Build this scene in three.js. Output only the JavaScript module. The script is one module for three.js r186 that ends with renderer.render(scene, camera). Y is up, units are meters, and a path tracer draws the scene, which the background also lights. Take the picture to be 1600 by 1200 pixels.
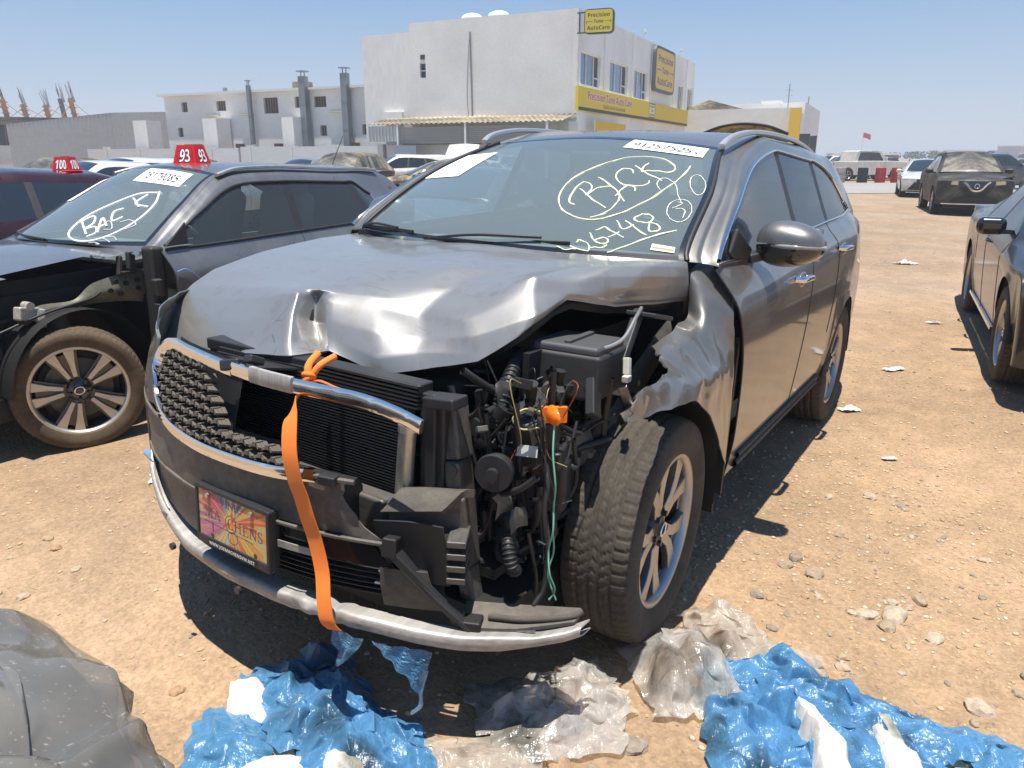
import * as THREE from 'three';
import { mergeGeometries, mergeVertices, toCreasedNormals } from 'three/addons/utils/BufferGeometryUtils.js';
import { RoundedBoxGeometry } from 'three/addons/geometries/RoundedBoxGeometry.js';
import { ImprovedNoise } from 'three/addons/math/ImprovedNoise.js';

// ---------- camera, sky, sun, exposure ----------
const scene = new THREE.Scene();
const camera = new THREE.PerspectiveCamera(54.17, 4 / 3, 0.05, 4000);
camera.position.set(0, 1.487, 0);
camera.rotation.set(-0.293, 0, 0);
scene.add(camera);
const renderer = new THREE.WebGLRenderer({ antialias: true });
renderer.toneMapping = THREE.LinearToneMapping;
renderer.toneMappingExposure = 1.6;
renderer.shadowMap.enabled = true;
{
  const W = 512, H = 256, d = new Float32Array(W * H * 4);
  const stops = [[-90, .28, .26, .235], [-8, .33, .315, .295], [-0.5, .40, .41, .43], [0.8, .395, .42, .455], [3, .355, .41, .485], [6.5, .275, .365, .485], [11, .185, .295, .465], [25, .115, .22, .41], [50, .075, .17, .36], [90, .06, .145, .33]];
  for (let j = 0; j < H; j++) {
    const el = ((j + .5) / H - .5) * 180; let k = 0; while (k < stops.length - 2 && el > stops[k + 1][0]) k++;
    const a = stops[k], b = stops[k + 1], t = Math.min(1, Math.max(0, (el - a[0]) / (b[0] - a[0])));
    for (let i = 0; i < W; i++) { const o = (j * W + i) * 4; for (let c = 0; c < 3; c++) d[o + c] = a[c + 1] + (b[c + 1] - a[c + 1]) * t; d[o + 3] = 1; }
  }
  const t = new THREE.DataTexture(d, W, H, THREE.RGBAFormat, THREE.FloatType);
  t.mapping = THREE.EquirectangularReflectionMapping; t.magFilter = THREE.LinearFilter; t.minFilter = THREE.LinearFilter; t.needsUpdate = true;
  scene.background = t; scene.environment = t;
}
const sun = new THREE.DirectionalLight(new THREE.Color(1.0, .955, .88), 4.8);
sun.position.set(-1.8, 60, 6.2);
sun.target.position.set(0, 0, 0);
sun.castShadow = true; sun.shadow.mapSize.set(4096, 4096);
Object.assign(sun.shadow.camera, { left: -60, right: 60, top: 90, bottom: -20, near: 1, far: 140 });
scene.add(sun, sun.target);

// ---------- helpers ----------
const PI = Math.PI, V = (x, y, z) => new THREE.Vector3(x, y, z);
let seed_ = 1234567;
function srand(s) { seed_ = s >>> 0; }
function rnd() { seed_ = (seed_ + 0x6D2B79F5) >>> 0; let t = seed_; t = Math.imul(t ^ (t >>> 15), t | 1); t ^= t + Math.imul(t ^ (t >>> 7), t | 61); return ((t ^ (t >>> 14)) >>> 0) / 4294967296; }
const rr = (a, b) => a + (b - a) * rnd();
const lerp = (a, b, t) => a + (b - a) * t, clamp = (x, a = 0, b = 1) => Math.min(b, Math.max(a, x));
const sstep = (a, b, x) => { const t = clamp((x - a) / (b - a)); return t * t * (3 - 2 * t); };
const perlin = new ImprovedNoise(), N3 = (x, y, z = 0) => perlin.noise(x, y, z);
const tri = x => Math.abs(((x % 1) + 1) % 1 - .5) * 2;
// periodic value noise
const H2 = (x, y, s) => { let n = Math.imul(x, 374761393) + Math.imul(y, 668265263) + Math.imul(s, 974634713); n = Math.imul(n ^ (n >>> 13), 1274126177); return ((n ^ (n >>> 16)) >>> 0) / 4294967296; };
function pn(u, v, p, s) { const x = u * p, y = v * p, xi = Math.floor(x), yi = Math.floor(y); let fx = x - xi, fy = y - yi; fx = fx * fx * (3 - 2 * fx); fy = fy * fy * (3 - 2 * fy); const m = a => ((a % p) + p) % p; const x0 = m(xi), x1 = m(xi + 1), y0 = m(yi), y1 = m(yi + 1); return lerp(lerp(H2(x0, y0, s), H2(x1, y0, s), fx), lerp(H2(x0, y1, s), H2(x1, y1, s), fx), fy); }
function fbm(u, v, p, s, o = 4) { let a = .5, t = 0, n = 0; for (let i = 0; i < o; i++) { t += a * pn(u, v, p, s + i * 7); n += a; a *= .5; p *= 2; } return t / n; }
function dataTex(n, fn, srgb = true, rep = 1) {
  const d = new Uint8Array(n * n * 4);
  for (let j = 0; j < n; j++) for (let i = 0; i < n; i++) { const c = fn((i + .5) / n, (j + .5) / n), o = (j * n + i) * 4; for (let k = 0; k < 3; k++) d[o + k] = clamp(Array.isArray(c) ? c[k] : c) * 255; d[o + 3] = 255; }
  const t = new THREE.DataTexture(d, n, n, THREE.RGBAFormat); t.wrapS = t.wrapT = THREE.RepeatWrapping; t.magFilter = THREE.LinearFilter; t.minFilter = THREE.LinearMipmapLinearFilter; t.generateMipmaps = true;
  if (srgb) t.colorSpace = THREE.SRGBColorSpace; t.repeat.set(rep, rep); t.needsUpdate = true; return t;
}
function canvasTex(w, h, draw) { const c = document.createElement('canvas'); c.width = w; c.height = h; draw(c.getContext('2d'), w, h); const t = new THREE.CanvasTexture(c); t.colorSpace = THREE.SRGBColorSpace; t.magFilter = THREE.LinearFilter; return t; }
const C = (r, g, b) => new THREE.Color().setRGB(r, g, b);
const mat = (r, g, b, rough = .8, metal = 0, o = {}) => new THREE.MeshStandardMaterial({ color: C(r, g, b), roughness: rough, metalness: metal, side: THREE.DoubleSide, ...o });
const phys = (r, g, b, rough, metal, o = {}) => new THREE.MeshPhysicalMaterial({ color: C(r, g, b), roughness: rough, metalness: metal, side: THREE.DoubleSide, ...o });
function norm(g) { if (g.index) g = g.toNonIndexed(); if (!g.attributes.normal) g.computeVertexNormals(); if (!g.attributes.uv) g.setAttribute('uv', new THREE.BufferAttribute(new Float32Array(g.attributes.position.count * 2), 2)); for (const k of Object.keys(g.attributes)) if (!['position', 'normal', 'uv'].includes(k)) g.deleteAttribute(k); g.morphAttributes = {}; return g; }
const merge = l => l.length === 1 ? l[0] : mergeGeometries(l.map(norm));
const used = new Map();
function numbered(n) { const k = used.get(n) || 0; used.set(n, k + 1); return k ? n + '_' + String(k).padStart(3, '0') : n; }
function part(name, geos, m, parent) { const o = new THREE.Mesh(Array.isArray(geos) ? merge(geos) : geos, m); o.name = name; o.castShadow = o.receiveShadow = true; parent.add(o); return o; }
function thing(name, label, category, x = 0, y = 0, z = 0, turn = 0, group) { const o = new THREE.Group(); o.name = numbered(name); o.position.set(x, y, z); o.rotation.y = turn; o.userData = { label, category }; if (group) o.userData.group = group; scene.add(o); return o; }
function one(name, geos, m, label, category, group) { const o = part(numbered(name), geos, m, scene); o.userData = { label, category }; if (group) o.userData.group = group; return o; }
function struct(name, geos, m) { const o = part(numbered(name), geos, m, scene); o.userData = { kind: 'structure' }; return o; }
function sub(name, parent) { const o = new THREE.Group(); o.name = name; parent.add(o); return o; }
// geometry makers
function box(w, h, d, x = 0, y = 0, z = 0, rx = 0, ry = 0, rz = 0, bev = 0) { const g = bev > 0 ? new RoundedBoxGeometry(w, h, d, 2, Math.min(bev, w * .49, h * .49, d * .49)) : new THREE.BoxGeometry(w, h, d); const m = new THREE.Matrix4().makeRotationFromEuler(new THREE.Euler(rx, ry, rz)); m.setPosition(x, y, z); return g.applyMatrix4(m); }
function between(a, b, w, h, bev = 0) { const A = V(...a), B = V(...b), d = B.clone().sub(A), L = d.length(); const g = bev > 0 ? new RoundedBoxGeometry(w, h, L, 2, Math.min(bev, w * .49, h * .49)) : new THREE.BoxGeometry(w, h, L); const m = new THREE.Matrix4().lookAt(B, A, Math.abs(d.y / L) > .95 ? V(1, 0, 0) : V(0, 1, 0)); m.setPosition(A.add(B).multiplyScalar(.5)); return g.applyMatrix4(m); }
function rod(a, b, r0, r1 = r0, n = 10) { const A = V(...a), B = V(...b), d = B.clone().sub(A), L = d.length(); const g = new THREE.CylinderGeometry(r1, r0, L, n); const q = new THREE.Quaternion().setFromUnitVectors(V(0, 1, 0), d.normalize()); return g.applyMatrix4(new THREE.Matrix4().makeRotationFromQuaternion(q).setPosition(A.add(B).multiplyScalar(.5))); }
function tube(pts, r, seg = 0, rs = 6, closed = false) { const c = new THREE.CatmullRomCurve3(pts.map(p => p.isVector3 ? p : V(...p)), closed, 'centripetal'); return new THREE.TubeGeometry(c, seg || pts.length * 6, r, rs, closed); }
function cyl(r0, r1, h, x, y, z, rx = 0, ry = 0, rz = 0, n = 24, open = false) { const g = new THREE.CylinderGeometry(r0, r1, h, n, 1, open); return g.applyMatrix4(new THREE.Matrix4().makeRotationFromEuler(new THREE.Euler(rx, ry, rz)).setPosition(x, y, z)); }
function crp(a, b, c, d, t, k = 1) { const t2 = t * t, t3 = t2 * t; const cr = .5 * ((2 * b) + (-a + c) * t + (2 * a - 5 * b + 4 * c - d) * t2 + (-a + 3 * b - 3 * c + d) * t3); return k === 1 ? cr : lerp(lerp(b, c, t), cr, k); }
function densify(P, sub, k = 1) { // rows of points -> denser along the list
  const n = P.length, out = []; for (let i = 0; i < n - 1; i++) for (let s = 0; s < sub; s++) { const t = s / sub, a = P[Math.max(0, i - 1)], b = P[i], c = P[i + 1], d = P[Math.min(n - 1, i + 2)]; out.push(b.map((_, q) => crp(a[q], b[q], c[q], d[q], t, k))); } out.push(P[n - 1].slice()); return out;
}
function loft(ctrl, su, sv, k = 1) { const rows = ctrl.map(r => densify(r, su, k)); const cols = rows[0].length, out = []; const T = []; for (let j = 0; j < cols; j++) T.push(densify(rows.map(r => r[j]), sv, k)); for (let i = 0; i < T[0].length; i++) out.push(T.map(c => c[i])); return out; }
function gridGeo(G, uvf, skip) { // G[i][j]=[x,y,z]
  const n = G.length, m = G[0].length, pos = new Float32Array(n * m * 3), uv = new Float32Array(n * m * 2), idx = [];
  for (let i = 0; i < n; i++) for (let j = 0; j < m; j++) { const o = i * m + j, p = G[i][j]; pos.set(p, o * 3); const q = uvf ? uvf(p, i, j, n, m) : [j / (m - 1), i / (n - 1)]; uv.set(q, o * 2); }
  for (let i = 0; i < n - 1; i++) for (let j = 0; j < m - 1; j++) { if (skip && skip(i, j)) continue; const a = i * m + j, b = a + 1, c = a + m, d = c + 1; idx.push(a, b, d, a, d, c); }
  const g = new THREE.BufferGeometry(); g.setAttribute('position', new THREE.BufferAttribute(pos, 3)); g.setAttribute('uv', new THREE.BufferAttribute(uv, 2)); g.setIndex(idx); g.computeVertexNormals(); return g;
}
function gridNormals(G) { const n = G.length, m = G[0].length, N = []; for (let i = 0; i < n; i++) { N.push([]); for (let j = 0; j < m; j++) { const a = G[Math.max(0, i - 1)][j], b = G[Math.min(n - 1, i + 1)][j], c = G[i][Math.max(0, j - 1)], d = G[i][Math.min(m - 1, j + 1)]; N[i].push(V(b[0] - a[0], b[1] - a[1], b[2] - a[2]).cross(V(d[0] - c[0], d[1] - c[1], d[2] - c[2])).normalize()); } } return N; }
function sheet(G, t, uvf) { // a panel with thickness t (second skin + rim)
  const N = gridNormals(G), B = G.map((r, i) => r.map((p, j) => [p[0] - N[i][j].x * t, p[1] - N[i][j].y * t, p[2] - N[i][j].z * t]));
  const n = G.length, m = G[0].length, rim = [], rimB = [];
  const loop = []; for (let j = 0; j < m; j++) loop.push([0, j]); for (let i = 1; i < n; i++) loop.push([i, m - 1]); for (let j = m - 2; j >= 0; j--) loop.push([n - 1, j]); for (let i = n - 2; i >= 0; i--) loop.push([i, 0]);
  for (const [i, j] of loop) { rim.push(G[i][j]); rimB.push(B[i][j]); }
  return merge([gridGeo(G, uvf), gridGeo(B, uvf), gridGeo([rim, rimB], uvf)]);
}
const uvXY = p => [p[0], p[1] + Math.abs(p[2])];
// ---------- materials ----------
const texDust = dataTex(512, (u, v) => { const a = fbm(u, v, 8, 3, 6), b = fbm(u, v, 64, 9, 3), c = pn(u, v, 230, 5); const k = clamp(.90 + .16 * (a - .5) + .07 * (b - .5) - (c > .985 ? .05 : 0)); return [k, k * .985, k * .96]; });
const texRough = dataTex(512, (u, v) => { const a = fbm(u, v, 6, 31, 6), b = fbm(u, v, 48, 39, 3); const k = clamp(.78 + .7 * (a - .5) + .25 * (b - .5), .45, 1); return [0, k, 0]; }, false);
const texGrime = dataTex(512, (u, v) => { const a = fbm(u, v, 5, 13, 6), b = fbm(u, v, 40, 19, 4); const k = clamp(.70 + 1.0 * (a - .5) + .5 * (b - .5), .25, 1); return [k, k * .95, k * .88]; });
const texSoft = dataTex(512, (u, v) => { const a = fbm(u, v, 6, 71, 6), b = fbm(u, v, 60, 79, 4), s = pn(u, v, 200, 83); const k = clamp(.86 + .28 * (a - .5) + .22 * (b - .5) + (s > .96 ? .12 : 0)); return [k, k * .975, k * .94]; });
const texPlastic = dataTex(256, (u, v) => { const b = fbm(u, v, 64, 29, 3); return [b, b, b]; }, false);
const texWall = dataTex(1024, (u, v) => { const a = fbm(u, v, 3, 41, 6), s = fbm(u, v, 9, 45, 4), f = fbm(u, v, 128, 47, 2); const k = clamp(.965 + .07 * (a - .5) + .04 * (s - .5) + .05 * (f - .5)); return [k, k * .993, k * .975]; });
const rep = (t, a, b = a) => { const c = t.clone(); c.repeat.set(a, b); c.needsUpdate = true; return c; };
const paint = (r, g, b, metal = .55, rough = .38, o = {}) => phys(r, g, b, rough, metal, { clearcoat: 1, clearcoatRoughness: .06, map: rep(texDust, .8), roughnessMap: rep(texRough, .9), ...o });
const M = {
  suv: phys(.235, .231, .227, .40, .60, { clearcoat: .8, clearcoatRoughness: .07, map: rep(texDust, .8) }),
  suvIn: mat(.05, .047, .045, .6, .2),
  chrome: mat(.78, .78, .78, .12, 1, { roughnessMap: rep(texRough, 2) }),
  satin: mat(.50, .50, .495, .5, .25, { map: rep(texSoft, 1.2) }),
  alu: mat(.66, .66, .66, .42, .9, { map: rep(texDust, 3) }),
  steel: mat(.17, .165, .155, .55, .5, { map: rep(texSoft, 1) }),
  black: mat(.016, .016, .016, .6, 0, { map: rep(texSoft, 1) }),
  trim: mat(.022, .022, .023, .5, 0, { bumpMap: texPlastic, bumpScale: .0003 }),
  dusty: mat(.12, .11, .096, .8, 0, { map: rep(texSoft, 1), bumpMap: rep(texPlastic, 3), bumpScale: .0006 }),
  gloss: phys(.012, .012, .013, .2, 0, { clearcoat: 1, clearcoatRoughness: .05 }),
  rubber: mat(.038, .036, .034, .82, 0, { map: rep(texGrime, 2) }),
  rubberDust: mat(.085, .075, .062, .92, 0, { map: rep(texSoft, 1.5) }),
  rubberSand: mat(.125, .09, .058, .95, 0, { map: rep(texSoft, 1.5) }),
  rim: mat(.46, .45, .435, .36, .95),
  rimDark: mat(.06, .06, .062, .4, .5),
  glass: phys(.52, .63, .64, .0, 0, { transmission: .80, thickness: 0, ior: 1.5 }),
  glassTint: phys(.16, .19, .19, .0, 0, { transmission: .98, thickness: 0, ior: 1.5 }),
  glassPale: phys(.74, .82, .80, .0, 0, { transmission: .96, thickness: 0, ior: 1.5 }),
  glassDark: phys(.018, .022, .024, .04, 0, { clearcoat: 1, clearcoatRoughness: .02 }),
  glassDust: phys(.30, .31, .28, .4, 0, { map: rep(texGrime, 1) }),
  seat: mat(.085, .08, .074, .75), dash: mat(.24, .235, .22, .85), cabin: mat(.20, .19, .175, .9),
  lens: phys(.85, .87, .88, .08, 0, { transmission: .75, thickness: 0 }),
  amber: phys(1, .28, .02, .15, 0, { transmission: .35, thickness: 0, emissive: 0x000000 }),
  red: phys(.45, .015, .015, .15, 0, { clearcoat: 1 }),
  strap: mat(1, .25, .035, .7, 0, { bumpMap: dataTex(128, (u, v) => { const k = .5 + .5 * Math.sin(v * 2 * PI * 32) * Math.sin(u * 2 * PI * 16); return k; }, false), bumpScale: .0012 }),
  paper: mat(.88, .88, .87, .7),
};
M.rubberDust.side = M.rubberSand.side = THREE.DoubleSide;
// ---------- wheels (axis z, outer face +z) ----------
const geoCache = new Map();
const cached = (k, f) => { if (!geoCache.has(k)) geoCache.set(k, f()); return geoCache.get(k); };
function tyreGeo(R, rr0, w, tread) {
  return cached(`tyre${R},${rr0},${w},${tread}`, () => {
    const prof = []; const S = R - rr0;
    prof.push([-.36 * w, rr0 - .012], [-.42 * w, rr0 + .004], [-.455 * w, rr0 + .16 * S], [-.49 * w, rr0 + .38 * S], [-.5 * w, rr0 + .55 * S], [-.485 * w, rr0 + .74 * S], [-.455 * w, R - .016]);
    const nt = tread ? 44 : 12; for (let i = 0; i <= nt; i++) { const s = lerp(-.425, .425, i / nt); prof.push([s * w, R - .010 * Math.pow(Math.abs(s) / .425, 4), 1, s / .425]); }
    for (let i = 6; i >= 0; i--) prof.push([-prof[i][0], prof[i][1]]);
    const NT = tread ? 68 * 6 : 48, G = [];
    for (let t = 0; t <= NT; t++) {
      const th = t / NT * 2 * PI, row = [];
      for (const p of prof) {
        let r = p[1];
        if (tread && p[2]) {
          const s = p[3]; let d = 0; for (const g of [-.52, -.17, .17, .52]) if (Math.abs(s - g) < .05) d = .008;
          const ph = ((t % NT) / 6) , fr = (q) => ((q % 1) + 1) % 1;
          if (Math.abs(s) > .56) { if (fr(ph + .35 * Math.abs(s)) < .18) d = Math.max(d, .005); }
          else if (Math.abs(s) > .21) { if (fr(ph + 2.1 * s) < .17) d = Math.max(d, .004); }
          else if (fr(ph - 3.0 * Math.abs(s)) < .17) d = Math.max(d, .003);
          r -= d;
        }
        row.push([Math.cos(th) * r, Math.sin(th) * r, p[0]]);
      }
      G.push(row);
    }
    return gridGeo(G, (p, i, j, n, m) => [i / n * 2.3, j / m * .6]);
  });
}
const latheZ = (pts, n = 56) => new THREE.LatheGeometry(pts.map(p => new THREE.Vector2(p[0], p[1])), n).rotateX(PI / 2);
function shapeGeo(poly, depth, bev, z0) { const s = new THREE.Shape(poly.map(p => new THREE.Vector2(p[0], p[1]))); return new THREE.ExtrudeGeometry(s, { depth, bevelEnabled: true, bevelThickness: bev, bevelSize: bev, bevelSegments: 2, steps: 1 }).translate(0, 0, z0); }
const pol = (r, a) => [r * Math.cos(a), r * Math.sin(a)];
function rimGeos(style, r, w) {
  return cached(`rim${style},${r},${w}`, () => {
    const f = w * .40; // outer face plane
    const lip = latheZ([[r - .016, f - .03], [r - .014, f - .012], [r - .008, f + .004], [r + .006, f + .006], [r + .010, f - .004], [r + .002, f - .02], [r - .012, f - .07]]);
    const barrel = latheZ([[r - .012, f - .04], [r - .03, f - .08], [r - .035, -w * .42], [r + .004, -w * .46]]);
    const back = latheZ([[.02, -w * .05], [r - .04, -w * .05]]);
    const disc = latheZ([[.03, .005], [r * .70, .005], [r * .70, -.015]]);
    const sp = [], dk = [];
    const tilt = (g) => { const p = g.attributes.position; for (let i = 0; i < p.count; i++) { const q = Math.hypot(p.getX(i), p.getY(i)) / r; p.setZ(i, p.getZ(i) - .018 * (1 - q) * (1 - q) - .006); } g.computeVertexNormals(); return g; };
    for (let k = 0; k < 5; k++) {
      const a = k * 2 * PI / 5 + PI / 2;
      if (style === 'y') { // broad spokes that fork towards the rim
        for (const s of [-1, 1]) {
          const P = [pol(.045, a - .55 * s), pol(.045, a + .12 * s), pol(r * .42, a + .02 * s), pol(r * .62, a + .07 * s), pol(r - .012, a + .20 * s), pol(r - .012, a + .44 * s), pol(r * .72, a + .33 * s), pol(r * .5, a + .27 * s), pol(r * .30, a + .40 * s)];
          if (s < 0) P.reverse(); sp.push(tilt(shapeGeo(P, .020, .004, f - .030)));
        }
      } else if (style === 'twin') {
        for (const s of [-1, 1]) { const c = a + s * .20; const P = [pol(r * .33, c - .10), pol(r * .62, c - .075), pol(r - .014, c - .105), pol(r - .014, c + .105), pol(r * .62, c + .075), pol(r * .33, c + .10)]; sp.push(tilt(shapeGeo(P, .012, .003, f - .022))); }
        const D = [pol(.05, a - .6), pol(r * .35, a - .42), pol(r - .02, a - .36), pol(r - .02, a + .36), pol(r * .35, a + .42), pol(.05, a + .6)]; dk.push(tilt(shapeGeo(D, .012, .003, f - .040)));
      } else { const P = [pol(.05, a - .5), pol(r * .5, a - .17), pol(r - .012, a - .20), pol(r - .012, a + .20), pol(r * .5, a + .17), pol(.05, a + .5)]; sp.push(tilt(shapeGeo(P, .018, .004, f - .030))); }
    }
    const hub = latheZ([[0, f - .012], [.028, f - .013], [.034, f - .02], [.060, f - .028], [.066, f - .05]], 32);
    const nuts = []; for (let k = 0; k < 5; k++) { const a = k * 2 * PI / 5 + .6; nuts.push(cyl(.010, .010, .02, .052 * Math.cos(a), .052 * Math.sin(a), f - .022, PI / 2, 0, 0, 6)); }
    const badge = new THREE.TorusGeometry(.019, .0035, 8, 24).scale(1.25, 1, 1).translate(0, 0, f - .010);
    return { lip, barrel: merge([barrel, back]), disc, sp: merge(sp), dk: dk.length ? merge(dk) : null, hub, nuts: merge(nuts), badge };
  });
}
// kind: {R, r, w, style, tread, tyre, face, pocket}
function addWheel(parent, x, y, z, k, steer = 0, left = true, camber = 0) {
  const g = sub('wheel', parent); g.position.set(x, y, z); g.rotation.order = 'YXZ'; g.rotation.y = (left ? PI : 0) + steer; g.rotation.x = camber; g.rotation.z = k.spin || 0;
  const G = rimGeos(k.style, k.r, k.w);
  part('tyre', tyreGeo(k.R, k.r, k.w, k.tread), k.tyre || M.rubber, g);
  part('rim', G.lip, k.face || M.rim, g); part('rim_barrel', G.barrel, M.black, g);
  part('spokes', G.sp, k.face || M.rim, g); if (G.dk) part('spoke_backing', G.dk, M.gloss, g);
  if (k.tread) { part('brake_disc', G.disc, M.steel, g); { const ng = cached('nut' + k.w, () => cyl(.010, .010, .02, 0, 0, k.w * .40 - .022, PI / 2, 0, 0, 6)); for (let q = 0; q < 5; q++) { const n = part('wheel_nut', ng, M.rimDark, g), a = q * 2 * PI / 5 + .6; n.position.set(.052 * Math.cos(a), .052 * Math.sin(a), 0); } } part('badge', G.badge, M.chrome, g); }
  part('hub_cap', G.hub, k.hub || M.rimDark, g);
  return g;
}
// ---------- generic car shell ----------
// local frame: x forward (front axle at 0), y up, z to the car's right
function stdCols(P) {
  const { fo, wb, ro, W, H, wr } = P, cols = [], wR = P.wheelR, yb = P.yb ?? .22, ym = 2 * wR + .085;
  const xf = z => fo - P.nk * Math.pow(Math.abs(z) / W, P.ne);
  const nY = P.noseY, rake = y => (P.rake ?? .10) * Math.max(0, (y - .5)) + (y < .35 ? (.35 - y) * .35 : 0);
  const f4 = [1, .93, .5, 0];
  for (const s of [0, .35, .65, .85, .97]) {
    const z = s * W * .985, ys = [yb, .38, .55, nY - .14, nY - .05, nY - .015];
    const c = ys.map(y => [xf(z) - rake(y), y, z]);
    for (let q = 0; q < 4; q++) { const zz = z * f4[q]; c.push([xf(zz) - rake(nY) - .03 - .13 * s - .02 * q * s, nY + .008 * q + .03 * s, zz]); }
    cols.push(c);
  }
  const fx = fo - P.nk, fT = x => lerp(nY + .03, P.belt0 - .01, clamp((fx - x) / (fx - P.xCC))), hY = x => lerp(nY + .05, P.cowlY + .01, Math.pow(clamp((fx + .05 - x) / (fx + .05 - P.xCowl)), .8));
  for (const x of P.archX || [.44, .22, 0, -.22, -.44]) {
    const w = W * (1 - .035 * sstep(-.1, .8, x)); const t = fT(x), h = hY(x);
    cols.push([[x, yb, .95 * w], [x, yb + .17, .975 * w], [x, ym, w], [x, lerp(ym, t, .5), .99 * w], [x, t - .03, .955 * w], [x, t - .008, .92 * w], [x, t + .005, .88 * w], [x, t + .012, .83 * w], [x + .02, lerp(t, h, .8), .42 * w], [x + .03, h, 0]]);
  }
  const B = x => lerp(P.belt0, P.belt1, clamp((P.xCC - x) / (P.xCC - P.xD))), sh = P.sh ?? .11, bz = P.bz ?? .93, D = P.xDoor;
  const low = (x, x2 = x) => [[x2, yb, .95 * W], [x2, yb + .17, .975 * W], [lerp(x2, x, .5), ym, W], [x, B(x) - sh, .99 * W]];
  const A0 = [[P.xCC, P.belt0 + .01, .905 * W], [P.xCC, P.cowlY, .845 * W], [P.xCC + .03, P.cowlY + .004, .795 * W], [lerp(P.xCC, P.xCowl, .75), P.cowlY + .008, .42 * W], [P.xCowl, P.cowlY + .01, 0]];
  const hd = P.headDrop ?? .15;
  const A1 = [[P.xRF - .03, H - hd, wr + .10], [P.xRF - .02, H - .085, wr + .01], [P.xRF, H - .07, wr - .03], [P.xRF + .035, H - .035, wr * .5], [P.xRF + .05, H - .022, 0]];
  const mid = (t, bow) => A0.map((p, i) => p.map((v, q) => lerp(v, A1[i][q], t) + (q === 1 ? bow : 0)));
  cols.push([...low(P.xCC - .02, D), [P.xCC, P.belt0, bz * W], ...A0]);
  const xa = P.xCC - .30; cols.push([...low(xa, D - .25), [xa, B(xa), bz * W], ...mid(.5, .018)]);
  const xb = Math.min(xa - .2, lerp(xa, P.xB, .5)); cols.push([...low(xb, D - .5), [xb, B(xb), bz * W], ...A1]);
  const top = (x, dx, d) => [[x + dx, H - hd + .02 - d, wr + .095], [x + dx, H - .06 - d, wr + .02], [x + dx, H - .032 - d, wr - .06], [x + dx, H - .006 - d, wr * .5], [x + dx, H - d, 0]];
  for (const s of [1, -1]) { const x = P.xB + s * .035; cols.push([...low(x), [x, B(x), bz * W], ...top(x, P.dB ?? -.06, 0)]); }
  for (const s of [1, -1]) { const x = P.xC + s * .035; cols.push([...low(x), [x, B(x), bz * W], ...top(x, P.dC ?? 0.05, P.dropC ?? .02)]); }
  { const x = P.xD; cols.push([...low(x), [x, B(x), bz * W * .985], [P.xDt ?? x + .1, H - hd - (P.dropD ?? .10), wr + .09], [P.xRR, H - .10 - (P.dropR ?? .03), wr + .01], [P.xRR, H - .075 - (P.dropR ?? .03), wr - .05], [P.xRR - .02, H - .05 - (P.dropR ?? .03), wr * .5], [P.xRR - .03, H - .04 - (P.dropR ?? .03), 0]]); }
  { const x = P.xT, t = P.tailY; cols.push([...low(Math.max(x, -wb - ro + .35)), [x + .02, Math.max(B(x) - .01, t - .08), .90 * W], [x, t + .0, .87 * W], [x, t + .02, .82 * W], [x - .01, t + .03, .77 * W], [x - .05, t + .045, .4 * W], [x - .06, t + .05, 0]]); }
  const xr = -(wb + ro);
  for (const s of [.97, .82, .5, 0]) { const z = s * W * .97, ff = zz => xr + P.rk * Math.pow(Math.abs(zz) / W, 3), t = P.tailY2 ?? P.tailY - .03; const c = [[yb + .06, .05], [.45, .0], [.68, .0], [lerp(.68, t, .6), .01], [t - .07, .03], [t - .03, .045]].map(([y, d]) => [ff(z) + d, y, z]); for (let q = 0; q < 4; q++) c.push([ff(z * f4[q]) + .055 + (P.lip ?? 0), t + .004 * q, z * f4[q]]); cols.push(c); }
  return cols;
}
const ROWS = 19;
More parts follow.
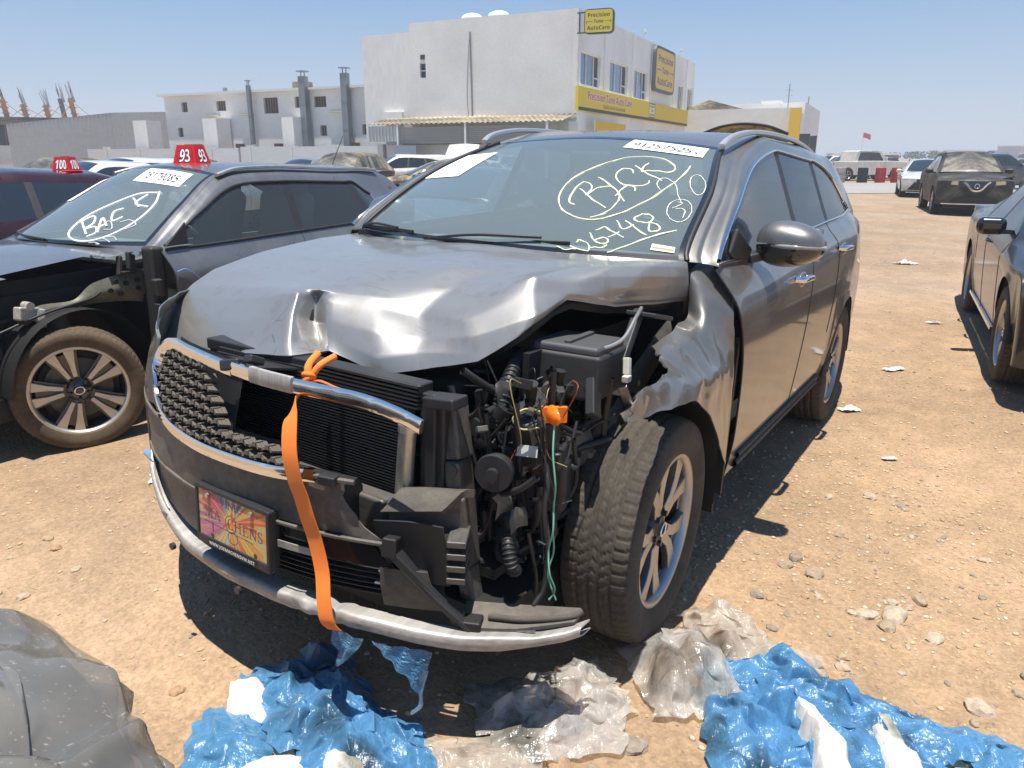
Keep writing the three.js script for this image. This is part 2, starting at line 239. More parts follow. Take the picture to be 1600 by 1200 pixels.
function shell(cols, cs, rs, P) {
  const full = cols.map(c => { const a = c.map(p => p.slice()); for (let r = 8; r >= 0; r--) a.push([c[r][0], c[r][1], -c[r][2]]); return a; });
  // centripetal interpolation along each row
  const byRow = []; for (let r = 0; r < ROWS; r++) { const pts = full.map(c => V(...c[r])); const out = []; for (let i = 0; i < pts.length - 1; i++) { const p0 = pts[Math.max(0, i - 1)], p1 = pts[i], p2 = pts[i + 1], p3 = pts[Math.min(pts.length - 1, i + 2)]; const d = (a, b) => Math.max(1e-4, Math.pow(a.distanceToSquared(b), .25)); const t0 = 0, t1 = t0 + d(p0, p1), t2 = t1 + d(p1, p2), t3 = t2 + d(p2, p3); for (let s = 0; s < cs; s++) { const t = lerp(t1, t2, s / cs); const L = (a, b, ta, tb) => a.clone().multiplyScalar((tb - t) / (tb - ta)).addScaledVector(b, (t - ta) / (tb - ta)); const A1 = p0 === p1 ? p1 : L(p0, p1, t0, t1), A2 = L(p1, p2, t1, t2), A3 = p3 === p2 ? p2 : L(p2, p3, t2, t3); const B1 = L(A1, A2, t0, t2), B2 = L(A2, A3, t1, t3); out.push(L(B1, B2, t1, t2)); } } out.push(pts[pts.length - 1]); byRow.push(out); }
  const n = byRow[0].length, D = []; for (let i = 0; i < n; i++) D.push(densify(byRow.map(r => [r[i].x, r[i].y, r[i].z]), rs, .85));
  const J = D[0].length;
  if (P.wheelR) for (const xw of [0, -P.wb]) { const Ra = P.wheelR + (P.arch ?? .045); for (let i = 0; i < n; i++) for (const side of [0, 1]) { const at = j => side ? J - 1 - j : j; const m = 2 * rs, orig = []; for (let j = 0; j <= m; j++) orig.push(D[i][at(j)].slice()); const dx = orig[Math.floor(m / 2)][0] - xw; if (Math.abs(dx) >= Ra || Math.abs(orig[1][2]) < .5 * P.W) continue; const y0 = P.wheelR + Math.sqrt(Ra * Ra - dx * dx); if (y0 <= orig[0][1]) continue; for (let j = 0; j <= m; j++) { const y = lerp(y0, orig[m][1], j / m); let k = 0; while (k < m - 1 && orig[k + 1][1] < y) k++; const t = clamp((y - orig[k][1]) / (orig[k + 1][1] - orig[k][1] + 1e-6)); const p = D[i][at(j)]; p[1] = y; p[0] = lerp(orig[Math.floor(m / 2)][0], orig[m][0], j / m); p[2] = lerp(orig[k][2], orig[k + 1][2], t) * (1 + .012 * (1 - j / m)); } } }
  return { D, N: gridNormals(D), cs, rs, n, J };
}
function shellParts(S, partOf) { // partOf(ci, ri, left) -> name | null ; returns Map name-> geometry
  const acc = new Map(), { D, N, cs, rs } = S;
  for (let i = 0; i < S.n - 1; i++) for (let j = 0; j < S.J - 1; j++) {
    const ci = Math.floor(i / cs), rj = Math.floor(j / rs), left = rj >= 9, ri = left ? 17 - rj : rj; const nm = partOf(ci, ri, left, i / cs - ci, D[i][j]); if (!nm) continue;
    if (!acc.has(nm)) acc.set(nm, { p: [], n: [], u: [], f: [], m: new Map() }); const a = acc.get(nm);
    const id = (x, y) => { const k = x * 4096 + y; if (!a.m.has(k)) { a.m.set(k, a.p.length / 3); const q = D[x][y], w = N[x][y]; a.p.push(...q); a.n.push(-w.x, -w.y, -w.z); a.u.push(q[0], q[1] + Math.abs(q[2]) * .7); } return a.m.get(k); };
    const A = id(i, j), B = id(i, j + 1), Cc = id(i + 1, j), E = id(i + 1, j + 1); a.f.push(A, B, E, A, E, Cc);
  }
  const out = new Map(); for (const [k, a] of acc) { const g = new THREE.BufferGeometry(); g.setAttribute('position', new THREE.Float32BufferAttribute(a.p, 3)); g.setAttribute('normal', new THREE.Float32BufferAttribute(a.n, 3)); g.setAttribute('uv', new THREE.Float32BufferAttribute(a.u, 2)); g.setIndex(a.f); out.set(k, g); } return out;
}
const colPts = (S, ci, r0, r1, left, off = 0, t = 0) => { const o = []; for (let j = r0 * S.rs; j <= r1 * S.rs; j++) { const jj = left ? S.J - 1 - j : j, i = Math.round(ci * S.cs + t * S.cs), p = S.D[i][jj], w = S.N[i][jj]; o.push(V(p[0] - w.x * off, p[1] - w.y * off, p[2] - w.z * off)); } return o; };
const rowPts = (S, r, c0, c1, left, off = 0) => { const o = []; for (let i = Math.round(c0 * S.cs); i <= Math.round(c1 * S.cs); i++) { const j = Math.round(r * S.rs), jj = left ? S.J - 1 - j : j, p = S.D[i][jj], w = S.N[i][jj]; o.push(V(p[0] - w.x * off, p[1] - w.y * off, p[2] - w.z * off)); } return o; };
// which way do normals point?  -(w) is outward for this ordering (checked at build)
function stdPartOf(P) {
  return (ci, ri, left) => {
    if (ci < 4) return ri < 6 ? 'front_bumper' : 'hood';
    if (ci < 10) return ri < 6 ? 'fender_' + (left ? 'l' : 'r') : 'hood';
    if (ci < 12) return ri < 4 ? 'fdoor_' + (left ? 'l' : 'r') : ri === 4 ? 'fwin_' + (left ? 'l' : 'r') : ri < 7 ? 'roof' : 'windshield';
    if (ci === 12) return ri < 4 ? 'fdoor_' + (left ? 'l' : 'r') : ri === 4 ? 'fwin_' + (left ? 'l' : 'r') : 'roof';
    if (ci === 13) return ri < 4 ? 'fdoor_' + (left ? 'l' : 'r') : ri === 4 ? 'pillar' : 'roof';
    if (ci === 14) return ri < 4 ? 'rdoor_' + (left ? 'l' : 'r') : ri === 4 ? 'rwin_' + (left ? 'l' : 'r') : 'roof';
    if (ci === 15) return ri < 4 ? 'rdoor_' + (left ? 'l' : 'r') : ri === 4 ? 'pillar' : 'roof';
    if (ci === 16) return ri < 4 ? 'quarter_' + (left ? 'l' : 'r') : ri === 4 ? (P.qwin ? 'qwin_' + (left ? 'l' : 'r') : 'roof') : 'roof';
    if (ci === 17) return ri < 5 ? 'quarter_' + (left ? 'l' : 'r') : ri < 7 ? 'roof' : 'rear_window';
    return ri < 4 ? 'rear_bumper' : 'tailgate';
  };
}
const PLAIN = { fender: 'fender', fdoor: 'front_door', rdoor: 'rear_door', quarter: 'quarter_panel', fwin: 'door_window', rwin: 'rear_door_window', qwin: 'quarter_window' };
function buildCar(t, P, o = {}) {
  const cols = stdCols(P); if (o.tweak) o.tweak(cols);
  const S = shell(cols, o.cs || 5, o.rs || 2, P), base0 = stdPartOf(P), base = o.map ? (a, b, c) => base0(o.map(a), b, c) : base0;
  const parts = shellParts(S, o.partOf ? (a, b, c, d, p) => o.partOf(a, b, c, d, p, base(a, b, c)) : base);
  const bm = o.paint, gm = o.glass || M.glassDark;
  for (const [k, g] of parts) { const nm = PLAIN[k.split('_')[0]] || k; if (k === 'pillar') continue; const isG = /win|windshield/.test(k); part(nm, g, (o.mats && o.mats[k.replace(/_[lr]$/, '')]) || (k === 'pillar' ? M.trim : isG ? (k === 'windshield' ? (o.wsGlass || gm) : gm) : bm), t); }
  for (const [ci, nm] of [[13, 'b_pillar'], [15, 'c_pillar']]) for (const l of [false, true]) part('window_pillar', [...shellParts(S, (c, r, lf) => c === ci && r === 4 && lf === l ? 'x' : null).values()][0], M.trim, t);
  // gaps between panels
  const seams = []; for (const l of [false, true]) { for (const [c, a, b] of [[10, 0, 4], [13.5, 0, 4], [15, 1.6, 4]]) { if (l && o.noSeam && o.noSeam(c)) continue; const q = []; for (let j = Math.round(a * S.rs); j <= b * S.rs; j++) { const jj = l ? S.J - 1 - j : j, p = S.D[Math.round(c * S.cs)][jj], w = S.N[Math.round(c * S.cs)][jj]; q.push(V(p[0] + w.x * .0015, p[1] + w.y * .0015, p[2] + w.z * .0015)); } seams.push(tube(q, .0042, q.length * 2, 5)); } }
  if (!o.plain) part('door_gap', seams, M.trim, t);
  // underbody, wheel wells
  const W = P.W, wl = []; wl.push(box(P.fo + P.wb + P.ro - .5, .12, W * 1.5, -(P.wb + P.ro - P.fo) / 2, .27, 0));
  wl.push(box(P.wb - .95, .10, W * 1.84, -P.wb / 2, P.yb + .08, 0));  // wide floor slab added to stop sun streaks inside the car shadow
  if (!o.noWells) for (const x of [0, -P.wb]) for (const s of [-1, 1]) { if (o.skipWell && o.skipWell(x, s)) continue; const R = P.wheelR + (P.arch ?? .045); wl.push(new THREE.CylinderGeometry(R, R, .30, 20, 1, true, 0, PI).rotateZ(PI / 2).rotateY(PI / 2).translate(x, P.wheelR, s * (W - .17))); wl.push(box(2 * R, R, .02, x, P.wheelR + .1, s * (W - .33))); }
  part('underbody', wl, M.black, t);
  const wk = o.wheel; const ty = P.trackZ ?? W - .115;
  if (wk) for (const x of [0, -P.wb]) for (const l of [true, false]) { if (o.skipWheel && o.skipWheel(x, l)) continue; addWheel(t, x, wk.R - .004, l ? -ty : ty, wk, x === 0 ? (o.steer || 0) : 0, l); }
  if (o.interior) interior(t, P, o.interior);
  return S;
}
function seatGeos(x, y, z, wide = .5) { return [new RoundedBoxGeometry(.5, .16, wide, 3, .06).translate(x, y + .02, z), new RoundedBoxGeometry(.16, .62, wide * .94, 3, .07).rotateZ(.28).translate(x - .30, y + .36, z)]; }
function interior(t, P, o) {
  const H = P.H, W = P.W, cy = P.belt0;
  part('dashboard', [new RoundedBoxGeometry(.42, .22, W * 1.52, 3, .08).translate(P.xCC - .28, cy - .12, 0), box(.42, .02, W * 1.35, P.xCC - .12, cy - .06, 0, 0, 0, -.05)], o.dash || M.dash, t);
  part('cabin_floor', [box(2.6, .04, W * 1.7, P.xCC - 1.5, .40, 0), box(.04, P.cowlY - .40, W * 1.5, P.xCC - .02, .26 + (P.cowlY - .40) / 2, 0), box(2.4, .45, .03, P.xCC - 1.5, cy - .35, W * .88), box(2.4, .45, .03, P.xCC - 1.5, cy - .35, -W * .88)], M.cabin, t);
  const xs = o.seatX ?? P.xCC - 1.05;
  for (const z of [-.37, .37]) { part('front_seat', seatGeos(xs, .62, z), M.seat, t); part('headrest', [new RoundedBoxGeometry(.10, .18, .26, 3, .045).translate(xs - .43, 1.32 + (o.hy || 0), z), rod([xs - .41, 1.15, z - .06], [xs - .43, 1.3, z - .06], .006), rod([xs - .41, 1.15, z + .06], [xs - .43, 1.3, z + .06], .006)], M.seat, t); }
  part('rear_seat', seatGeos(xs - .95, .66, 0, 1.25), M.seat, t);
  for (const z of [-.4, .4]) part('headrest', new RoundedBoxGeometry(.09, .15, .25, 3, .04).translate(xs - 1.34, 1.30 + (o.hy || 0), z), M.seat, t);
  part('steering_wheel', [new THREE.TorusGeometry(.185, .016, 8, 28).rotateY(PI / 2).rotateZ(-.35).translate(P.xCC - .50, cy - .05, -.37), box(.05, .10, .16, P.xCC - .47, cy - .06, -.37), between([P.xCC - .48, cy - .06, -.37], [P.xCC - .25, cy - .16, -.37], .06, .06)], M.trim, t);
  part('rear_view_mirror', new RoundedBoxGeometry(.05, .075, .22, 3, .02).translate(P.xRF + .12, H - .155, 0), M.trim, t);
}
// side mirror
function sideMirror(t, x, y, z, s, m, lower) { // s = -1 left, +1 right
  const g = new THREE.SphereGeometry(1, 28, 18), p = g.attributes.position; for (let i = 0; i < p.count; i++) { let a = p.getX(i), b = p.getY(i), c = p.getZ(i); const k = v => Math.sign(v) * Math.pow(Math.abs(v), .72); p.setXYZ(i, a > 0 ? k(a) * .085 : k(a) * .05, k(b) * .075, k(c) * .135 * (1 - .12 * b)); } g.computeVertexNormals();
  const cap = g.clone().translate(x, y, z + s * .13); part('side_mirror', cap, m, t);
}
function nosePatch(P, z0, z1, y0, y1, nz, ny, off, edit) { const xf = z => P.fo - P.nk * Math.pow(Math.abs(z) / P.W, P.ne), rk = y => (P.rake ?? .10) * Math.max(0, y - .5) + (y < .35 ? (.35 - y) * .35 : 0), G = []; for (let i = 0; i <= ny; i++) { G.push([]); for (let j = 0; j <= nz; j++) { let z = lerp(z0, z1, j / nz), y = lerp(y0, y1, i / ny); if (edit) [z, y] = edit(z, y, j / nz, i / ny); G[i].push([xf(z) - rk(y) + off, y, z]); } } return G; }
// ---------- ground ----------
const SUVC = [.35, -3.9];
function gH(x, z) { // dirt lot: flat, with a soft tilt under the SUV
  const n = [.037, .9993, -.0099]; const d = Math.hypot((x - .46), (z + 3.82)); const w = 1 - sstep(1.75, 3.1, d);
  const pl = -((x + .2859) * n[0] + (z + 2.6543) * n[2]) / n[1];
  return pl * w - .035 * Math.exp(-((x + 3.2) ** 2 + (z + 4.8) ** 2) / 6) * (1 - w);
}
function bumpH(x, z) { const far = 1 / (1 + .004 * (x * x + z * z)); return far * (.012 * N3(x * .9, z * .9, 2) + .006 * N3(x * 3.1, z * 3.1, 5) + .0035 * N3(x * 9, z * 9, 8)) ; }
const RUTS = [[2.05, -3.2, .50, -.866], [3.35, -4.0, .50, -.866], [-1.9, -2.5, .80, .60], [-1.1, -1.4, .86, -.5]]; // wheel ruts: point and direction
function rut(x, z) { let m = 0; for (const [a, b, c, d] of RUTS) { const px = x - a, pz = z - b, t = Math.abs(px * d - pz * c + .10 * N3((px * c + pz * d) * .5, a, 3)); m = Math.max(m, 1 - sstep(.06, .13, t)); } return m * clamp(.75 + .9 * N3(x * 1.7, z * 1.7, 44)) * (1 / (1 + .002 * (x * x + z * z))); }
function groundY(x, z) { return gH(x, z) + bumpH(x, z) - .010 * rut(x, z) - .006; }
const gTex = dataTex(2048, (u, v) => {
  const a = fbm(u, v, 4, 101, 6), b = fbm(u, v, 28, 111, 5), f = fbm(u, v, 220, 121, 3), g = pn(u, v, 500, 131), s = pn(u, v, 120, 141), s2 = pn(u, v, 330, 151);
  let k = .81 + .16 * (a - .5) + .13 * (b - .5) + .17 * (f - .5) + .10 * (g - .5); let r = k * 1.0, gg = k * .985, bb = k * .955;
  if (s > .90) { const q = (s - .9) * 3; r = lerp(r, .88, q); gg = lerp(gg, .88, q); bb = lerp(bb, .90, q); } if (s2 < .07) { r *= .82; gg *= .82; bb *= .84; } if (s2 > .93) { r *= 1.08; gg *= 1.08; bb *= 1.1; }
  return [r, gg, bb];
});
const gBump = dataTex(1024, (u, v) => { const b = fbm(u, v, 40, 211, 5), f = fbm(u, v, 170, 221, 3), s = pn(u, v, 120, 141); return clamp(.2 + .35 * b + .35 * f + (s > .86 ? (s - .86) * 2 : 0)); }, false);
const groundM = new THREE.MeshStandardMaterial({ color: 0xffffff, map: rep(gTex, 1 / 3.1), bumpMap: rep(gBump, 1 / 2.3), bumpScale: .013, roughness: 1, vertexColors: true });
{
  const NX = 620, NZ = 620, pos = new Float32Array((NX + 1) * (NZ + 1) * 3), uv = new Float32Array((NX + 1) * (NZ + 1) * 2), col = new Float32Array((NX + 1) * (NZ + 1) * 3), idx = [];
  const wp = s => 7.5 * s + 1500 * Math.pow(Math.abs(s), 7) * Math.sign(s) + 60 * Math.pow(Math.abs(s), 4) * Math.sign(s);
  for (let j = 0; j <= NZ; j++) for (let i = 0; i <= NX; i++) {
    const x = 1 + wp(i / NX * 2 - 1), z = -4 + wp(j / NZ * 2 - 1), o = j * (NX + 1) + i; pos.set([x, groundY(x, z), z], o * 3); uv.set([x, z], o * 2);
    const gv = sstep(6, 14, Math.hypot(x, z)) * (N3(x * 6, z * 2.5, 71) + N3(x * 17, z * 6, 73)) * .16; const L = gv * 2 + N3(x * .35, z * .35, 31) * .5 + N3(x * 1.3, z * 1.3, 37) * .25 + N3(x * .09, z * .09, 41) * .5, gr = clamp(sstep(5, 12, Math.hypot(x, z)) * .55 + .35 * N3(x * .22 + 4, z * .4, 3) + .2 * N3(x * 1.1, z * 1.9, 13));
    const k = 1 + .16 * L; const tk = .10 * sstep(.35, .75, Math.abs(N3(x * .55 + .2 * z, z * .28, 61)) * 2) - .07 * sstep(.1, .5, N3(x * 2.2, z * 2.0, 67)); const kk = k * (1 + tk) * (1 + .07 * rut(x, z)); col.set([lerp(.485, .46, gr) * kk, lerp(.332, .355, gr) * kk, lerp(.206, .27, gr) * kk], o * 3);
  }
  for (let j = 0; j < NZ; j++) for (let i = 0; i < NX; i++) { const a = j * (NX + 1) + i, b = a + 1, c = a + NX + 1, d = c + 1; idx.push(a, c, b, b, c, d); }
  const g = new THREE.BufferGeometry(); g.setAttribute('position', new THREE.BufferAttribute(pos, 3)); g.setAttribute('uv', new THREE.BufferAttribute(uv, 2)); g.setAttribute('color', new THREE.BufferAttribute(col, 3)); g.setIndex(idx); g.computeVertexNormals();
  const o = new THREE.Mesh(g, groundM); o.name = 'ground'; o.userData = { kind: 'structure' }; o.receiveShadow = true; scene.add(o);
}
const HOOD=[[[-0.46,1.156,0.797],[-0.38,1.168,0.544],[-0.3,1.177,0.321],[-0.24,1.185,0.146],[-0.21,1.189,0.033],[-0.19,1.189,-0.068],[-0.18,1.188,-0.213],[-0.19,1.186,-0.326],[-0.21,1.186,-0.429],[-0.26,1.182,-0.527],[-0.31,1.18,-0.612],[-0.35,1.179,-0.69],[-0.385,1.178,-0.753]],[[-0.22,1.137,0.842],[-0.18,1.145,0.577],[-0.12,1.153,0.351],[-0.06,1.16,0.173],[-0.02,1.166,0.036],[0.0,1.17,-0.063],[0.0,1.17,-0.211],[-0.01,1.173,-0.332],[-0.03,1.179,-0.442],[-0.08,1.184,-0.555],[-0.15,1.187,-0.647],[-0.24,1.185,-0.721],[-0.38,1.173,-0.757]],[[0.08,1.1,0.856],[0.1,1.112,0.593],[0.14,1.123,0.366],[0.18,1.13,0.203],[0.2,1.135,0.082],[0.2,1.138,-0.016],[0.19,1.15,-0.18],[0.15,1.152,-0.301],[0.12,1.16,-0.425],[0.06,1.174,-0.538],[0.0,1.184,-0.65],[-0.15,1.179,-0.725],[-0.375,1.158,-0.763]],[[0.32,1.053,0.841],[0.34,1.07,0.579],[0.37,1.083,0.378],[0.4,1.092,0.208],[0.4,1.095,0.107],[0.39,1.097,0.02],[0.34,1.099,-0.133],[0.29,1.107,-0.268],[0.25,1.135,-0.393],[0.19,1.166,-0.523],[0.09,1.16,-0.632],[-0.07,1.153,-0.718],[-0.37,1.129,-0.77]],[[0.42,1.006,0.841],[0.45,1.027,0.582],[0.49,1.057,0.366],[0.52,1.082,0.174],[0.5,1.082,0.088],[0.475,1.078,0.032],[0.42,1.071,-0.113],[0.36,1.065,-0.237],[0.335,1.097,-0.395],[0.27,1.167,-0.535],[0.145,1.134,-0.619],[-0.03,1.12,-0.707],[-0.37,1.099,-0.773]],[[0.47,0.969,0.839],[0.5,0.99,0.589],[0.54,1.03,0.338],[0.565,1.078,0.118],[0.49,1.058,0.114],[0.515,1.058,0.038],[0.46,1.047,-0.11],[0.4,1.029,-0.228],[0.42,1.049,-0.407],[0.31,1.126,-0.551],[0.185,1.117,-0.616],[-0.005,1.091,-0.688],[-0.375,1.076,-0.772]],[[0.53,0.915,0.808],[0.57,0.934,0.552],[0.61,0.974,0.303],[0.615,1.02,0.091],[0.52,0.986,0.094],[0.55,1.006,0.01],[0.53,0.991,-0.173],[0.47,0.984,-0.295],[0.455,1.011,-0.449],[0.365,1.072,-0.598],[0.195,1.11,-0.611],[0.005,1.078,-0.683],[-0.385,1.059,-0.77]],[[0.57,0.858,0.794],[0.63,0.887,0.492],[0.67,0.924,0.233],[0.67,0.953,0.047],[0.56,0.94,0.04],[0.575,0.96,-0.016],[0.57,0.931,-0.204],[0.51,0.953,-0.314],[0.47,0.968,-0.472],[0.385,1.043,-0.595],[0.197,1.105,-0.61],[0.01,1.07,-0.679],[-0.395,1.048,-0.765]],[[0.6,0.822,0.762],[0.66,0.862,0.454],[0.7,0.901,0.197],[0.7,0.924,0.015],[0.61,0.923,-0.025],[0.6,0.93,-0.049],[0.575,0.887,-0.225],[0.525,0.913,-0.347],[0.475,0.948,-0.489],[0.4,1.024,-0.582],[0.2,1.099,-0.61],[0.013,1.064,-0.679],[-0.4,1.04,-0.762]]];
const CH1=[[0.779,0.423,0.795,0.406,0.822,0.405,0.852,0.406,0.865,0.375,0.859,0.327,0.829,0.275,0.784,0.252,0.738,0.262,0.692,0.294,0.649,0.37,0.612,0.46,0.595,0.554,0.599,0.64,0.616,0.699,0.645,0.753,0.684,0.788,0.723,0.804,0.756,0.798,0.784,0.77,0.814,0.722,0.844,0.649,0.87,0.542,0.887,0.475,0.899,0.393,0.907,0.315],[0.67,0.724,0.649,0.708,0.633,0.635,0.635,0.57,0.653,0.567,0.673,0.596,0.679,0.637,0.676,0.66],[0.676,0.66,0.69,0.606,0.718,0.585,0.745,0.605,0.769,0.652,0.771,0.711,0.761,0.76,0.734,0.791],[0.644,0.617,0.686,0.662,0.725,0.702,0.755,0.728],[0.755,0.65,0.759,0.603,0.769,0.564,0.79,0.577,0.796,0.602],[0.668,0.515,0.701,0.548,0.745,0.605,0.788,0.679],[0.758,0.449,0.745,0.407,0.722,0.408,0.711,0.445,0.72,0.501,0.747,0.552,0.779,0.563,0.806,0.553,0.816,0.53,0.816,0.502],[0.748,0.368,0.787,0.422,0.826,0.467,0.846,0.492],[0.782,0.326,0.775,0.364,0.78,0.429],[0.701,1.003,0.719,1.03,0.736,1.023,0.749,1.012],[0.715,0.976,0.743,1.002,0.776,1.033],[0.741,0.959,0.744,0.934,0.762,0.951,0.773,0.98,0.777,1.022],[0.774,0.996,0.787,0.985,0.803,0.986,0.81,0.957],[0.758,0.885,0.774,0.924,0.798,0.955,0.808,0.941,0.806,0.917,0.791,0.91,0.781,0.93],[0.768,0.866,0.784,0.841,0.807,0.867,0.837,0.899],[0.804,0.905,0.822,0.864],[0.801,0.798,0.825,0.846,0.843,0.815],[0.82,0.795,0.851,0.833,0.883,0.873],[0.847,0.749,0.836,0.774,0.853,0.795,0.873,0.793,0.878,0.766,0.863,0.746,0.847,0.749],[0.873,0.793,0.881,0.835,0.894,0.848,0.906,0.831,0.896,0.802,0.873,0.793],[0.816,1.032,0.835,0.987,0.868,0.925,0.904,0.869,0.949,0.829]];
const CH2=[[0.975,0.483,0.977,0.512,0.977,0.537,0.974,0.558,0.968,0.57,0.961,0.574,0.952,0.568,0.943,0.554,0.934,0.532,0.927,0.505,0.923,0.476,0.921,0.447,0.922,0.421,0.927,0.403,0.934,0.394,0.943,0.396,0.952,0.407,0.961,0.427,0.969,0.453,0.975,0.483],[0.965,0.685,0.966,0.709,0.965,0.73,0.959,0.746,0.951,0.757,0.941,0.761,0.93,0.757,0.919,0.747,0.91,0.73,0.902,0.709,0.898,0.685,0.897,0.662,0.901,0.642,0.908,0.627,0.917,0.619,0.928,0.619,0.94,0.627,0.951,0.642,0.959,0.662,0.965,0.685],[0.909,0.681,0.928,0.644,0.914,0.637],[0.918,0.684,0.933,0.677,0.946,0.693,0.948,0.733],[0.856,0.566,0.841,0.526,0.839,0.477,0.852,0.456,0.875,0.482,0.89,0.518,0.906,0.588,0.924,0.64]];
const ST1=[[0.659,-0.065,0.954,0.022,0.94,0.164,0.658,0.073]];
const ST2=[[-0.027,0.268,0.154,0.228,0.155,0.51,-0.018,0.536]];
const ST3=[[0.91,0.89,0.97,0.904,0.974,0.946,0.913,0.931]];
const CK1=[[0.798,0.388,0.703,0.418,0.628,0.533,0.574,0.687,0.603,0.839,0.662,0.917,0.745,0.933,0.807,0.859,0.852,0.709,0.847,0.519,0.801,0.373],[0.581,0.723,0.704,0.85],[0.584,0.741,0.615,0.679,0.667,0.743,0.658,0.796,0.702,0.771,0.739,0.828,0.718,0.871],[0.746,0.826,0.676,0.688,0.755,0.761],[0.72,0.777,0.735,0.741],[0.721,0.594,0.693,0.627,0.751,0.71,0.772,0.67],[0.694,0.477,0.79,0.57],[0.754,0.42,0.748,0.535,0.835,0.562]];
const CK2=[[0.721,0.733,0.735,0.713,0.788,0.787,0.758,0.793],[0.791,0.72,0.821,0.697,0.868,0.74,0.844,0.786],[0.753,0.965,0.776,0.955,0.801,0.992,0.785,1.0],[0.775,0.908,0.794,0.89,0.838,0.947],[0.8,0.875,0.831,0.869,0.857,0.918]];
const SK1=[[0.47,0.078,0.875,0.097,0.88,0.3,0.531,0.282]];
const SK2=[[-0.095,0.216,0.076,0.195,0.15,0.548,-0.012,0.548]];
// ---------- the crashed grey crossover ----------
const SUV_P = { fo: .92, wb: 2.78, ro: 1.05, W: .945, H: 1.665, wr: .585, wheelR: .37, nk: .40, ne: 2.3, noseY: .93, belt0: 1.155, belt1: 1.275, cowlY: 1.172, xCC: -.42, xCowl: -.19, xDoor: -.64, xRF: -1.22, xB: -1.60, xC: -2.27, xD: -2.93, xDt: -2.78, xRR: -3.30, xT: -3.62, tailY: 1.20, tailY2: 1.17, sh: .13, bz: .895, rk: .28, yb: .33, qwin: true, dropC: .015, rake: .16 };
const suv = thing('damaged_suv', 'grey seven-seat style SUV with crushed front, buckled hood and missing left headlight', 'car', -.2859, 0, -2.6543, 0);
suv.rotation.order = 'YZX'; suv.rotation.set(-.02582, 4.14301, .02827);
let SUV_S;
// sweeps a flat rounded bar along a polyline
function bar(pts, w, h, up = V(0, 1, 0), seg = 0) {
  const c = new THREE.CatmullRomCurve3(pts.map(p => V(...p)), false, 'centripetal'), n = seg || pts.length * 6, G = []; const prof = [[-.5, -.3], [-.5, .3], [-.3, .5], [.3, .5], [.5, .3], [.5, -.3], [.3, -.5], [-.3, -.5], [-.5, -.3]];
  for (let i = 0; i <= n; i++) { const p = c.getPoint(i / n), T = c.getTangent(i / n), S = T.clone().cross(up).normalize(), U = S.clone().cross(T).normalize(); G.push(prof.map(([a, b]) => { const q = p.clone().addScaledVector(U, a * h).addScaledVector(S, b * w); return [q.x, q.y, q.z]; })); }
  const cap = e => { const r = G[e ? n : 0], m = [0, 1, 2].map(k => r.slice(0, 8).reduce((s, q) => s + q[k], 0) / 8); return gridGeo([r, r.map(() => m)]); };
  return toCreasedNormals(merge([gridGeo(G, (p, i, j) => [i * .05, j * .01]), cap(0), cap(1)]), .45);
}
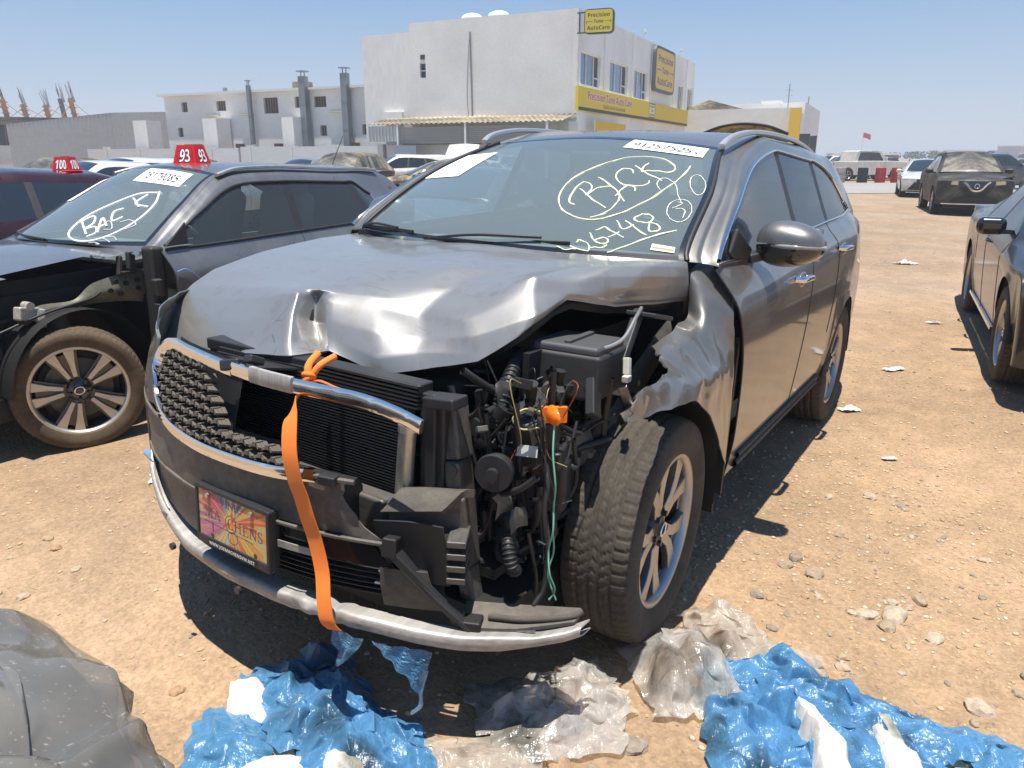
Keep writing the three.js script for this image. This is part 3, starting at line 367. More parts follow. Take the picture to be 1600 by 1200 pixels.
{
  const t = suv, P = SUV_P;
  const tweak = c => {
    c[11][5] = [-.76, 1.375, .795]; c[11][6] = [-.79, 1.395, .735]; c[11][7] = [-.76, 1.405, .69];
    c[12][5] = [-1.15, 1.508, .725]; c[12][6] = [-1.20, 1.555, .645]; c[12][7] = [-1.20, 1.575, .575]; c[12][8] = [-1.17, 1.60, .30]; c[12][9] = [-1.155, 1.612, 0];
    for (const [k, x] of [[13, -1.60], [14, -1.68]]) { c[k][5] = [x, 1.58, .685]; c[k][6] = [x, 1.622, .635]; c[k][7] = [x, 1.645, .55]; c[k][8][1] = 1.662; c[k][9][1] = 1.668; }
    for (const [k, x] of [[15, -2.28], [16, -2.37]]) { c[k][5] = [x, 1.555, .70]; c[k][6] = [x, 1.612, .635]; c[k][7] = [x, 1.64, .55]; c[k][8][1] = 1.655; c[k][9][1] = 1.66; }
    for (let r = 0; r < 5; r++) { c[17][r][2] *= .985; } for (let r = 0; r < 10; r++) { c[19][r][2] *= r < 5 ? .90 : .86; c[20][r][2] *= .90; }
    c[17][4] = [-2.96, 1.277, .825]; c[17][5] = [-2.985, 1.295, .818]; c[17][6] = [-3.12, 1.53, .692]; c[17][7] = [-3.28, 1.57, .60]; c[17][8] = [-3.32, 1.595, .30]; c[17][9] = [-3.33, 1.605, 0];
    c[18][0][2] = .86; c[18][1][2] = .875; c[18][2][2] = .88; c[18][3][2] = .835; c[18][4] = [-3.45, 1.215, .80]; c[18][5] = [-3.47, 1.25, .785]; c[18][6] = [-3.49, 1.30, .75]; c[18][7] = [-3.56, 1.28, .69]; c[18][8] = [-3.63, 1.26, .35]; c[18][9] = [-3.64, 1.26, 0];
    const q = c[16].map((p, r) => r < 4 ? [-2.65, p[1] + (r === 3 ? .02 : 0), p[2] * .995] : null); q[4] = [-2.68, 1.26, .842]; q[5] = [-2.77, 1.478, .732]; q[6] = [-2.86, 1.585, .655]; q[7] = [-2.86, 1.618, .56]; q[8] = [-2.86, 1.638, .30]; q[9] = [-2.86, 1.643, 0]; c.splice(17, 0, q);
    for (const k of [13, 14, 15, 16]) { c[k][6][1] += .012; c[k][6][2] += .004; c[k][7][1] += .008; }
  };
  const skip = (ci, ri, left, f, p, nm) => (nm === 'front_bumper' || nm === 'hood' || (nm === 'fender_l') || (nm === 'fender_r' && ci < 4)) ? null : nm;
  const S = SUV_S = buildCar(t, P, { tweak, map: ci => ci > 16 ? ci - 1 : ci, partOf: skip, paint: M.suv, cs: 8, rs: 4, glass: M.glassTint, wsGlass: M.glass, interior: { hy: .06 }, noSeam: () => false, skipWell: (x, s) => x === 0 && s < 0, mats: { fwin: M.glassPale },
    wheel: { R: .37, r: .245, w: .235, style: 'y', tread: 0, tyre: M.rubberDust, spin: .35 }, skipWheel: (x, l) => l });
  const hw = { R: .37, r: .245, w: .235, style: 'y', tread: 1, tyre: M.rubberDust, spin: .35 };
  addWheel(t, 0, .366, -.815, hw, .04, true, 0); addWheel(t, -2.78, .366, -.815, { ...hw, spin: 1.1 }, 0, true);
  // --- hood
  const HG = loft(HOOD, 8, 8, .2), HN = gridNormals(HG);
  for (let i = 0; i < HG.length; i++) for (let j = 0; j < HG[0].length; j++) { const v = i / (HG.length - 1), u = j / (HG[0].length - 1), p = HG[i][j]; const k = sstep(.25, .7, v); const d = k * (.003 * (N3(p[0] * 7, p[2] * 6, 3.1)) + .0018 * N3(p[0] * 17, p[2] * 15, 7.7)) + .0012 * N3(p[0] * 9, p[2] * 9, 1.2); p[1] += d; }
  const hoodTex = canvasTex(1024, 1024, (c, w, h) => { c.fillStyle = '#f2f1ef'; c.fillRect(0, 0, w, h); srand(31); for (let k = 0; k < 2600; k++) { c.fillStyle = `rgba(${rnd() < .5 ? '255,250,238' : '205,196,182'},${rr(.05, .22)})`; const s = rr(2, 16); c.beginPath(); c.ellipse(rr(0, w), rr(0, h), s, s * rr(.3, 1), rr(0, 3), 0, 7); c.fill(); } c.lineCap = 'round'; for (let k = 0; k < 55; k++) { const x = rr(.45, .98) * w, y = rr(.03, .97) * h, a = rr(-.5, .5) + (rnd() < .5 ? 1.4 : 0), L = rr(8, 90); c.strokeStyle = ['rgba(228,212,170,.5)', 'rgba(250,246,236,.55)', 'rgba(150,142,132,.45)'][k % 3]; c.lineWidth = rr(.5, 1.6); c.beginPath(); c.moveTo(x, y); c.quadraticCurveTo(x + L * .5 * Math.cos(a) + rr(-8, 8), y + L * .5 * Math.sin(a) + rr(-8, 8), x + L * Math.cos(a), y + L * Math.sin(a)); c.stroke(); } for (let k = 0; k < 26; k++) { const y = rr(.44, .62) * h, x = rr(.83, .95) * w; c.strokeStyle = 'rgba(170,128,98,.45)'; c.lineWidth = rr(.8, 2.2); c.beginPath(); c.moveTo(x, y); c.lineTo(x + rr(-40, 10), y + rr(-20, 20)); c.stroke(); } });
  const hoodM = phys(.31, .305, .30, .40, .52, { clearcoat: .7, clearcoatRoughness: .10, map: hoodTex });  // body paint made paler here: the sunlit look is put into the colour
  part('hood', sheet(HG, HN[10][10].y > 0 ? .006 : -.006, p => [(p[0] + .5) / 1.3, (p[2] + .85) / 1.8]), hoodM, t);
  const under = HG.filter((_, i) => i % 3 === 0).map(r => r.filter((_, j) => j % 3 === 0).map(p => [p[0] - .03, p[1] - .035, p[2] * .96])); part('hood_inner_panel', gridGeo(under.slice(1, -1)), M.black, t);
  // --- front left fender, torn
  const FE = [[[-.026, .955, -.80], [-.176, .981, -.80], [-.357, 1.009, -.79], [-.392, 1.142, -.77], [-.52, 1.150, -.865]], [[.048, .943, -.85], [-.094, .95, -.86], [-.272, .963, -.865], [-.375, 1.034, -.86], [-.432, 1.012, -.92]], [[.109, .91, -.905], [-.034, .89, -.915], [-.236, .87, -.92], [-.356, .869, -.925], [-.453, .852, -.935]], [[.373, .923, -.93], [.162, .883, -.94], [-.106, .851, -.945], [-.297, .818, -.945], [-.445, .75, -.945]], [[.447, .862, -.94], [.286, .848, -.955], [.018, .814, -.96], [-.202, .699, -.955], [-.508, .437, -.935]]];
  const FG = loft(FE, 9, 9, .75); for (let i = 0; i < FG.length; i++) for (let j = 0; j < FG[0].length; j++) { const p = FG[i][j], e = 1 - sstep(.5, 1, j / FG[0].length); p[2] += e * .014 * N3(p[0] * 9, p[1] * 9, 5) + .004 * N3(p[0] * 24, p[1] * 22, 2); p[1] += e * .008 * N3(p[0] * 11, p[1] * 8, 9); if (j === 0) { p[0] += .03 * N3(i * .7, 3.3, 1); } }
  part('front_fender', sheet(FG, gridNormals(FG)[20][10].z < 0 ? .005 : -.005, p => [p[0], p[1]]), M.suv, t).userData.label = 'torn and crumpled left front fender';
  part('arch_liner', [gridGeo([-.93, -.62].map(z => Array.from({ length: 25 }, (_, k) => { const a = lerp(1.45, 3.3, k / 24); return [-.01 + .425 * Math.cos(a), .37 + .425 * Math.sin(a), z]; }))), gridGeo(loft([[[-.36, .62, -.93], [-.50, .50, -.90]], [[-.44, .42, -.92], [-.58, .40, -.885]], [[-.53, .22, -.90], [-.66, .16, -.87]]], 4, 4)), gridGeo(loft([[[-.36, .62, -.93], [-.36, .62, -.60]], [[-.44, .42, -.92], [-.42, .42, -.60]], [[-.53, .22, -.90], [-.53, .22, -.60]]], 4, 4)), box(.9, .55, .02, -.05, .70, -.60), box(.02, .60, .35, -.50, .62, -.76)], M.black, t);
  // door edge, hinge pillar seen in the gap
  part('door_hinge', [box(.05, .06, .05, -.60, .90, -.86, 0, 0, 0, .008), box(.05, .06, .05, -.64, .48, -.85, 0, 0, 0, .008)], M.steel, t);
  part('hinge_pillar', box(.12, .80, .06, -.60, .72, -.80), M.black, t);
  // --- trims: window chrome, belt, rails, rocker
  for (const l of [true, false]) {
    part('window_chrome', [tube(rowPts(S, 5, 10.1, 18, l, .004), .008, 110, 6), tube(rowPts(S, 4, 10.1, 18, l, .004), .008, 110, 6)], M.chrome, t);
    part('rocker_molding', [tube(rowPts(S, .50, 10.4, 15.4, l, .006), .012, 60, 6), tube(rowPts(S, .25, 10.4, 15.4, l, .004), .016, 60, 6)], M.trim, t);
    part('rocker_chrome', tube(rowPts(S, .40, 10.5, 15.3, l, .010), .006, 60, 6), M.chrome, t);
    const s = l ? -1 : 1;
    const rail = [[-1.10, 1.578, .60], [-1.17, 1.610, .606], [-1.40, 1.648, .61], [-1.8, 1.664, .612], [-2.4, 1.648, .612], [-2.75, 1.610, .61], [-2.95, 1.565, .608]].map(p => [p[0], p[1], p[2] * s]);
    part('roof_rail', bar(rail, .030, .022, V(0, 1, 0), 48), mat(.62, .62, .63, .35, .8), t); part('tail_light', sheet(loft([[[-3.32, 1.24, .765], [-3.40, 1.245, .748], [-3.50, 1.24, .715]], [[-3.34, 1.17, .795], [-3.42, 1.17, .776], [-3.52, 1.16, .745]], [[-3.36, 1.10, .815], [-3.44, 1.09, .80], [-3.54, 1.08, .765]]].map(r => r.map(p => [p[0], p[1], s * p[2]])), 4, 4), .012), M.red, t); part('reverse_lamp', sheet(loft([[[-3.22, 1.25, .785], [-3.31, 1.245, .77]], [[-3.24, 1.19, .81], [-3.33, 1.185, .796]]].map(r => r.map(p => [p[0], p[1], s * p[2]])), 4, 4), .010), M.lens, t);
    for (const [x, y] of [[-1.55, 1.09], [-2.5, 1.16]]) { const hx = x + .20, z = s * (.952); const h = sub('door_handle', t); part('grip', tube([[hx - .10, y - .055, s * .935], [hx - .085, y - .05, s * .968], [hx, y - .045, s * .975], [hx + .085, y - .045, s * .965], [hx + .10, y - .045, s * .935]], .014, 30, 8), M.chrome, h); part('cup', new THREE.SphereGeometry(1, 18, 10).scale(.065, .035, .012).translate(hx - .02, y - .055, z - s * .010), M.suv, h); }
  }
  // --- side mirrors
  for (const s of [-1, 1]) {
    const m = sub('side_mirror', t); const cx = -.86, cy = 1.225, cz = s * .985;
    const shape = (y0, y1) => { const G = []; for (let i = 0; i <= 14; i++) { const ph = lerp(y0, y1, i / 14), row = []; for (let j = 0; j <= 32; j++) { const a = j / 32 * 2 * PI, k = v => Math.sign(v) * Math.pow(Math.abs(v), .75); const cc = Math.cos(ph), rx = k(Math.cos(a)) * cc, rz = k(Math.sin(a)) * cc; row.push([cx + (rx > 0 ? rx * .10 : rx * .045), cy + Math.sign(Math.sin(ph)) * Math.pow(Math.abs(Math.sin(ph)), .8) * .085 * (1 - .16 * s * rz), cz + rz * .125]); } G.push(row); } return gridGeo(G, uvXY); };
    part('cap', shape(.02, PI / 2), M.suv, m); part('lower_shell', shape(-PI / 2, -.06), M.gloss, m);
    part('indicator', tube([[cx + .085, cy - .003, cz - s * .05], [cx + .098, cy - .003, cz], [cx + .075, cy - .003, cz + s * .09], [cx + .02, cy - .003, cz + s * .124]], .009, 24, 6), M.lens, m);
    part('mirror_arm', [between([cx + .01, cy - .045, cz - s * .09], [-.78, 1.165, s * .84], .07, .035, .01), box(.17, .10, .02, -.68, 1.20, s * .845, 0, s * .12, .5, .008)], M.trim, m);
    part('mirror_glass', box(.004, .12, .20, cx - .047, cy, cz), M.chrome, m);
  }
  // --- windshield extras
  const ws = (u, v, off = .004) => { const I = lerp(12, 10, v) * S.cs, Jx = lerp(7, 11, u) * S.rs, i0 = Math.min(Math.floor(I), 12 * S.cs - 1), j0 = Math.min(Math.floor(Jx), 11 * S.rs - 1), fi = I - i0, fj = Jx - j0; const q = [0, 1, 2].map(k => lerp(lerp(S.D[i0][j0][k], S.D[i0][j0 + 1][k], fj), lerp(S.D[i0 + 1][j0][k], S.D[i0 + 1][j0 + 1][k], fj), fi)), w = S.N[Math.round(I)][Math.round(Jx)]; return V(q[0] - w.x * off, q[1] - w.y * off, q[2] - w.z * off); };
  const pts = (f, L, off) => { const o = []; for (let k = 0; k < L.length; k += 2) o.push(f(clamp(L[k], .01, .99), clamp(L[k + 1], .01, .99), off)); return o; };
  globalThis.__ws = { pts };
  const chalk = mat(.74, .77, .52, .95), chalkW = mat(.78, .79, .74, .95);
  const stroke = (P3, w) => { const l = []; for (let k = 0; k < 4; k++) { const q = densify(P3.map(p => p.toArray()), 5).map((p, i) => [p[0] + w * .8 * N3(i * .22, k * 7.3, 1), p[1] + w * .6 * N3(i * .22, k * 7.3, 5), p[2] + w * 1.0 * N3(i * .22, k * 7.3, 9)]); l.push(tube(k === 3 ? q.slice(2, -2) : q, w * (k ? .32 : .5), q.length * 2, 4)); } return merge(l); }; srand(3);
  part('chalk_writing', CH1.map(L => stroke(pts(ws, L.map((q, i) => i % 2 ? q * .93 : q), .001), .0056)), chalk, t).userData.label = 'yellow chalk BACK and number on the windshield';
  part('chalk_mark', CH2.map(L => stroke(pts(ws, L.map((q, i) => i % 2 ? q * .95 : q), .002), .0028)), chalkW, t);
  const quad = (f, q, off, n = 8) => { const G = []; for (let i = 0; i <= n; i++) { G.push([]); for (let j = 0; j <= n; j++) { const a = i / n, b = j / n, u = lerp(lerp(q[0], q[2], b), lerp(q[6], q[4], b), a), v = lerp(lerp(q[1], q[3], b), lerp(q[7], q[5], b), a); G[i].push(f(u, v, off).toArray()); } } return gridGeo(G, (p, i, j) => [j / n, 1 - i / n]); };
  globalThis.__quad = quad;
  const stTex = canvasTex(512, 128, (c, w, h) => { c.fillStyle = '#f4f4f1'; c.fillRect(0, 0, w, h); c.fillStyle = '#151515'; c.font = 'bold 92px sans-serif'; c.textBaseline = 'middle'; c.fillText('91257525', 36, 70, 390); c.font = 'bold 58px sans-serif'; c.fillText('x', 440, 82); });
  part('number_sticker', quad(ws, [.66, .035, .945, .055, .935, .185, .655, .155], .004), mat(1, 1, 1, .5, 0, { map: stTex }), t);
  const papTex = canvasTex(512, 512, (c, w, h) => { c.fillStyle = '#f6f6f4'; c.fillRect(0, 0, w, h); c.fillStyle = '#555'; c.font = '20px sans-serif'; for (let k = 0; k < 5; k++) c.fillRect(60, 250 + k * 40, 330 - (k % 3) * 60, 5); c.fillRect(200, 40, 160, 8); c.fillRect(220, 70, 100, 8); c.fillRect(60, 90, 90, 10); });
  part('paper_sheet', quad(ws, [.02, .235, .165, .225, .165, .51, .02, .53], .004), mat(1, 1, 1, .6, 0, { map: papTex }), t);
  const smTex = canvasTex(128, 64, (c, w, h) => { c.fillStyle = '#e8e2d2'; c.fillRect(0, 0, w, h); c.fillStyle = '#d86a2a'; c.fillRect(6, 26, 116, 24); c.fillStyle = '#7d8a5a'; c.fillRect(10, 8, 100, 8); });
  part('inspection_sticker', quad(ws, [.905, .865, .965, .88, .965, .925, .905, .91], .004), mat(1, 1, 1, .5, 0, { map: smTex }), t);
  // black border of the glass
  part('glass_border', [quad(ws, [0, 0, 1, 0, 1, .035, 0, .035], .002, 24), quad(ws, [0, .945, 1, .945, 1, 1, 0, 1], .002, 24), quad(ws, [0, 0, .022, 0, .022, 1, 0, 1], .0025, 24), quad(ws, [.978, 0, 1, 0, 1, 1, .978, 1], .0025, 24)], M.gloss, t);
  part('pillar_molding', [tube(colPts(S, 10, 7, 7, false).concat(rowPts(S, 7, 10, 12, false, .004)), .010, 40, 6), tube(rowPts(S, 7, 10, 12, true, .004), .010, 40, 6)], M.trim, t);
  for (const [u0, u1, v0, v1] of [[.03, .22, .955, .935], [.36, .66, .975, .90]]) { const w = sub('wiper', t); part('arm', bar([ws(u0, v0, .015).toArray(), ws(lerp(u0, u1, .5), lerp(v0, v1, .5), .028).toArray(), ws(u1, v1, .016).toArray()], .012, .010), M.trim, w); part('blade', bar([ws(u0 - .02, v0 + .01, .01).toArray(), ws(u1 + .07, v1 + .015, .01).toArray()], .008, .014), M.black, w); }
  part('cowl_panel', gridGeo(loft([rowPts(S, 7, 9.6, 10, false).slice(-1).map(v => [v.x + .02, v.y - .02, v.z]).concat([[-.18, 1.15, .4], [-.13, 1.155, 0], [-.18, 1.15, -.4], [-.40, 1.14, -.76]]), [[-.48, 1.165, .78], [-.36, 1.175, .4], [-.26, 1.18, 0], [-.36, 1.175, -.4], [-.48, 1.165, -.76]]], 6, 2)), M.trim, t);
}
// ---------- crushed front end of the SUV ----------
{
  const t = suv, P = SUV_P, W = P.W;
  const xf = z => P.fo - P.nk * Math.pow(Math.abs(z) / W, P.ne);
  const fx = (z, y) => xf(z) - (y > .72 ? (y - .72) * .28 : 0) - (y < .42 ? (.42 - y) * .25 : 0);
  const patch = (z0, z1f, y0, y1, nz, ny, off, sh) => { const G = []; for (let i = 0; i <= ny; i++) { G.push([]); const y = lerp(y0, y1, i / ny); for (let j = 0; j <= nz; j++) { const z = lerp(typeof z0 === 'function' ? z0(y) : z0, typeof z1f === 'function' ? z1f(y) : z1f, j / nz); const q = [fx(z, y) + off, y, z]; if (sh) sh(q, j / nz, i / ny); G[i].push(q); } } return G; };
  const torn = y => lerp(-.62, -.36, sstep(.38, .66, y)) + .018 * N3(y * 30, 2.2, 0);
  // bumper cover: upper painted band, right corner, lower black apron
  const dent = (q, u, v) => { q[0] += .006 * N3(q[2] * 8, q[1] * 9, 4) - .02 * sstep(.55, 1, u) * (.5 + .5 * N3(q[2] * 12, q[1] * 14, 6)); };
  const bp = mat(.19, .178, .16, .62, .15, { map: rep(texSoft, 1.1), bumpMap: rep(texPlastic, 2), bumpScale: .0004 });
  part('bumper_cover', sheet(patch(.90, torn, .545, .70, 70, 10, 0, dent), .004, p => [p[2], p[1]]), bp, t).userData.label = 'dusty bumper cover broken off on its left side';
  const corner = []; for (let i = 0; i <= 16; i++) { const y = lerp(.40, .99, i / 16), row = []; for (let j = 0; j <= 22; j++) { const q = j / 22; const z0 = y < .72 ? lerp(.62, .40, sstep(.52, .40, y)) : lerp(.43, .58, sstep(.72, .95, y)); const s = lerp(z0, .935, q); const zz = Math.min(s, .935); let x = fx(zz, y) + .006; const back = Math.max(0, q - .80) / .20; row.push([lerp(x, .40, back * back), y, lerp(zz, .945 - .02 * (y - .7), back) - .12 * sstep(.82, 1.0, y) * q]); } corner.push(row); }
  part('bumper_corner', sheet(corner, -.004, p => [p[2] + p[0], p[1]]), M.suv, t).userData.label = 'scratched right front corner';
  part('bumper_apron', sheet(patch(.60, .17, .375, .545, 20, 8, -.014), .004, p => [p[2], p[1]]), bp, t);
  part('apron_panel', sheet(patch(-.165, y => torn(y) + .05, .475, .548, 30, 5, -.006), .004, p => [p[2], p[1]]), M.gloss, t);
  part('bumper_crease', [bar(patch(.86, -.40, .700, .7, 30, 1, .004)[0], .012, .012), bar(patch(.80, -.50, .542, .542, 30, 1, .004)[0], .010, .010)], bp, t);
  part('lower_grille_backing', gridGeo(patch(.16, -.585, .365, .48, 30, 3, -.045)), M.black, t);
  for (let k = 0; k < 6; k++) part('grille_slat', bar(patch(.15, -.30 - .045 * k * 0 - .26, .38 + k * .0165, .38, 16, 1, -.025)[0], .018, .005), M.trim, t);
  for (const [z, y] of [[-.47, .455], [-.50, .435], [-.46, .420], [-.49, .40]]) part('slat_clip', box(.006, .004, .05, fx(z, y) - .012, y, z, 0, .25, 0), M.paper, t);
  part('apron_end', sheet(patch(-.46, y => -.60 + .03 * sstep(.36, .5, y), .36, .475, 10, 5, .0), .004), M.dusty, t);
  part('air_dam_strip', sheet(patch(-.17, -.30, .475, .495, 6, 2, .010), .003), M.satin, t);
  // silver lower lip
  const lipP = [[.62, .455], [.55, .42], [.44, .375], [.26, .335], [.05, .322], [-.15, .32], [-.30, .322], [-.45, .318], [-.58, .308], [-.68, .302], [-.76, .304], [-.83, .312], [-.89, .324], [-.925, .338]]; const xl = z => z < 0 ? .92 - .30 * Math.pow(-z / .9, 2.6) : xf(z);
  const LG = []; for (const [a, b, c] of [[0, .022, -.02], [0, .025, .018], [0, .019, .029], [0, .004, .032], [0, -.014, .027], [0, -.024, .010], [0, -.027, -.03]]) LG.push(lipP.map(([z, y]) => [xl(z) + c - .012, y + b * (z < -.8 ? .7 : 1), z])); 
  const LL = loft(LG, 8, 3, .5); for (const r of LL) for (const p of r) { const d = Math.exp(-Math.pow((p[2] + .30) / .09, 2)); p[1] += d * .018 * N3(p[2] * 22, 1, 3) + .003 * N3(p[2] * 7, 3, 1); p[0] += d * .022 * N3(p[2] * 18, 4, p[1] * 20); }
  part('skid_lip', sheet(LL, .004, p => [p[2], p[1] * 2]), M.satin, t).userData.label = 'silver scuffed lower bumper lip';
  for (const z of [0.31, -.03, -.66]) part('lip_screw', cyl(.011, .011, .01, xf(z) + .035, lipP.reduce((a, b) => Math.abs(b[0] - z) < Math.abs(a[0] - z) ? b : a)[1] - .015, z, 0, 0, PI / 2, 12), M.rimDark, t);
  // black splash tray hanging out on the left
  const tray = loft([[[.765, .325, -.66], [.695, .328, -.78], [.60, .345, -.90]], [[.72, .327, -.64], [.65, .328, -.76], [.575, .350, -.90]], [[.66, .325, -.60], [.59, .325, -.73], [.545, .352, -.89]]], 8, 6, .8); part('splash_tray', sheet(tray, .010, p => [p[0], p[2]]), mat(.15, .14, .125, .85, 0, { map: texSoft }), t);
  part('tray_edge', tube([[.70, .345, -.70], [.66, .35, -.79], [.59, .362, -.89], [.57, .37, -.905]], .009, 30, 6), M.dusty, t);
  part('tray_seal', [bar([[.76, .318, -.66], [.70, .325, -.74], [.66, .327, -.82]], .03, .014), bar([[.82, .52, -.495], [.79, .42, -.58], [.745, .325, -.675]], .035, .016), bar([[.845, .545, -.47], [.83, .50, -.515], [.785, .40, -.60], [.75, .33, -.66]], .016, .024)], M.trim, t);
  part('hinge_clip', box(.05, .03, .05, .735, .335, -.675, 0, .4, 0, .006), M.black, t); part('hinge_clip', box(.04, .05, .04, .83, .535, -.485, 0, .3, .2, .006), M.black, t);
  // number plate in its frame
  const pl = sub('number_plate', t); pl.position.set(.934, .49, -.007); pl.rotation.set(0, -.035, .03);
  const plTex = canvasTex(768, 400, (c, w, h) => {
    const cx = w * .48, cy = h * .50; srand(77); c.fillStyle = '#c9b07a'; c.fillRect(0, 0, w, h);
    const pal = ['#c8455a', '#3d6f8f', '#2d3f7a', '#8fb0b4', '#e07a2a', '#e8c03a', '#c83a3a', '#9fc6b8', '#d8a04a', '#b8495f'];
    for (let k = 0; k < 150; k++) { const a = rnd() * 2 * PI, b = a + rr(.04, .16), r0 = rr(10, 120), r1 = rr(200, 480); const q = ((a / (2 * PI)) * 8) | 0; const set = [['#e8b64a', '#d98a3a', '#dcc870'], ['#e07a2a', '#e8c03a', '#d85a34'], ['#8fc4c8', '#e8d070', '#e08a4a'], ['#b86a8a', '#9a6a8c', '#c87a92'], ['#c8455a', '#b83a4c', '#d87a86'], ['#3d6f8f', '#6f8fa4', '#8a98a0'], ['#2d3f7a', '#4a5f9a', '#c84a4a'], ['#d84a34', '#e0a040', '#c85a5a']][q]; c.fillStyle = set[(rnd() * 3) | 0]; c.globalAlpha = .75; c.beginPath(); c.moveTo(cx + r0 * Math.cos(a), cy + r0 * Math.sin(a)); c.lineTo(cx + r1 * Math.cos(a), cy + r1 * Math.sin(a)); c.lineTo(cx + r1 * Math.cos(b), cy + r1 * Math.sin(b)); c.closePath(); c.fill(); }
    c.globalAlpha = .9; for (let k = 0; k < 26; k++) { const a = rnd() * 2 * PI, r = rr(40, 110); c.fillStyle = ['#e8c832', '#e0762a', '#d84a2e'][k % 3]; c.beginPath(); c.ellipse(cx + .5 * r * Math.cos(a), cy + .5 * r * Math.sin(a), r * .5, 12, a, 0, 7); c.fill(); }
    c.globalAlpha = .85; c.strokeStyle = '#2b2f66'; c.fillStyle = '#2b2f66'; c.lineWidth = 7; c.font = 'bold 84px serif'; c.save(); c.translate(250, 92); c.fillText('VINIC', 0, 0); c.restore(); c.font = '120px serif'; c.fillText('MA', 60, 225); c.fillText('CHENS', 330, 250); c.beginPath(); c.moveTo(60, 262); c.lineTo(620, 282); c.stroke(); c.beginPath(); c.ellipse(370, 210, 60, 70, 0, 0, 7); c.stroke(); c.beginPath(); c.ellipse(390, 315, 55, 48, 0, 0, 7); c.stroke(); c.fillRect(150, 255, 16, 80); c.globalAlpha = 1;
    for (const [x, y] of [[150, 370], [640, 372]]) { c.fillStyle = '#3a2a20'; c.beginPath(); c.arc(x, y, 20, 0, 7); c.fill(); }
  });
  part('plate', new THREE.PlaneGeometry(.296, .148).rotateY(PI / 2).translate(.008, .006, 0), mat(1, 1, 1, .32, 0, { map: plTex }), pl);
  part('plate_frame', [box(.024, .014, .322, 0, .083, 0, 0, 0, 0, .004), box(.024, .026, .322, 0, -.077, 0, 0, 0, 0, .004), box(.024, .175, .014, 0, 0, .155, 0, 0, 0, .004), box(.024, .175, .014, 0, 0, -.155, 0, 0, 0, .004), box(.03, .16, .31, -.012, 0, 0)], M.trim, pl);
  const webTex = canvasTex(1024, 96, (c, w, h) => { c.fillStyle = '#1d1c1b'; c.fillRect(0, 0, w, h); c.fillStyle = '#e8e8e4'; c.font = 'bold 74px sans-serif'; c.textAlign = 'center'; c.textBaseline = 'middle'; c.fillText('WWW.JOEMACHENSVW.NET', w / 2, h / 2 + 3, 960); });
  part('frame_lettering', new THREE.PlaneGeometry(.215, .018).rotateY(PI / 2).translate(.0135, -.077, .0), mat(1, 1, 1, .5, 0, { map: webTex }), pl);
  for (const z of [-.09, .10]) part('plate_screw', cyl(.007, .007, .01, .012, .065, z, 0, 0, PI / 2, 12), M.alu, pl);
  part('plate_bracket', box(.05, .13, .28, .89, .49, -.007), M.black, t);
  // --- grille
  const grf = (z, y, d = 0) => [fx(z, y) + .012 + d, y, z];
  part('grille_frame', [bar([grf(-.30, .705), grf(-.18, .692), grf(-.02, .688), grf(.16, .692), grf(.32, .715), grf(.42, .76), grf(.455, .82), grf(.44, .885), grf(.38, .925), grf(.25, .928), grf(.12, .922), grf(.03, .915)], .016, .034)], M.chrome, t);
  part('grille_bar', [bar([grf(.02, .925, .01), grf(-.06, .925, .02), grf(-.14, .923, .025), grf(-.26, .918, .02), grf(-.40, .905, .01), grf(-.50, .888, .03), grf(-.575, .872, .06)], .014, .036)], M.chrome, t);
  part('bar_sleeve', bar([grf(-.07, .927, .024), grf(-.14, .926, .029), grf(-.215, .922, .026)], .018, .042), M.satin, t);
  part('frame_bracket', [box(.04, .03, .06, .875, .93, .03, .2, .3, .2, .006), box(.05, .022, .03, .845, .945, -.02, .2, .1, .4, .005), box(.03, .025, .05, fx(-.335, .70) + .01, .70, -.335, 0, .2, 0, .005)], M.trim, t);
  const chev = (() => { const a = box(.034, .0075, .026, 0, 0, .0105, .5, .25, 0), b = box(.034, .0075, .026, 0, 0, -.0105, -.5, -.25, 0), c = box(.026, .012, .012, .006, .004, 0); return merge([a, b, c]); })();
  const studM = mat(.26, .25, .23, .7, 0, { map: rep(texGrime, 3) }); let cnt = 0; for (let r = 0; r < 8; r++) for (let k = 0; k < 14; k++) {
    const y = .716 + r * .0262, z = .43 - k * .046 - (r % 2) * .023; const lim = r < 2 ? -.19 : r < 3 ? .06 : lerp(.02, .20, (r - 2) / 6) + .03 * N3(r * 2.1, 1, 4); const edge = .435 - (r < 2 ? .10 - .05 * r : 0) - (r > 6 ? .02 : 0); if (z < lim || z > edge) continue; if (r < 3 && z < .06 && z > -.02 && r === 2) continue;
    const m = part('grille_stud', chev, studM, t); m.position.set(fx(z, y) - .004, y, z); m.rotation.set(.04 * N3(r, k, 1), -.35 * z, .12 + .2 * N3(r * 3.3, k * 2.7, 2)); cnt++;
  }
  part('grille_backing', [gridGeo(patch(.44, .05, .70, .925, 20, 6, -.045)), gridGeo(patch(.05, -.20, .70, .745, 12, 3, -.045))], M.black, t);
  // trim panel above the grille, under the hood edge
  part('grille_shroud', sheet(loft([[[.66, .86, .58], [.76, .90, .38], [.83, .915, .15], [.84, .91, .03]], [[.58, .80, .62], [.66, .85, .38], [.70, .885, .15], [.68, .885, -.04]], [[.50, .78, .62], [.52, .82, .38], [.52, .85, .15], [.52, .85, -.04]]], 8, 6), .006), M.black, t);
  // --- radiator pack
  part('condenser_core', box(.03, .40, .76, .685, .70, -.05), mat(.012, .012, .013, .7), t);
  const fins = []; for (let k = 0; k < 44; k++) fins.push(box(.014, .0034, .75, .703, .512 + k * .0087, -.05)); part('condenser_fins', fins, mat(.032, .032, .034, .5, .4), t);
  const vf = []; for (let k = 0; k < 60; k++) vf.push(box(.004, .37, .0022, .7005, .70, .32 - k * .0125)); part('condenser_ribs', vf, M.black, t);
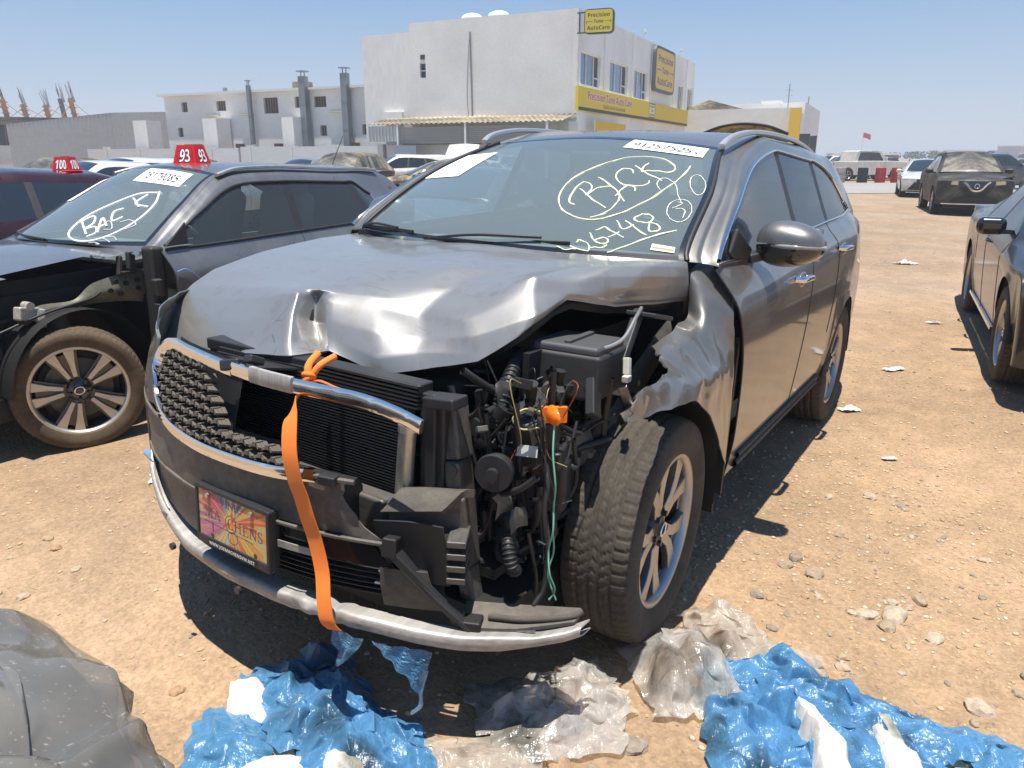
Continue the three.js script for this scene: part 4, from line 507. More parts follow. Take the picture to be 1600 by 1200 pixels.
  part('receiver_tank', [rod([.712, .808, -.440], [.700, .505, -.405], .0235, .0235, 18), cyl(.026, .026, .02, .712, .812, -.441, 0, 0, 0, 18)], M.alu, t);
  part('radiator_frame', [between([.66, .90, .40], [.66, .905, -.46], .06, .035, .006), between([.66, .50, .40], [.66, .50, -.46], .06, .03, .006), between([.66, .50, -.475], [.66, .90, -.475], .05, .035, .006), between([.66, .50, .38], [.66, .90, .38], .05, .035, .006)], M.trim, t);
  const up = []; for (let k = 0; k < 6; k++) up.push(box(.02, .006, .40, .70, .865 + k * .011, -.27, 0, 0, .2)); part('upper_louvre', up, M.black, t);
  part('radiator_side_tank', [box(.05, .36, .04, .64, .69, -.50, 0, 0, 0, .01), box(.07, .03, .10, .66, .885, -.52, .1, 0, 0, .006)], M.trim, t);
  // --- crash beam end and left support
  part('crash_beam', [between([.74, .575, .55], [.76, .575, -.42], .06, .10, .01), between([.76, .575, -.42], [.66, .60, -.60], .06, .10, .01)], M.steel, t);
  part('beam_plate', [sheet(loft([[[.825, .585, -.42], [.80, .60, -.52], [.775, .60, -.605]], [[.815, .50, -.43], [.785, .505, -.53], [.765, .52, -.61]], [[.80, .44, -.48], [.775, .43, -.56], [.755, .43, -.615]]], 5, 5), .006)], M.trim, t);
  part('beam_foam', loft([[[.80, .60, -.43], [.74, .615, -.58]], [[.76, .635, -.45], [.69, .645, -.60]], [[.70, .62, -.44], [.64, .635, -.61]]], 6, 4) && sheet(loft([[[.80, .60, -.43], [.74, .615, -.58]], [[.76, .635, -.45], [.69, .645, -.60]], [[.70, .62, -.44], [.64, .635, -.61]]], 6, 4), .02), M.dusty, t);
  for (let k = 0; k < 4; k++) part('beam_tube', box(.10, .018, .05, .72, .455 + k * .034, -.615, 0, .5, 0, .004), M.steel, t);
  part('radiator_support', [between([.60, .86, -.50], [.62, .72, -.535], .06, .07, .01), between([.62, .72, -.535], [.625, .42, -.575], .05, .075, .012), between([.625, .42, -.575], [.62, .285, -.60], .045, .055, .01), box(.09, .05, .12, .62, .275, -.60, 0, .3, 0, .014), box(.05, .03, .07, .65, .30, -.63, 0, .3, .3, .01), cyl(.016, .016, .02, .652, .70, -.545, 0, 0, PI / 2, 14), cyl(.010, .010, .02, .66, .50, -.57, 0, 0, PI / 2, 12)], M.steel, t);
  // horn, fuse box, boxes and hoses
  part('horn', [cyl(.045, .045, .03, .60, .705, -.645, 0, .3, PI / 2, 28), cyl(.052, .05, .012, .618, .705, -.648, 0, .3, PI / 2, 28), cyl(.018, .018, .04, .62, .705, -.648, 0, .3, PI / 2, 18)], M.trim, t);
  const fb = sub('fuse_box', t); part('case', new RoundedBoxGeometry(.26, .13, .22, 3, .012).rotateY(.12).rotateZ(.05).translate(.20, .905, -.66), mat(.04, .04, .04, .6, 0, { map: texSoft }), fb); part('lid', [new RoundedBoxGeometry(.24, .03, .20, 3, .012).rotateY(.12).rotateZ(.05).translate(.20, .978, -.66), box(.20, .012, .02, .20, .996, -.66, 0, .12, .05, .003)], mat(.06, .06, .06, .6), fb);
  part('engine_block', [new RoundedBoxGeometry(.5, .28, .75, 3, .04).translate(.22, .74, -.05), new RoundedBoxGeometry(.25, .10, .45, 3, .03).translate(.25, .93, -.05)], M.black, t);
  part('engine_wall', [box(.04, .75, 1.5, -.38, .80, 0), box(.9, .03, 1.3, .15, .40, 0), box(.75, .5, .02, .05, .72, .66)], M.black, t);
  part('added_absorber', [bar([[.60, .60, .70], [.76, .60, .45], [.84, .60, .15], [.85, .60, -.10], [.82, .60, -.34]], .10, .14), bar([[.55, .43, .68], [.70, .43, .45], [.78, .43, .15], [.79, .43, -.10], [.72, .43, -.55]], .16, .05)], M.black, t);  // unseen filler bars added behind the bumper to close light leaks
  part('added_undertray', [box(.50, .02, 1.2, .50, .37, .06), box(.5, .02, .5, .35, .86, .35)], M.black, t);  // unseen plates added to keep the shadow under the bumper solid
  part('apron_rail', [sheet(loft([[[.50, .77, -.66], [.32, .75, -.70], [.10, .75, -.72], [-.06, .87, -.73], [-.28, 1.0, -.75]], [[.50, .73, -.67], [.32, .70, -.715], [.13, .70, -.745], [-.03, .81, -.755], [-.26, .95, -.77]], [[.47, .68, -.66], [.32, .635, -.71], [.15, .635, -.74], [.0, .73, -.75], [-.22, .88, -.765]]], 8, 5, .8), .012, p => [p[0], p[1]])], M.steel, t);
  part('apron_bracket', [sheet(loft([[[.10, .755, -.765], [.03, .775, -.785]], [[.08, .705, -.78], [.0, .72, -.80]], [[.11, .665, -.765], [.02, .67, -.795]]], 5, 5), .008), box(.10, .012, .03, .06, .80, -.76, .3, .3, .9, .003)], M.alu, t);
  part('bracket_bolt', [cyl(.014, .014, .03, .20, .655, -.735, 0, 0, PI / 2, 6), cyl(.009, .009, .05, .21, .655, -.735, 0, 0, PI / 2, 10)], M.alu, t);
  part('headlight_mount', [new RoundedBoxGeometry(.20, .10, .12, 2, .012).rotateY(.4).rotateZ(-.3).translate(.42, .80, -.66), new RoundedBoxGeometry(.10, .05, .16, 2, .008).rotateY(.3).translate(.46, .72, -.68), box(.05, .20, .03, .30, .90, -.76, .3, .1, .5, .006), box(.03, .22, .03, .02, .98, -.74, .2, 0, .9, .006), box(.16, .015, .10, -.10, 1.03, -.75, 0, 0, .2, .004)], M.trim, t);
  part('latch_tab', [box(.02, .05, .02, .20, .935, -.815, .2, 0, .3, .004), box(.03, .02, .02, .22, .905, -.825, 0, 0, 0, .004)], mat(.45, .44, .36, .6), t);
  const lens = new THREE.SphereGeometry(.036, 20, 12, 0, PI).scale(1.15, .72, .5); part('indicator_lens', [lens.rotateY(.9).translate(.505, .856, -.755), box(.012, .045, .07, .488, .852, -.745, 0, .7, 0, .003)], M.amber, t);
  part('lens_socket', [cyl(.02, .02, .04, .44, .90, -.70, 0, .4, PI / 2, 14), box(.03, .02, .02, .50, .83, -.72)], M.steel, t);
  part('cross_brace', between([.34, .20, -.44], [.30, .30, -.66], .04, .025, .004), mat(.42, .06, .02, .6), t);
  const hose = []; srand(991);
  const H = (a, b, r, sag) => { const m = [lerp(a[0], b[0], .5) + rr(-.05, .05), Math.min(a[1], b[1]) - sag, lerp(a[2], b[2], .5) + rr(-.05, .05)]; const q = [lerp(a[0], b[0], .25) + rr(-.02, .02), lerp(a[1], m[1], .6), lerp(a[2], b[2], .22)]; hose.push(tube([a, q, m, [lerp(m[0], b[0], .6), lerp(m[1], b[1], .5), lerp(m[2], b[2], .6)], b], r, 26, 6)); };
  for (let k = 0; k < 60; k++) H([rr(.15, .62), rr(.70, .98), rr(-.78, -.46)], [rr(.15, .62), rr(.45, .92), rr(-.78, -.46)], rnd() < .6 ? rr(.0018, .005) : rr(.006, .012), rr(.0, .10));
  for (let k = 0; k < 10; k++) H([rr(.3, .6), rr(.55, .7), rr(-.75, -.5)], [rr(.3, .6), rr(.3, .5), rr(-.75, -.5)], rr(.003, .014), .02);
  part('hoses', hose, M.trim, t);
  const junk = []; for (let k = 0; k < 70; k++) junk.push((k % 3 === 0 ? new THREE.CylinderGeometry(rr(.008, .025), rr(.008, .025), rr(.02, .09), 12) : new RoundedBoxGeometry(rr(.015, .07), rr(.008, .05), rr(.015, .07), 2, .004)).rotateX(rr(-.6, .6)).rotateY(rr(-1, 1)).rotateZ(rr(-.5, .5)).translate(rr(.12, .56), rr(.45, .93), rr(-.74, -.48))); part('engine_fittings', junk, M.black, t);
  for (let k = 0; k < 8; k++) part('connector', new RoundedBoxGeometry(rr(.02, .035), .016, .018, 2, .003).rotateX(rr(-.6, .6)).rotateY(rr(-1, 1)).translate(rr(.40, .62), rr(.62, .92), rr(-.76, -.52)), [M.steel, M.dusty, mat(.30, .30, .28, .6)][k % 3], t);
  const ring = (pts, r, n) => { const c = new THREE.CatmullRomCurve3(pts.map(p => V(...p))), l = [tube(pts, r, 30, 8)]; for (let k = 0; k < n; k++) { const p = c.getPoint(k / n), T = c.getTangent(k / n); l.push(new THREE.TorusGeometry(r, r * .22, 6, 12).applyQuaternion(new THREE.Quaternion().setFromUnitVectors(V(0, 0, 1), T)).translate(p.x, p.y, p.z)); } return l; };
  part('ribbed_hose', ring([[.55, .52, -.66], [.60, .50, -.69], [.61, .45, -.71], [.57, .42, -.70]], .016, 16), M.trim, t); part('ribbed_hose', ring([[.50, .60, -.62], [.56, .56, -.66], [.55, .48, -.67], [.50, .43, -.66]], .014, 18), M.trim, t); part('ribbed_hose', ring([[.30, .93, -.52], [.40, .92, -.56], [.48, .86, -.58], [.50, .78, -.57]], .020, 20), M.trim, t);
  const loom = (n, cl, w) => { const l = []; for (let k = 0; k < n; k++) { const a = [rr(.38, .55), rr(.80, .95), rr(-.78, -.62)], b = [a[0] + rr(-.12, .12), a[1] - rr(.05, .30), a[2] + rr(-.10, .12)]; l.push(tube([a, [a[0] + rr(0, .08), a[1] - rr(-.03, .06), a[2] + rr(-.05, .05)], [b[0] + rr(0, .05), b[1] + rr(-.02, .08), b[2] + rr(-.05, .05)], b], w, 24, 5)); } return l; };
  loom(2, 0, .0016).forEach(g => part('loose_wire', g, mat(.30, .25, .10, .5), t)); loom(2, 0, .0016).forEach(g => part('loose_wire', g, mat(.25, .07, .03, .5), t)); loom(9, 0, .0018).forEach(g => part('loose_wire', g, M.trim, t));
  for (let k = 0; k < 7; k++) { const p = [rr(.42, .60), rr(.50, .90), rr(-.76, -.56)]; part('torn_bracket', sheet(loft([[[0, 0, 0], [.03, .005, .01], [.05, -.01, .015]], [[.005, .03, 0], [.03, .035, .015], [.055, .03, .02]], [[.0, .05, .01], [.025, .06, .02], [.05, .05, .03]]].map(r => r.map(q => [p[0] + q[0] * rr(.8, 1.3), p[1] + q[1], p[2] + q[2]])), 4, 4, .5), .003), M.steel, t); }
  part('warning_label', box(.002, .03, .055, .54, .755, -.70, 0, .35, .3), mat(.45, .45, .42, .6), t);
  part('green_wire', [tube([[.52, .84, -.765], [.55, .77, -.782], [.56, .685, -.80], [.545, .63, -.79], [.56, .56, -.80], [.55, .50, -.785], [.565, .44, -.80], [.55, .385, -.81], [.56, .36, -.80]], .0028, 60, 5), tube([[.56, .56, -.80], [.55, .50, -.80], [.555, .43, -.79], [.55, .36, -.815]], .0025, 30, 5)], mat(.14, .38, .27, .5), t);
  part('yellow_wire', tube([[.50, .855, -.72], [.55, .87, -.69], [.57, .845, -.67], [.56, .82, -.69], [.53, .825, -.73]], .0028, 40, 5), mat(.45, .42, .18, .5), t);
  part('loose_cable', tube([[.50, .74, -.73], [.53, .68, -.76], [.55, .60, -.765], [.54, .48, -.775], [.55, .38, -.775], [.58, .34, -.765]], .007, 40, 6), M.trim, t);
  part('coolant_pipe', [tube([[.30, .98, -.74], [.18, 1.0, -.78], [.05, 1.045, -.765], [-.05, 1.06, -.74]], .006, 40, 6)], M.alu, t);
  part('washer_box', new RoundedBoxGeometry(.22, .16, .16, 3, .02).rotateY(.3).translate(.36, .63, -.66), M.trim, t);
  // right headlight
  const hl = []; for (let i = 0; i <= 8; i++) { const row = []; for (let j = 0; j <= 14; j++) { const q = j / 14, z = lerp(.52, .90, q), y = lerp(.84, lerp(.92, .97, q), i / 8); row.push([fx(z, y) + .014 - .10 * q * q, y, z]); } hl.push(row); } part('headlight', sheet(hl, .01), phys(.30, .31, .31, .25, .2, { clearcoat: 1, map: texSoft }), t);
  // tow hook scrap on the right bumper
  part('blue_tape', sheet(loft([[[.905, .60, .44], [.91, .605, .40]], [[.91, .585, .435], [.92, .582, .395]], [[.90, .57, .43], [.905, .565, .39]]], 4, 4), .002), mat(.18, .38, .62, .5), t);
}
// ---------- the strap that holds the hood down ----------
{
  const m4 = new THREE.Matrix4().compose(suv.position, new THREE.Quaternion().setFromEuler(suv.rotation), V(1, 1, 1)), W = p => V(...p).applyMatrix4(m4).toArray();
  const st = thing('tie_strap', 'orange webbing strap tying the buckled hood down to the bumper', 'strap');
  const web = (pts, ws, up) => { const c = new THREE.CatmullRomCurve3(pts.map(p => V(...p)), false, 'centripetal'), n = 60, G = []; for (let i = 0; i <= n; i++) { const u = i / n, p = c.getPoint(u), T = c.getTangent(u), S = V(...up).cross(T).normalize(), w = ws(u); const row = []; for (let k = 0; k <= 4; k++) { const q = p.clone().addScaledVector(S, (k / 4 - .5) * w); row.push(W([q.x, q.y, q.z])); } G.push(row); } return sheet(G, .0022, (p, i, j) => [j / 4 * .6, i * .12]); };
  part('webbing', web([[.80, .900, -.178], [.86, .885, -.20], [.925, .86, -.245], [.955, .78, -.268], [.952, .70, -.280], [.945, .66, -.290], [.938, .60, -.303], [.93, .54, -.318], [.935, .46, -.345], [.958, .395, -.372], [.962, .345, -.388], [.945, .318, -.395]], u => lerp(.026, .054, sstep(.03, .22, u)), [1, 0, 0]), M.strap, st);
  part('knot', [...[0, .9, 2.2].map((a, k) => new THREE.TorusGeometry(.013, .0075, 8, 18).rotateX(a).rotateY(a * 1.3).translate(...W([.80, .905 + .008 * k, -.178]))), tube([[.80, .91, -.18], [.79, .94, -.165], [.74, .965, -.150]].map(W), .011, 14, 6), tube([[.80, .91, -.18], [.78, .945, -.195], [.73, .965, -.205]].map(W), .010, 14, 6)], M.strap, st);
  part('strap_tail', web([[.80, .905, -.18], [.80, .915, -.215], [.78, .90, -.26], [.75, .885, -.31]], u => lerp(.016, .006, u), [0, 1, 0]), M.strap, st);
}
// ---------- other vehicles ----------
const CAR = {
  sedan: { fo: .92, wb: 2.78, ro: 1.05, W: .905, H: 1.44, wr: .50, wheelR: .33, nk: .34, ne: 2.4, noseY: .74, belt0: .93, belt1: 1.0, cowlY: .97, xCC: -.52, xCowl: -.28, xDoor: -.55, xRF: -1.28, xB: -1.55, xC: -2.35, xD: -2.75, xDt: -2.62, xRR: -2.62, xT: -3.15, tailY: 1.0, tailY2: 1.0, sh: .11, bz: .92, rk: .22, yb: .24, dropC: .03, dropD: .14, dropR: .06 },
  suv: { fo: .90, wb: 2.70, ro: .98, W: .915, H: 1.66, wr: .57, wheelR: .36, nk: .34, ne: 2.5, noseY: .93, belt0: 1.08, belt1: 1.16, cowlY: 1.11, xCC: -.45, xCowl: -.22, xDoor: -.55, xRF: -1.15, xB: -1.52, xC: -2.25, xD: -2.9, xDt: -2.8, xRR: -3.2, xT: -3.5, tailY: 1.15, tailY2: 1.12, sh: .12, bz: .91, rk: .22, yb: .30, qwin: true },
  hatch: { fo: .84, wb: 2.55, ro: .78, W: .86, H: 1.50, wr: .50, wheelR: .31, nk: .34, ne: 2.4, noseY: .78, belt0: .96, belt1: 1.05, cowlY: 1.0, xCC: -.5, xCowl: -.28, xDoor: -.55, xRF: -1.2, xB: -1.5, xC: -2.2, xD: -2.65, xDt: -2.55, xRR: -2.85, xT: -3.1, tailY: 1.02, tailY2: 1.0, sh: .11, bz: .92, rk: .2, yb: .25, qwin: true },
};
const WH = { R: .33, r: .22, w: .215, style: '5', tread: 0 };
function frontFace(t, P, o = {}) { // lamps, grille, plate
  const nY = P.noseY;
  for (const s of [1, -1]) { const G = nosePatch(P, s * .42 * P.W / .9, s * .86 * P.W / .9, nY - .15, nY - .02, 10, 4, .012, (z, y, u, v) => [z, lerp(nY - .13 + .03 * u, nY - .035 + .03 * u, v)]); for (const r of G) r.forEach((p, j) => { p[0] -= .10 * (j / 10) ** 2; }); part('headlight', sheet(G, .015), o.lamp || M.lens, t); }
  part('upper_grille', sheet(nosePatch(P, .40, -.40, nY - .17, nY - .05, 12, 4, .006), .01), o.grille || M.black, t);
  part('lower_grille', sheet(nosePatch(P, .55, -.55, .34, .50, 12, 4, .008, (z, y, u, v) => [z * lerp(1.1, .85, v), y]), .01), M.black, t);
  if (o.plate) part('number_plate', box(.02, .11, .32, P.fo + .012, .50, 0), o.plate, t);
}
function sideBits(t, P, S, m, rails) {
  for (const s of [-1, 1]) { const mm = sub('side_mirror', t); part('cap', new RoundedBoxGeometry(.12, .13, .20, 4, .05).translate(P.xCC - .30, P.belt0 + .06, s * (P.W + .06)), m, mm); part('mirror_arm', box(.06, .03, .12, P.xCC - .28, P.belt0 + .02, s * (P.W - .07)), M.trim, mm); for (const x of [P.xB + .15, P.xC + .15]) part('door_handle', tube([[x - .10, P.belt0 - .10, s * (P.W - .012)], [x - .08, P.belt0 - .098, s * (P.W + .014)], [x + .08, P.belt0 - .098, s * (P.W + .014)], [x + .10, P.belt0 - .10, s * (P.W - .012)]], .012, 16, 6), m, t); if (rails) part('roof_rail', tube(rowPts(S, 6.4, 12.2, 16.8, s < 0, .045), .018, 40, 6), M.alu, t); }
  for (const s of [1, -1]) part('tail_light', box(.10, .13, .28, -(P.wb + P.ro) + .10, P.tailY - .15, s * (P.W - .20), 0, s * .35, 0, .02), M.red, t);
}
function simpleCar(type, name, label, cat, x, z, th, pm, o = {}) {
  const P = { ...CAR[type], ...(o.P || {}) }, t = thing(name, label, cat, x, o.y ?? groundY(x, z), z, th, o.group);
  const S = buildCar(t, P, { paint: pm, wheel: { ...WH, R: P.wheelR, r: P.wheelR * .66, ...(o.wheel || {}) }, cs: o.cs || 4, rs: 2, glass: o.glass || M.glassDark, wsGlass: o.ws, interior: o.interior, partOf: o.partOf, tweak: o.tweak });
  frontFace(t, P, o.face || {}); sideBits(t, P, S, o.mirror || pm, o.rails); return { t, P, S };
}
const W_ = { white: paint(.74, .74, .72, 0, .45), silver: paint(.42, .42, .42, .6, .45), black: paint(.016, .016, .018, .1, .35), graph: paint(.11, .115, .125, .6, .42), maroon: paint(.05, .008, .009, .35, .4), beige: mat(.60, .53, .36, .75, 0, { map: rep(texGrime, .7) }), dusty: mat(.36, .33, .28, .8, 0, { map: rep(texGrime, .7) }), blue: paint(.06, .09, .16, .5, .4), blackGrey: phys(.045, .047, .05, .42, .35, { clearcoat: .8, clearcoatRoughness: .12, map: rep(texSoft, .8) }), blackDust: mat(.085, .08, .072, .55, 0, { map: rep(texGrime, .6) }) };

// --- stripped dark crossover left of the SUV, lot 93
const KP = { fo: .84, wb: 2.62, ro: .80, W: .88, H: 1.49, wr: .52, wheelR: .33, nk: .36, ne: 2.3, noseY: .86, belt0: 1.0, belt1: 1.06, cowlY: 1.025, xCC: -.56, xCowl: -.33, xDoor: -.57, xRF: -1.24, xB: -1.66, xC: -2.42, xD: -2.72, xDt: -2.62, xRR: -2.92, xT: -3.15, tailY: 1.05, tailY2: 1.02, sh: .12, bz: .91, rk: .22, yb: .26, qwin: true, trackZ: .77 };
{
  const t = thing('stripped_crossover', 'dark grey crossover with bare front wheel, missing front fender and BACK chalked on windshield', 'car', -3.005, -.035, -4.306, 4.183);
  const skip = (ci, ri, left, f, p, nm) => (nm === 'front_bumper' || (nm === 'fender_l') || (nm === 'hood' && (ci < 4 || (left && p[2] < -.56 - .10 * (p[0] < -.3 ? 1 : 0))))) ? null : nm;
  const km = phys(.21, .215, .225, .45, .48, { clearcoat: .9, clearcoatRoughness: .07, map: rep(texDust, .8), roughnessMap: rep(texRough, .9) });
  const S = buildCar(t, KP, { paint: km, partOf: skip, cs: 8, rs: 4, glass: M.glassPale, wsGlass: M.glass, interior: {}, skipWell: (x, s) => x === 0 && s < 0, skipWheel: (x, l) => l && x === 0, wheel: { R: .33, r: .236, w: .21, style: 'twin', tread: 0, tyre: M.rubberSand } });
  addWheel(t, .02, .328, -.77, { R: .33, r: .236, w: .21, style: 'twin', tread: 1, tyre: M.rubberSand, face: mat(.56, .53, .48, .4, .8), hub: M.gloss, spin: .3 }, -.50, true);
  part('inner_apron', [sheet(loft([[[.20, .73, -.64], [.08, .775, -.64], [-.10, .775, -.64], [-.22, .85, -.64], [-.45, .885, -.64], [-.64, .86, -.66]], [[.20, .70, -.65], [.08, .74, -.655], [-.10, .755, -.66], [-.24, .79, -.665], [-.45, .80, -.665], [-.63, .78, -.68]], [[.16, .68, -.64], [.02, .71, -.64], [-.14, .735, -.64], [-.26, .735, -.64], [-.45, .715, -.64], [-.62, .66, -.66]]], 8, 6, .8), .015, p => [p[0], p[1]])], mat(.20, .20, .15, .55, .2, { map: rep(texSoft, 2) }), t);
  for (const [x, y] of [[-.30, .80], [-.36, .775], [-.40, .83], [-.34, .845], [-.47, .79], [-.47, .84]]) part('apron_hole', cyl(.014, .014, .012, x, y, -.672, PI / 2, 0, 0, 14), M.black, t);
  part('rail_end', [box(.13, .07, .05, .16, .745, -.66, 0, .3, .2, .01), cyl(.022, .022, .06, .15, .785, -.66, PI / 2, 0, 0, 16), box(.05, .10, .04, .10, .71, -.66, .2, 0, .2, .01)], mat(.62, .61, .57, .5, .4, { map: texSoft }), t);
  part('hinge_pillar', [box(.09, .62, .10, -.53, .72, -.75, 0, 0, .03, .02), box(.05, .10, .05, -.50, .80, -.81, 0, 0, 0, .01), box(.05, .10, .05, -.50, .66, -.81, 0, 0, 0, .01), box(.05, .10, .03, -.44, .955, -.68, 0, .2, .1, .008), box(.025, .11, .03, -.38, .93, -.66, .1, .2, .25, .006), box(.10, .012, .05, -.42, .89, -.67, 0, .2, .1, .004)], mat(.06, .06, .058, .6, .2, { map: texSoft }), t);
  part('wheel_house', [new THREE.CylinderGeometry(.40, .40, .34, 26, 1, true, 0, PI).rotateZ(PI / 2).rotateY(PI / 2).translate(-.05, .34, -.60), box(.9, .55, .02, -.05, .62, -.45), box(.03, .6, .4, -.52, .45, -.62)], M.black, t);
  part('engine_bay', [box(.9, .4, 1.2, .15, .62, .12), box(.5, .2, .8, .1, .86, .12), box(.10, .35, 1.3, .60, .52, 0), rod([.55, .70, -.62], [-.10, .74, -.62], .008), ...[0, 1, 2, 3, 4, 5].map(k => box(.05 + .02 * (k % 3), .10, .08, .10 + .09 * k, .55 + .05 * (k % 2), -.56, .2 * k, .3 * k, 0, .01))], M.black, t);
  part('strut', [cyl(.055, .055, .30, -.02, .60, -.60, .15, 0, 0, 16), between([.02, .30, -.70], [.0, .28, -.30], .08, .05, .01)], M.steel, t);
  const loose = tube([[.62, .60, -.60], [.35, .66, -.66], [.10, .735, -.69], [-.18, .78, -.69], [-.24, .80, -.67]], .007, 40, 6); part('loose_cable', loose, M.trim, t);
  for (const l of [true, false]) { part('window_trim', [tube(rowPts(S, 5, 10.1, 17, l, .004), .010, 70, 6), tube(rowPts(S, 4, 10.1, 17, l, .004), .009, 70, 6)], M.trim, t); part('roof_rail', bar(rowPts(S, 6.35, 11.9, 17, l, .022).filter((_, i) => i % 3 === 0).map(v => v.toArray()), .035, .022), M.alu, t); }
  part('mirror_plate', shapeGeo([[-.585, 1.025], [-.735, 1.03], [-.74, 1.15]], .008, .003, 0).rotateX(.12).translate(0, .01, -.935), M.trim, t);
  part('rear_spoiler', bar([[-2.98, 1.40, -.50], [-3.06, 1.405, 0], [-2.98, 1.40, .50]], .16, .03), km, t);
  part('roof_antenna', rod([-2.85, 1.44, .0], [-3.02, 1.70, .0], .004, .003), M.trim, t);
  const ws = (u, v, off = .004) => { const I = lerp(12, 10, v) * S.cs, Jx = lerp(7, 11, u) * S.rs, i0 = Math.min(Math.floor(I), 12 * S.cs - 1), j0 = Math.min(Math.floor(Jx), 11 * S.rs - 1), fi = I - i0, fj = Jx - j0; const q = [0, 1, 2].map(k => lerp(lerp(S.D[i0][j0][k], S.D[i0][j0 + 1][k], fj), lerp(S.D[i0 + 1][j0][k], S.D[i0 + 1][j0 + 1][k], fj), fi)), w = S.N[Math.round(I)][Math.round(Jx)]; return V(q[0] - w.x * off, q[1] - w.y * off, q[2] - w.z * off); };
  const { pts } = globalThis.__ws, quad = globalThis.__quad;
  part('chalk_writing', CK1.map(L => tube(pts(ws, L, .001), .0068, L.length * 4, 5)), mat(.82, .83, .82, .95), t); part('chalk_mark', CK2.map(L => tube(pts(ws, L, .002), .0038, L.length * 4, 5)), mat(.5, .52, .52, .95), t);
  const st = canvasTex(512, 128, (c, w, h) => { c.fillStyle = '#efefec'; c.fillRect(0, 0, w, h); c.fillStyle = '#1a1a1a'; c.font = 'bold 92px sans-serif'; c.textBaseline = 'middle'; c.fillText('76179085', 40, 68, 420); });
  part('number_sticker', quad(ws, [.50, .075, .875, .09, .88, .29, .53, .27], .004), mat(1, 1, 1, .5, 0, { map: st }), t); part('paper_sheet', quad(ws, [.02, .21, .13, .2, .15, .53, .04, .54], .004), M.paper, t);
  part('glass_border', [quad(ws, [0, 0, 1, 0, 1, .04, 0, .04], .002, 16), quad(ws, [0, .93, 1, .93, 1, 1, 0, 1], .002, 16), quad(ws, [0, 0, .02, 0, .02, 1, 0, 1], .0025, 16), quad(ws, [.98, 0, 1, 0, 1, 1, .98, 1], .0025, 16)], M.gloss, t);
  part('wiper', bar([ws(.12, .94, .012).toArray(), ws(.35, .95, .02).toArray(), ws(.52, .965, .012).toArray()], .012, .010), M.trim, t);
  part('chalk_curve', tube([[-.59, .885, -.882], [-.64, .895, -.885], [-.70, .86, -.888], [-.76, .80, -.889]], .004, 20, 5), mat(.10, .25, .55, .8), t);
}
// red roof markers
function marker(txt, x, y, z, th, s, label) {
  const t = thing('lot_marker', label, 'lot marker', x, y, z, th, 'red lot markers on car roofs');
  const rm = mat(.62, .02, .025, .45), tp = .72, h = .19 * s, w = .30 * s, d = .20 * s;
  const pts = [[-w / 2, 0, d / 2], [w / 2, 0, d / 2], [w / 2, 0, -d / 2], [-w / 2, 0, -d / 2], [-w / 2 * tp, h, d / 2 * .62], [w / 2 * tp, h, d / 2 * .62], [w / 2 * tp, h, -d / 2 * .62], [-w / 2 * tp, h, -d / 2 * .62]];
  const q = (a, b, c, e) => gridGeo([[pts[a], pts[b]], [pts[e], pts[c]]]);
  part('shell', [q(0, 1, 5, 4), q(1, 2, 6, 5), q(2, 3, 7, 6), q(3, 0, 4, 7), q(4, 5, 6, 7)].map(g => toCreasedNormals(g, .3)), rm, t);
  part('base_rim', box(w * 1.08, .018 * s, d * 1.14, 0, .009 * s, 0, 0, 0, 0, .006), rm, t); part('top_recess', box(w * .3, .004, d * .25, 0, h + .001, 0), M.trim, t);
  const tex = canvasTex(256, 160, (c, W, H) => { c.fillStyle = '#c8141a'; c.fillRect(0, 0, W, H); c.font = 'bold 150px sans-serif'; c.textAlign = 'center'; c.textBaseline = 'middle'; c.lineWidth = 16; c.strokeStyle = '#111'; c.strokeText(txt, W / 2, H / 2 + 4, 230); c.fillStyle = '#fff'; c.fillText(txt, W / 2, H / 2 + 4, 230); });
  const tm = mat(1, 1, 1, .5, 0, { map: tex });
  const face = (a, b, c, e, off) => { const A = V(...pts[a]), B = V(...pts[b]), Cc = V(...pts[c]), E = V(...pts[e]), n = B.clone().sub(A).cross(E.clone().sub(A)).normalize().multiplyScalar(.003); const G = [.94, .06].map(v => [.10, .90].map(u => A.clone().lerp(B, u).lerp(E.clone().lerp(Cc, u), v).add(n).toArray())); return gridGeo(G, (p, i, j) => [j, 1 - i]); };
  part('number', face(0, 1, 5, 4), tm, t); part('number', face(1, 2, 6, 5), tm, t); part('number', face(3, 0, 4, 7), tm, t);
}
const kw = (x, y, z, P0 = [-3.005, -.035, -4.306, 4.183]) => [P0[0] + x * Math.cos(P0[3]) + z * Math.sin(P0[3]), P0[1] + y, P0[2] - x * Math.sin(P0[3]) + z * Math.cos(P0[3])];
{ const p = kw(-1.36, 1.468, -.12); marker('93', p[0], p[1], p[2], -.42, .72, 'red lot marker numbered 93 on the stripped crossover roof'); }
// --- maroon saloon
const mar = simpleCar('sedan', 'maroon_sedan', 'dark maroon saloon at the left edge beyond the stripped crossover', 'car', -5.75, -6.0, 4.17, W_.maroon, { P: { H: 1.42, belt0: .95, belt1: 1.02 }, cs: 6 });
{ const p = kw(-2.15, 1.37, -.30, [-5.75, mar.t.position.y, -6.0, 4.17]); marker('100', p[0], p[1], p[2], -.3, .75, 'red lot marker numbered 100 on the maroon saloon roof'); }
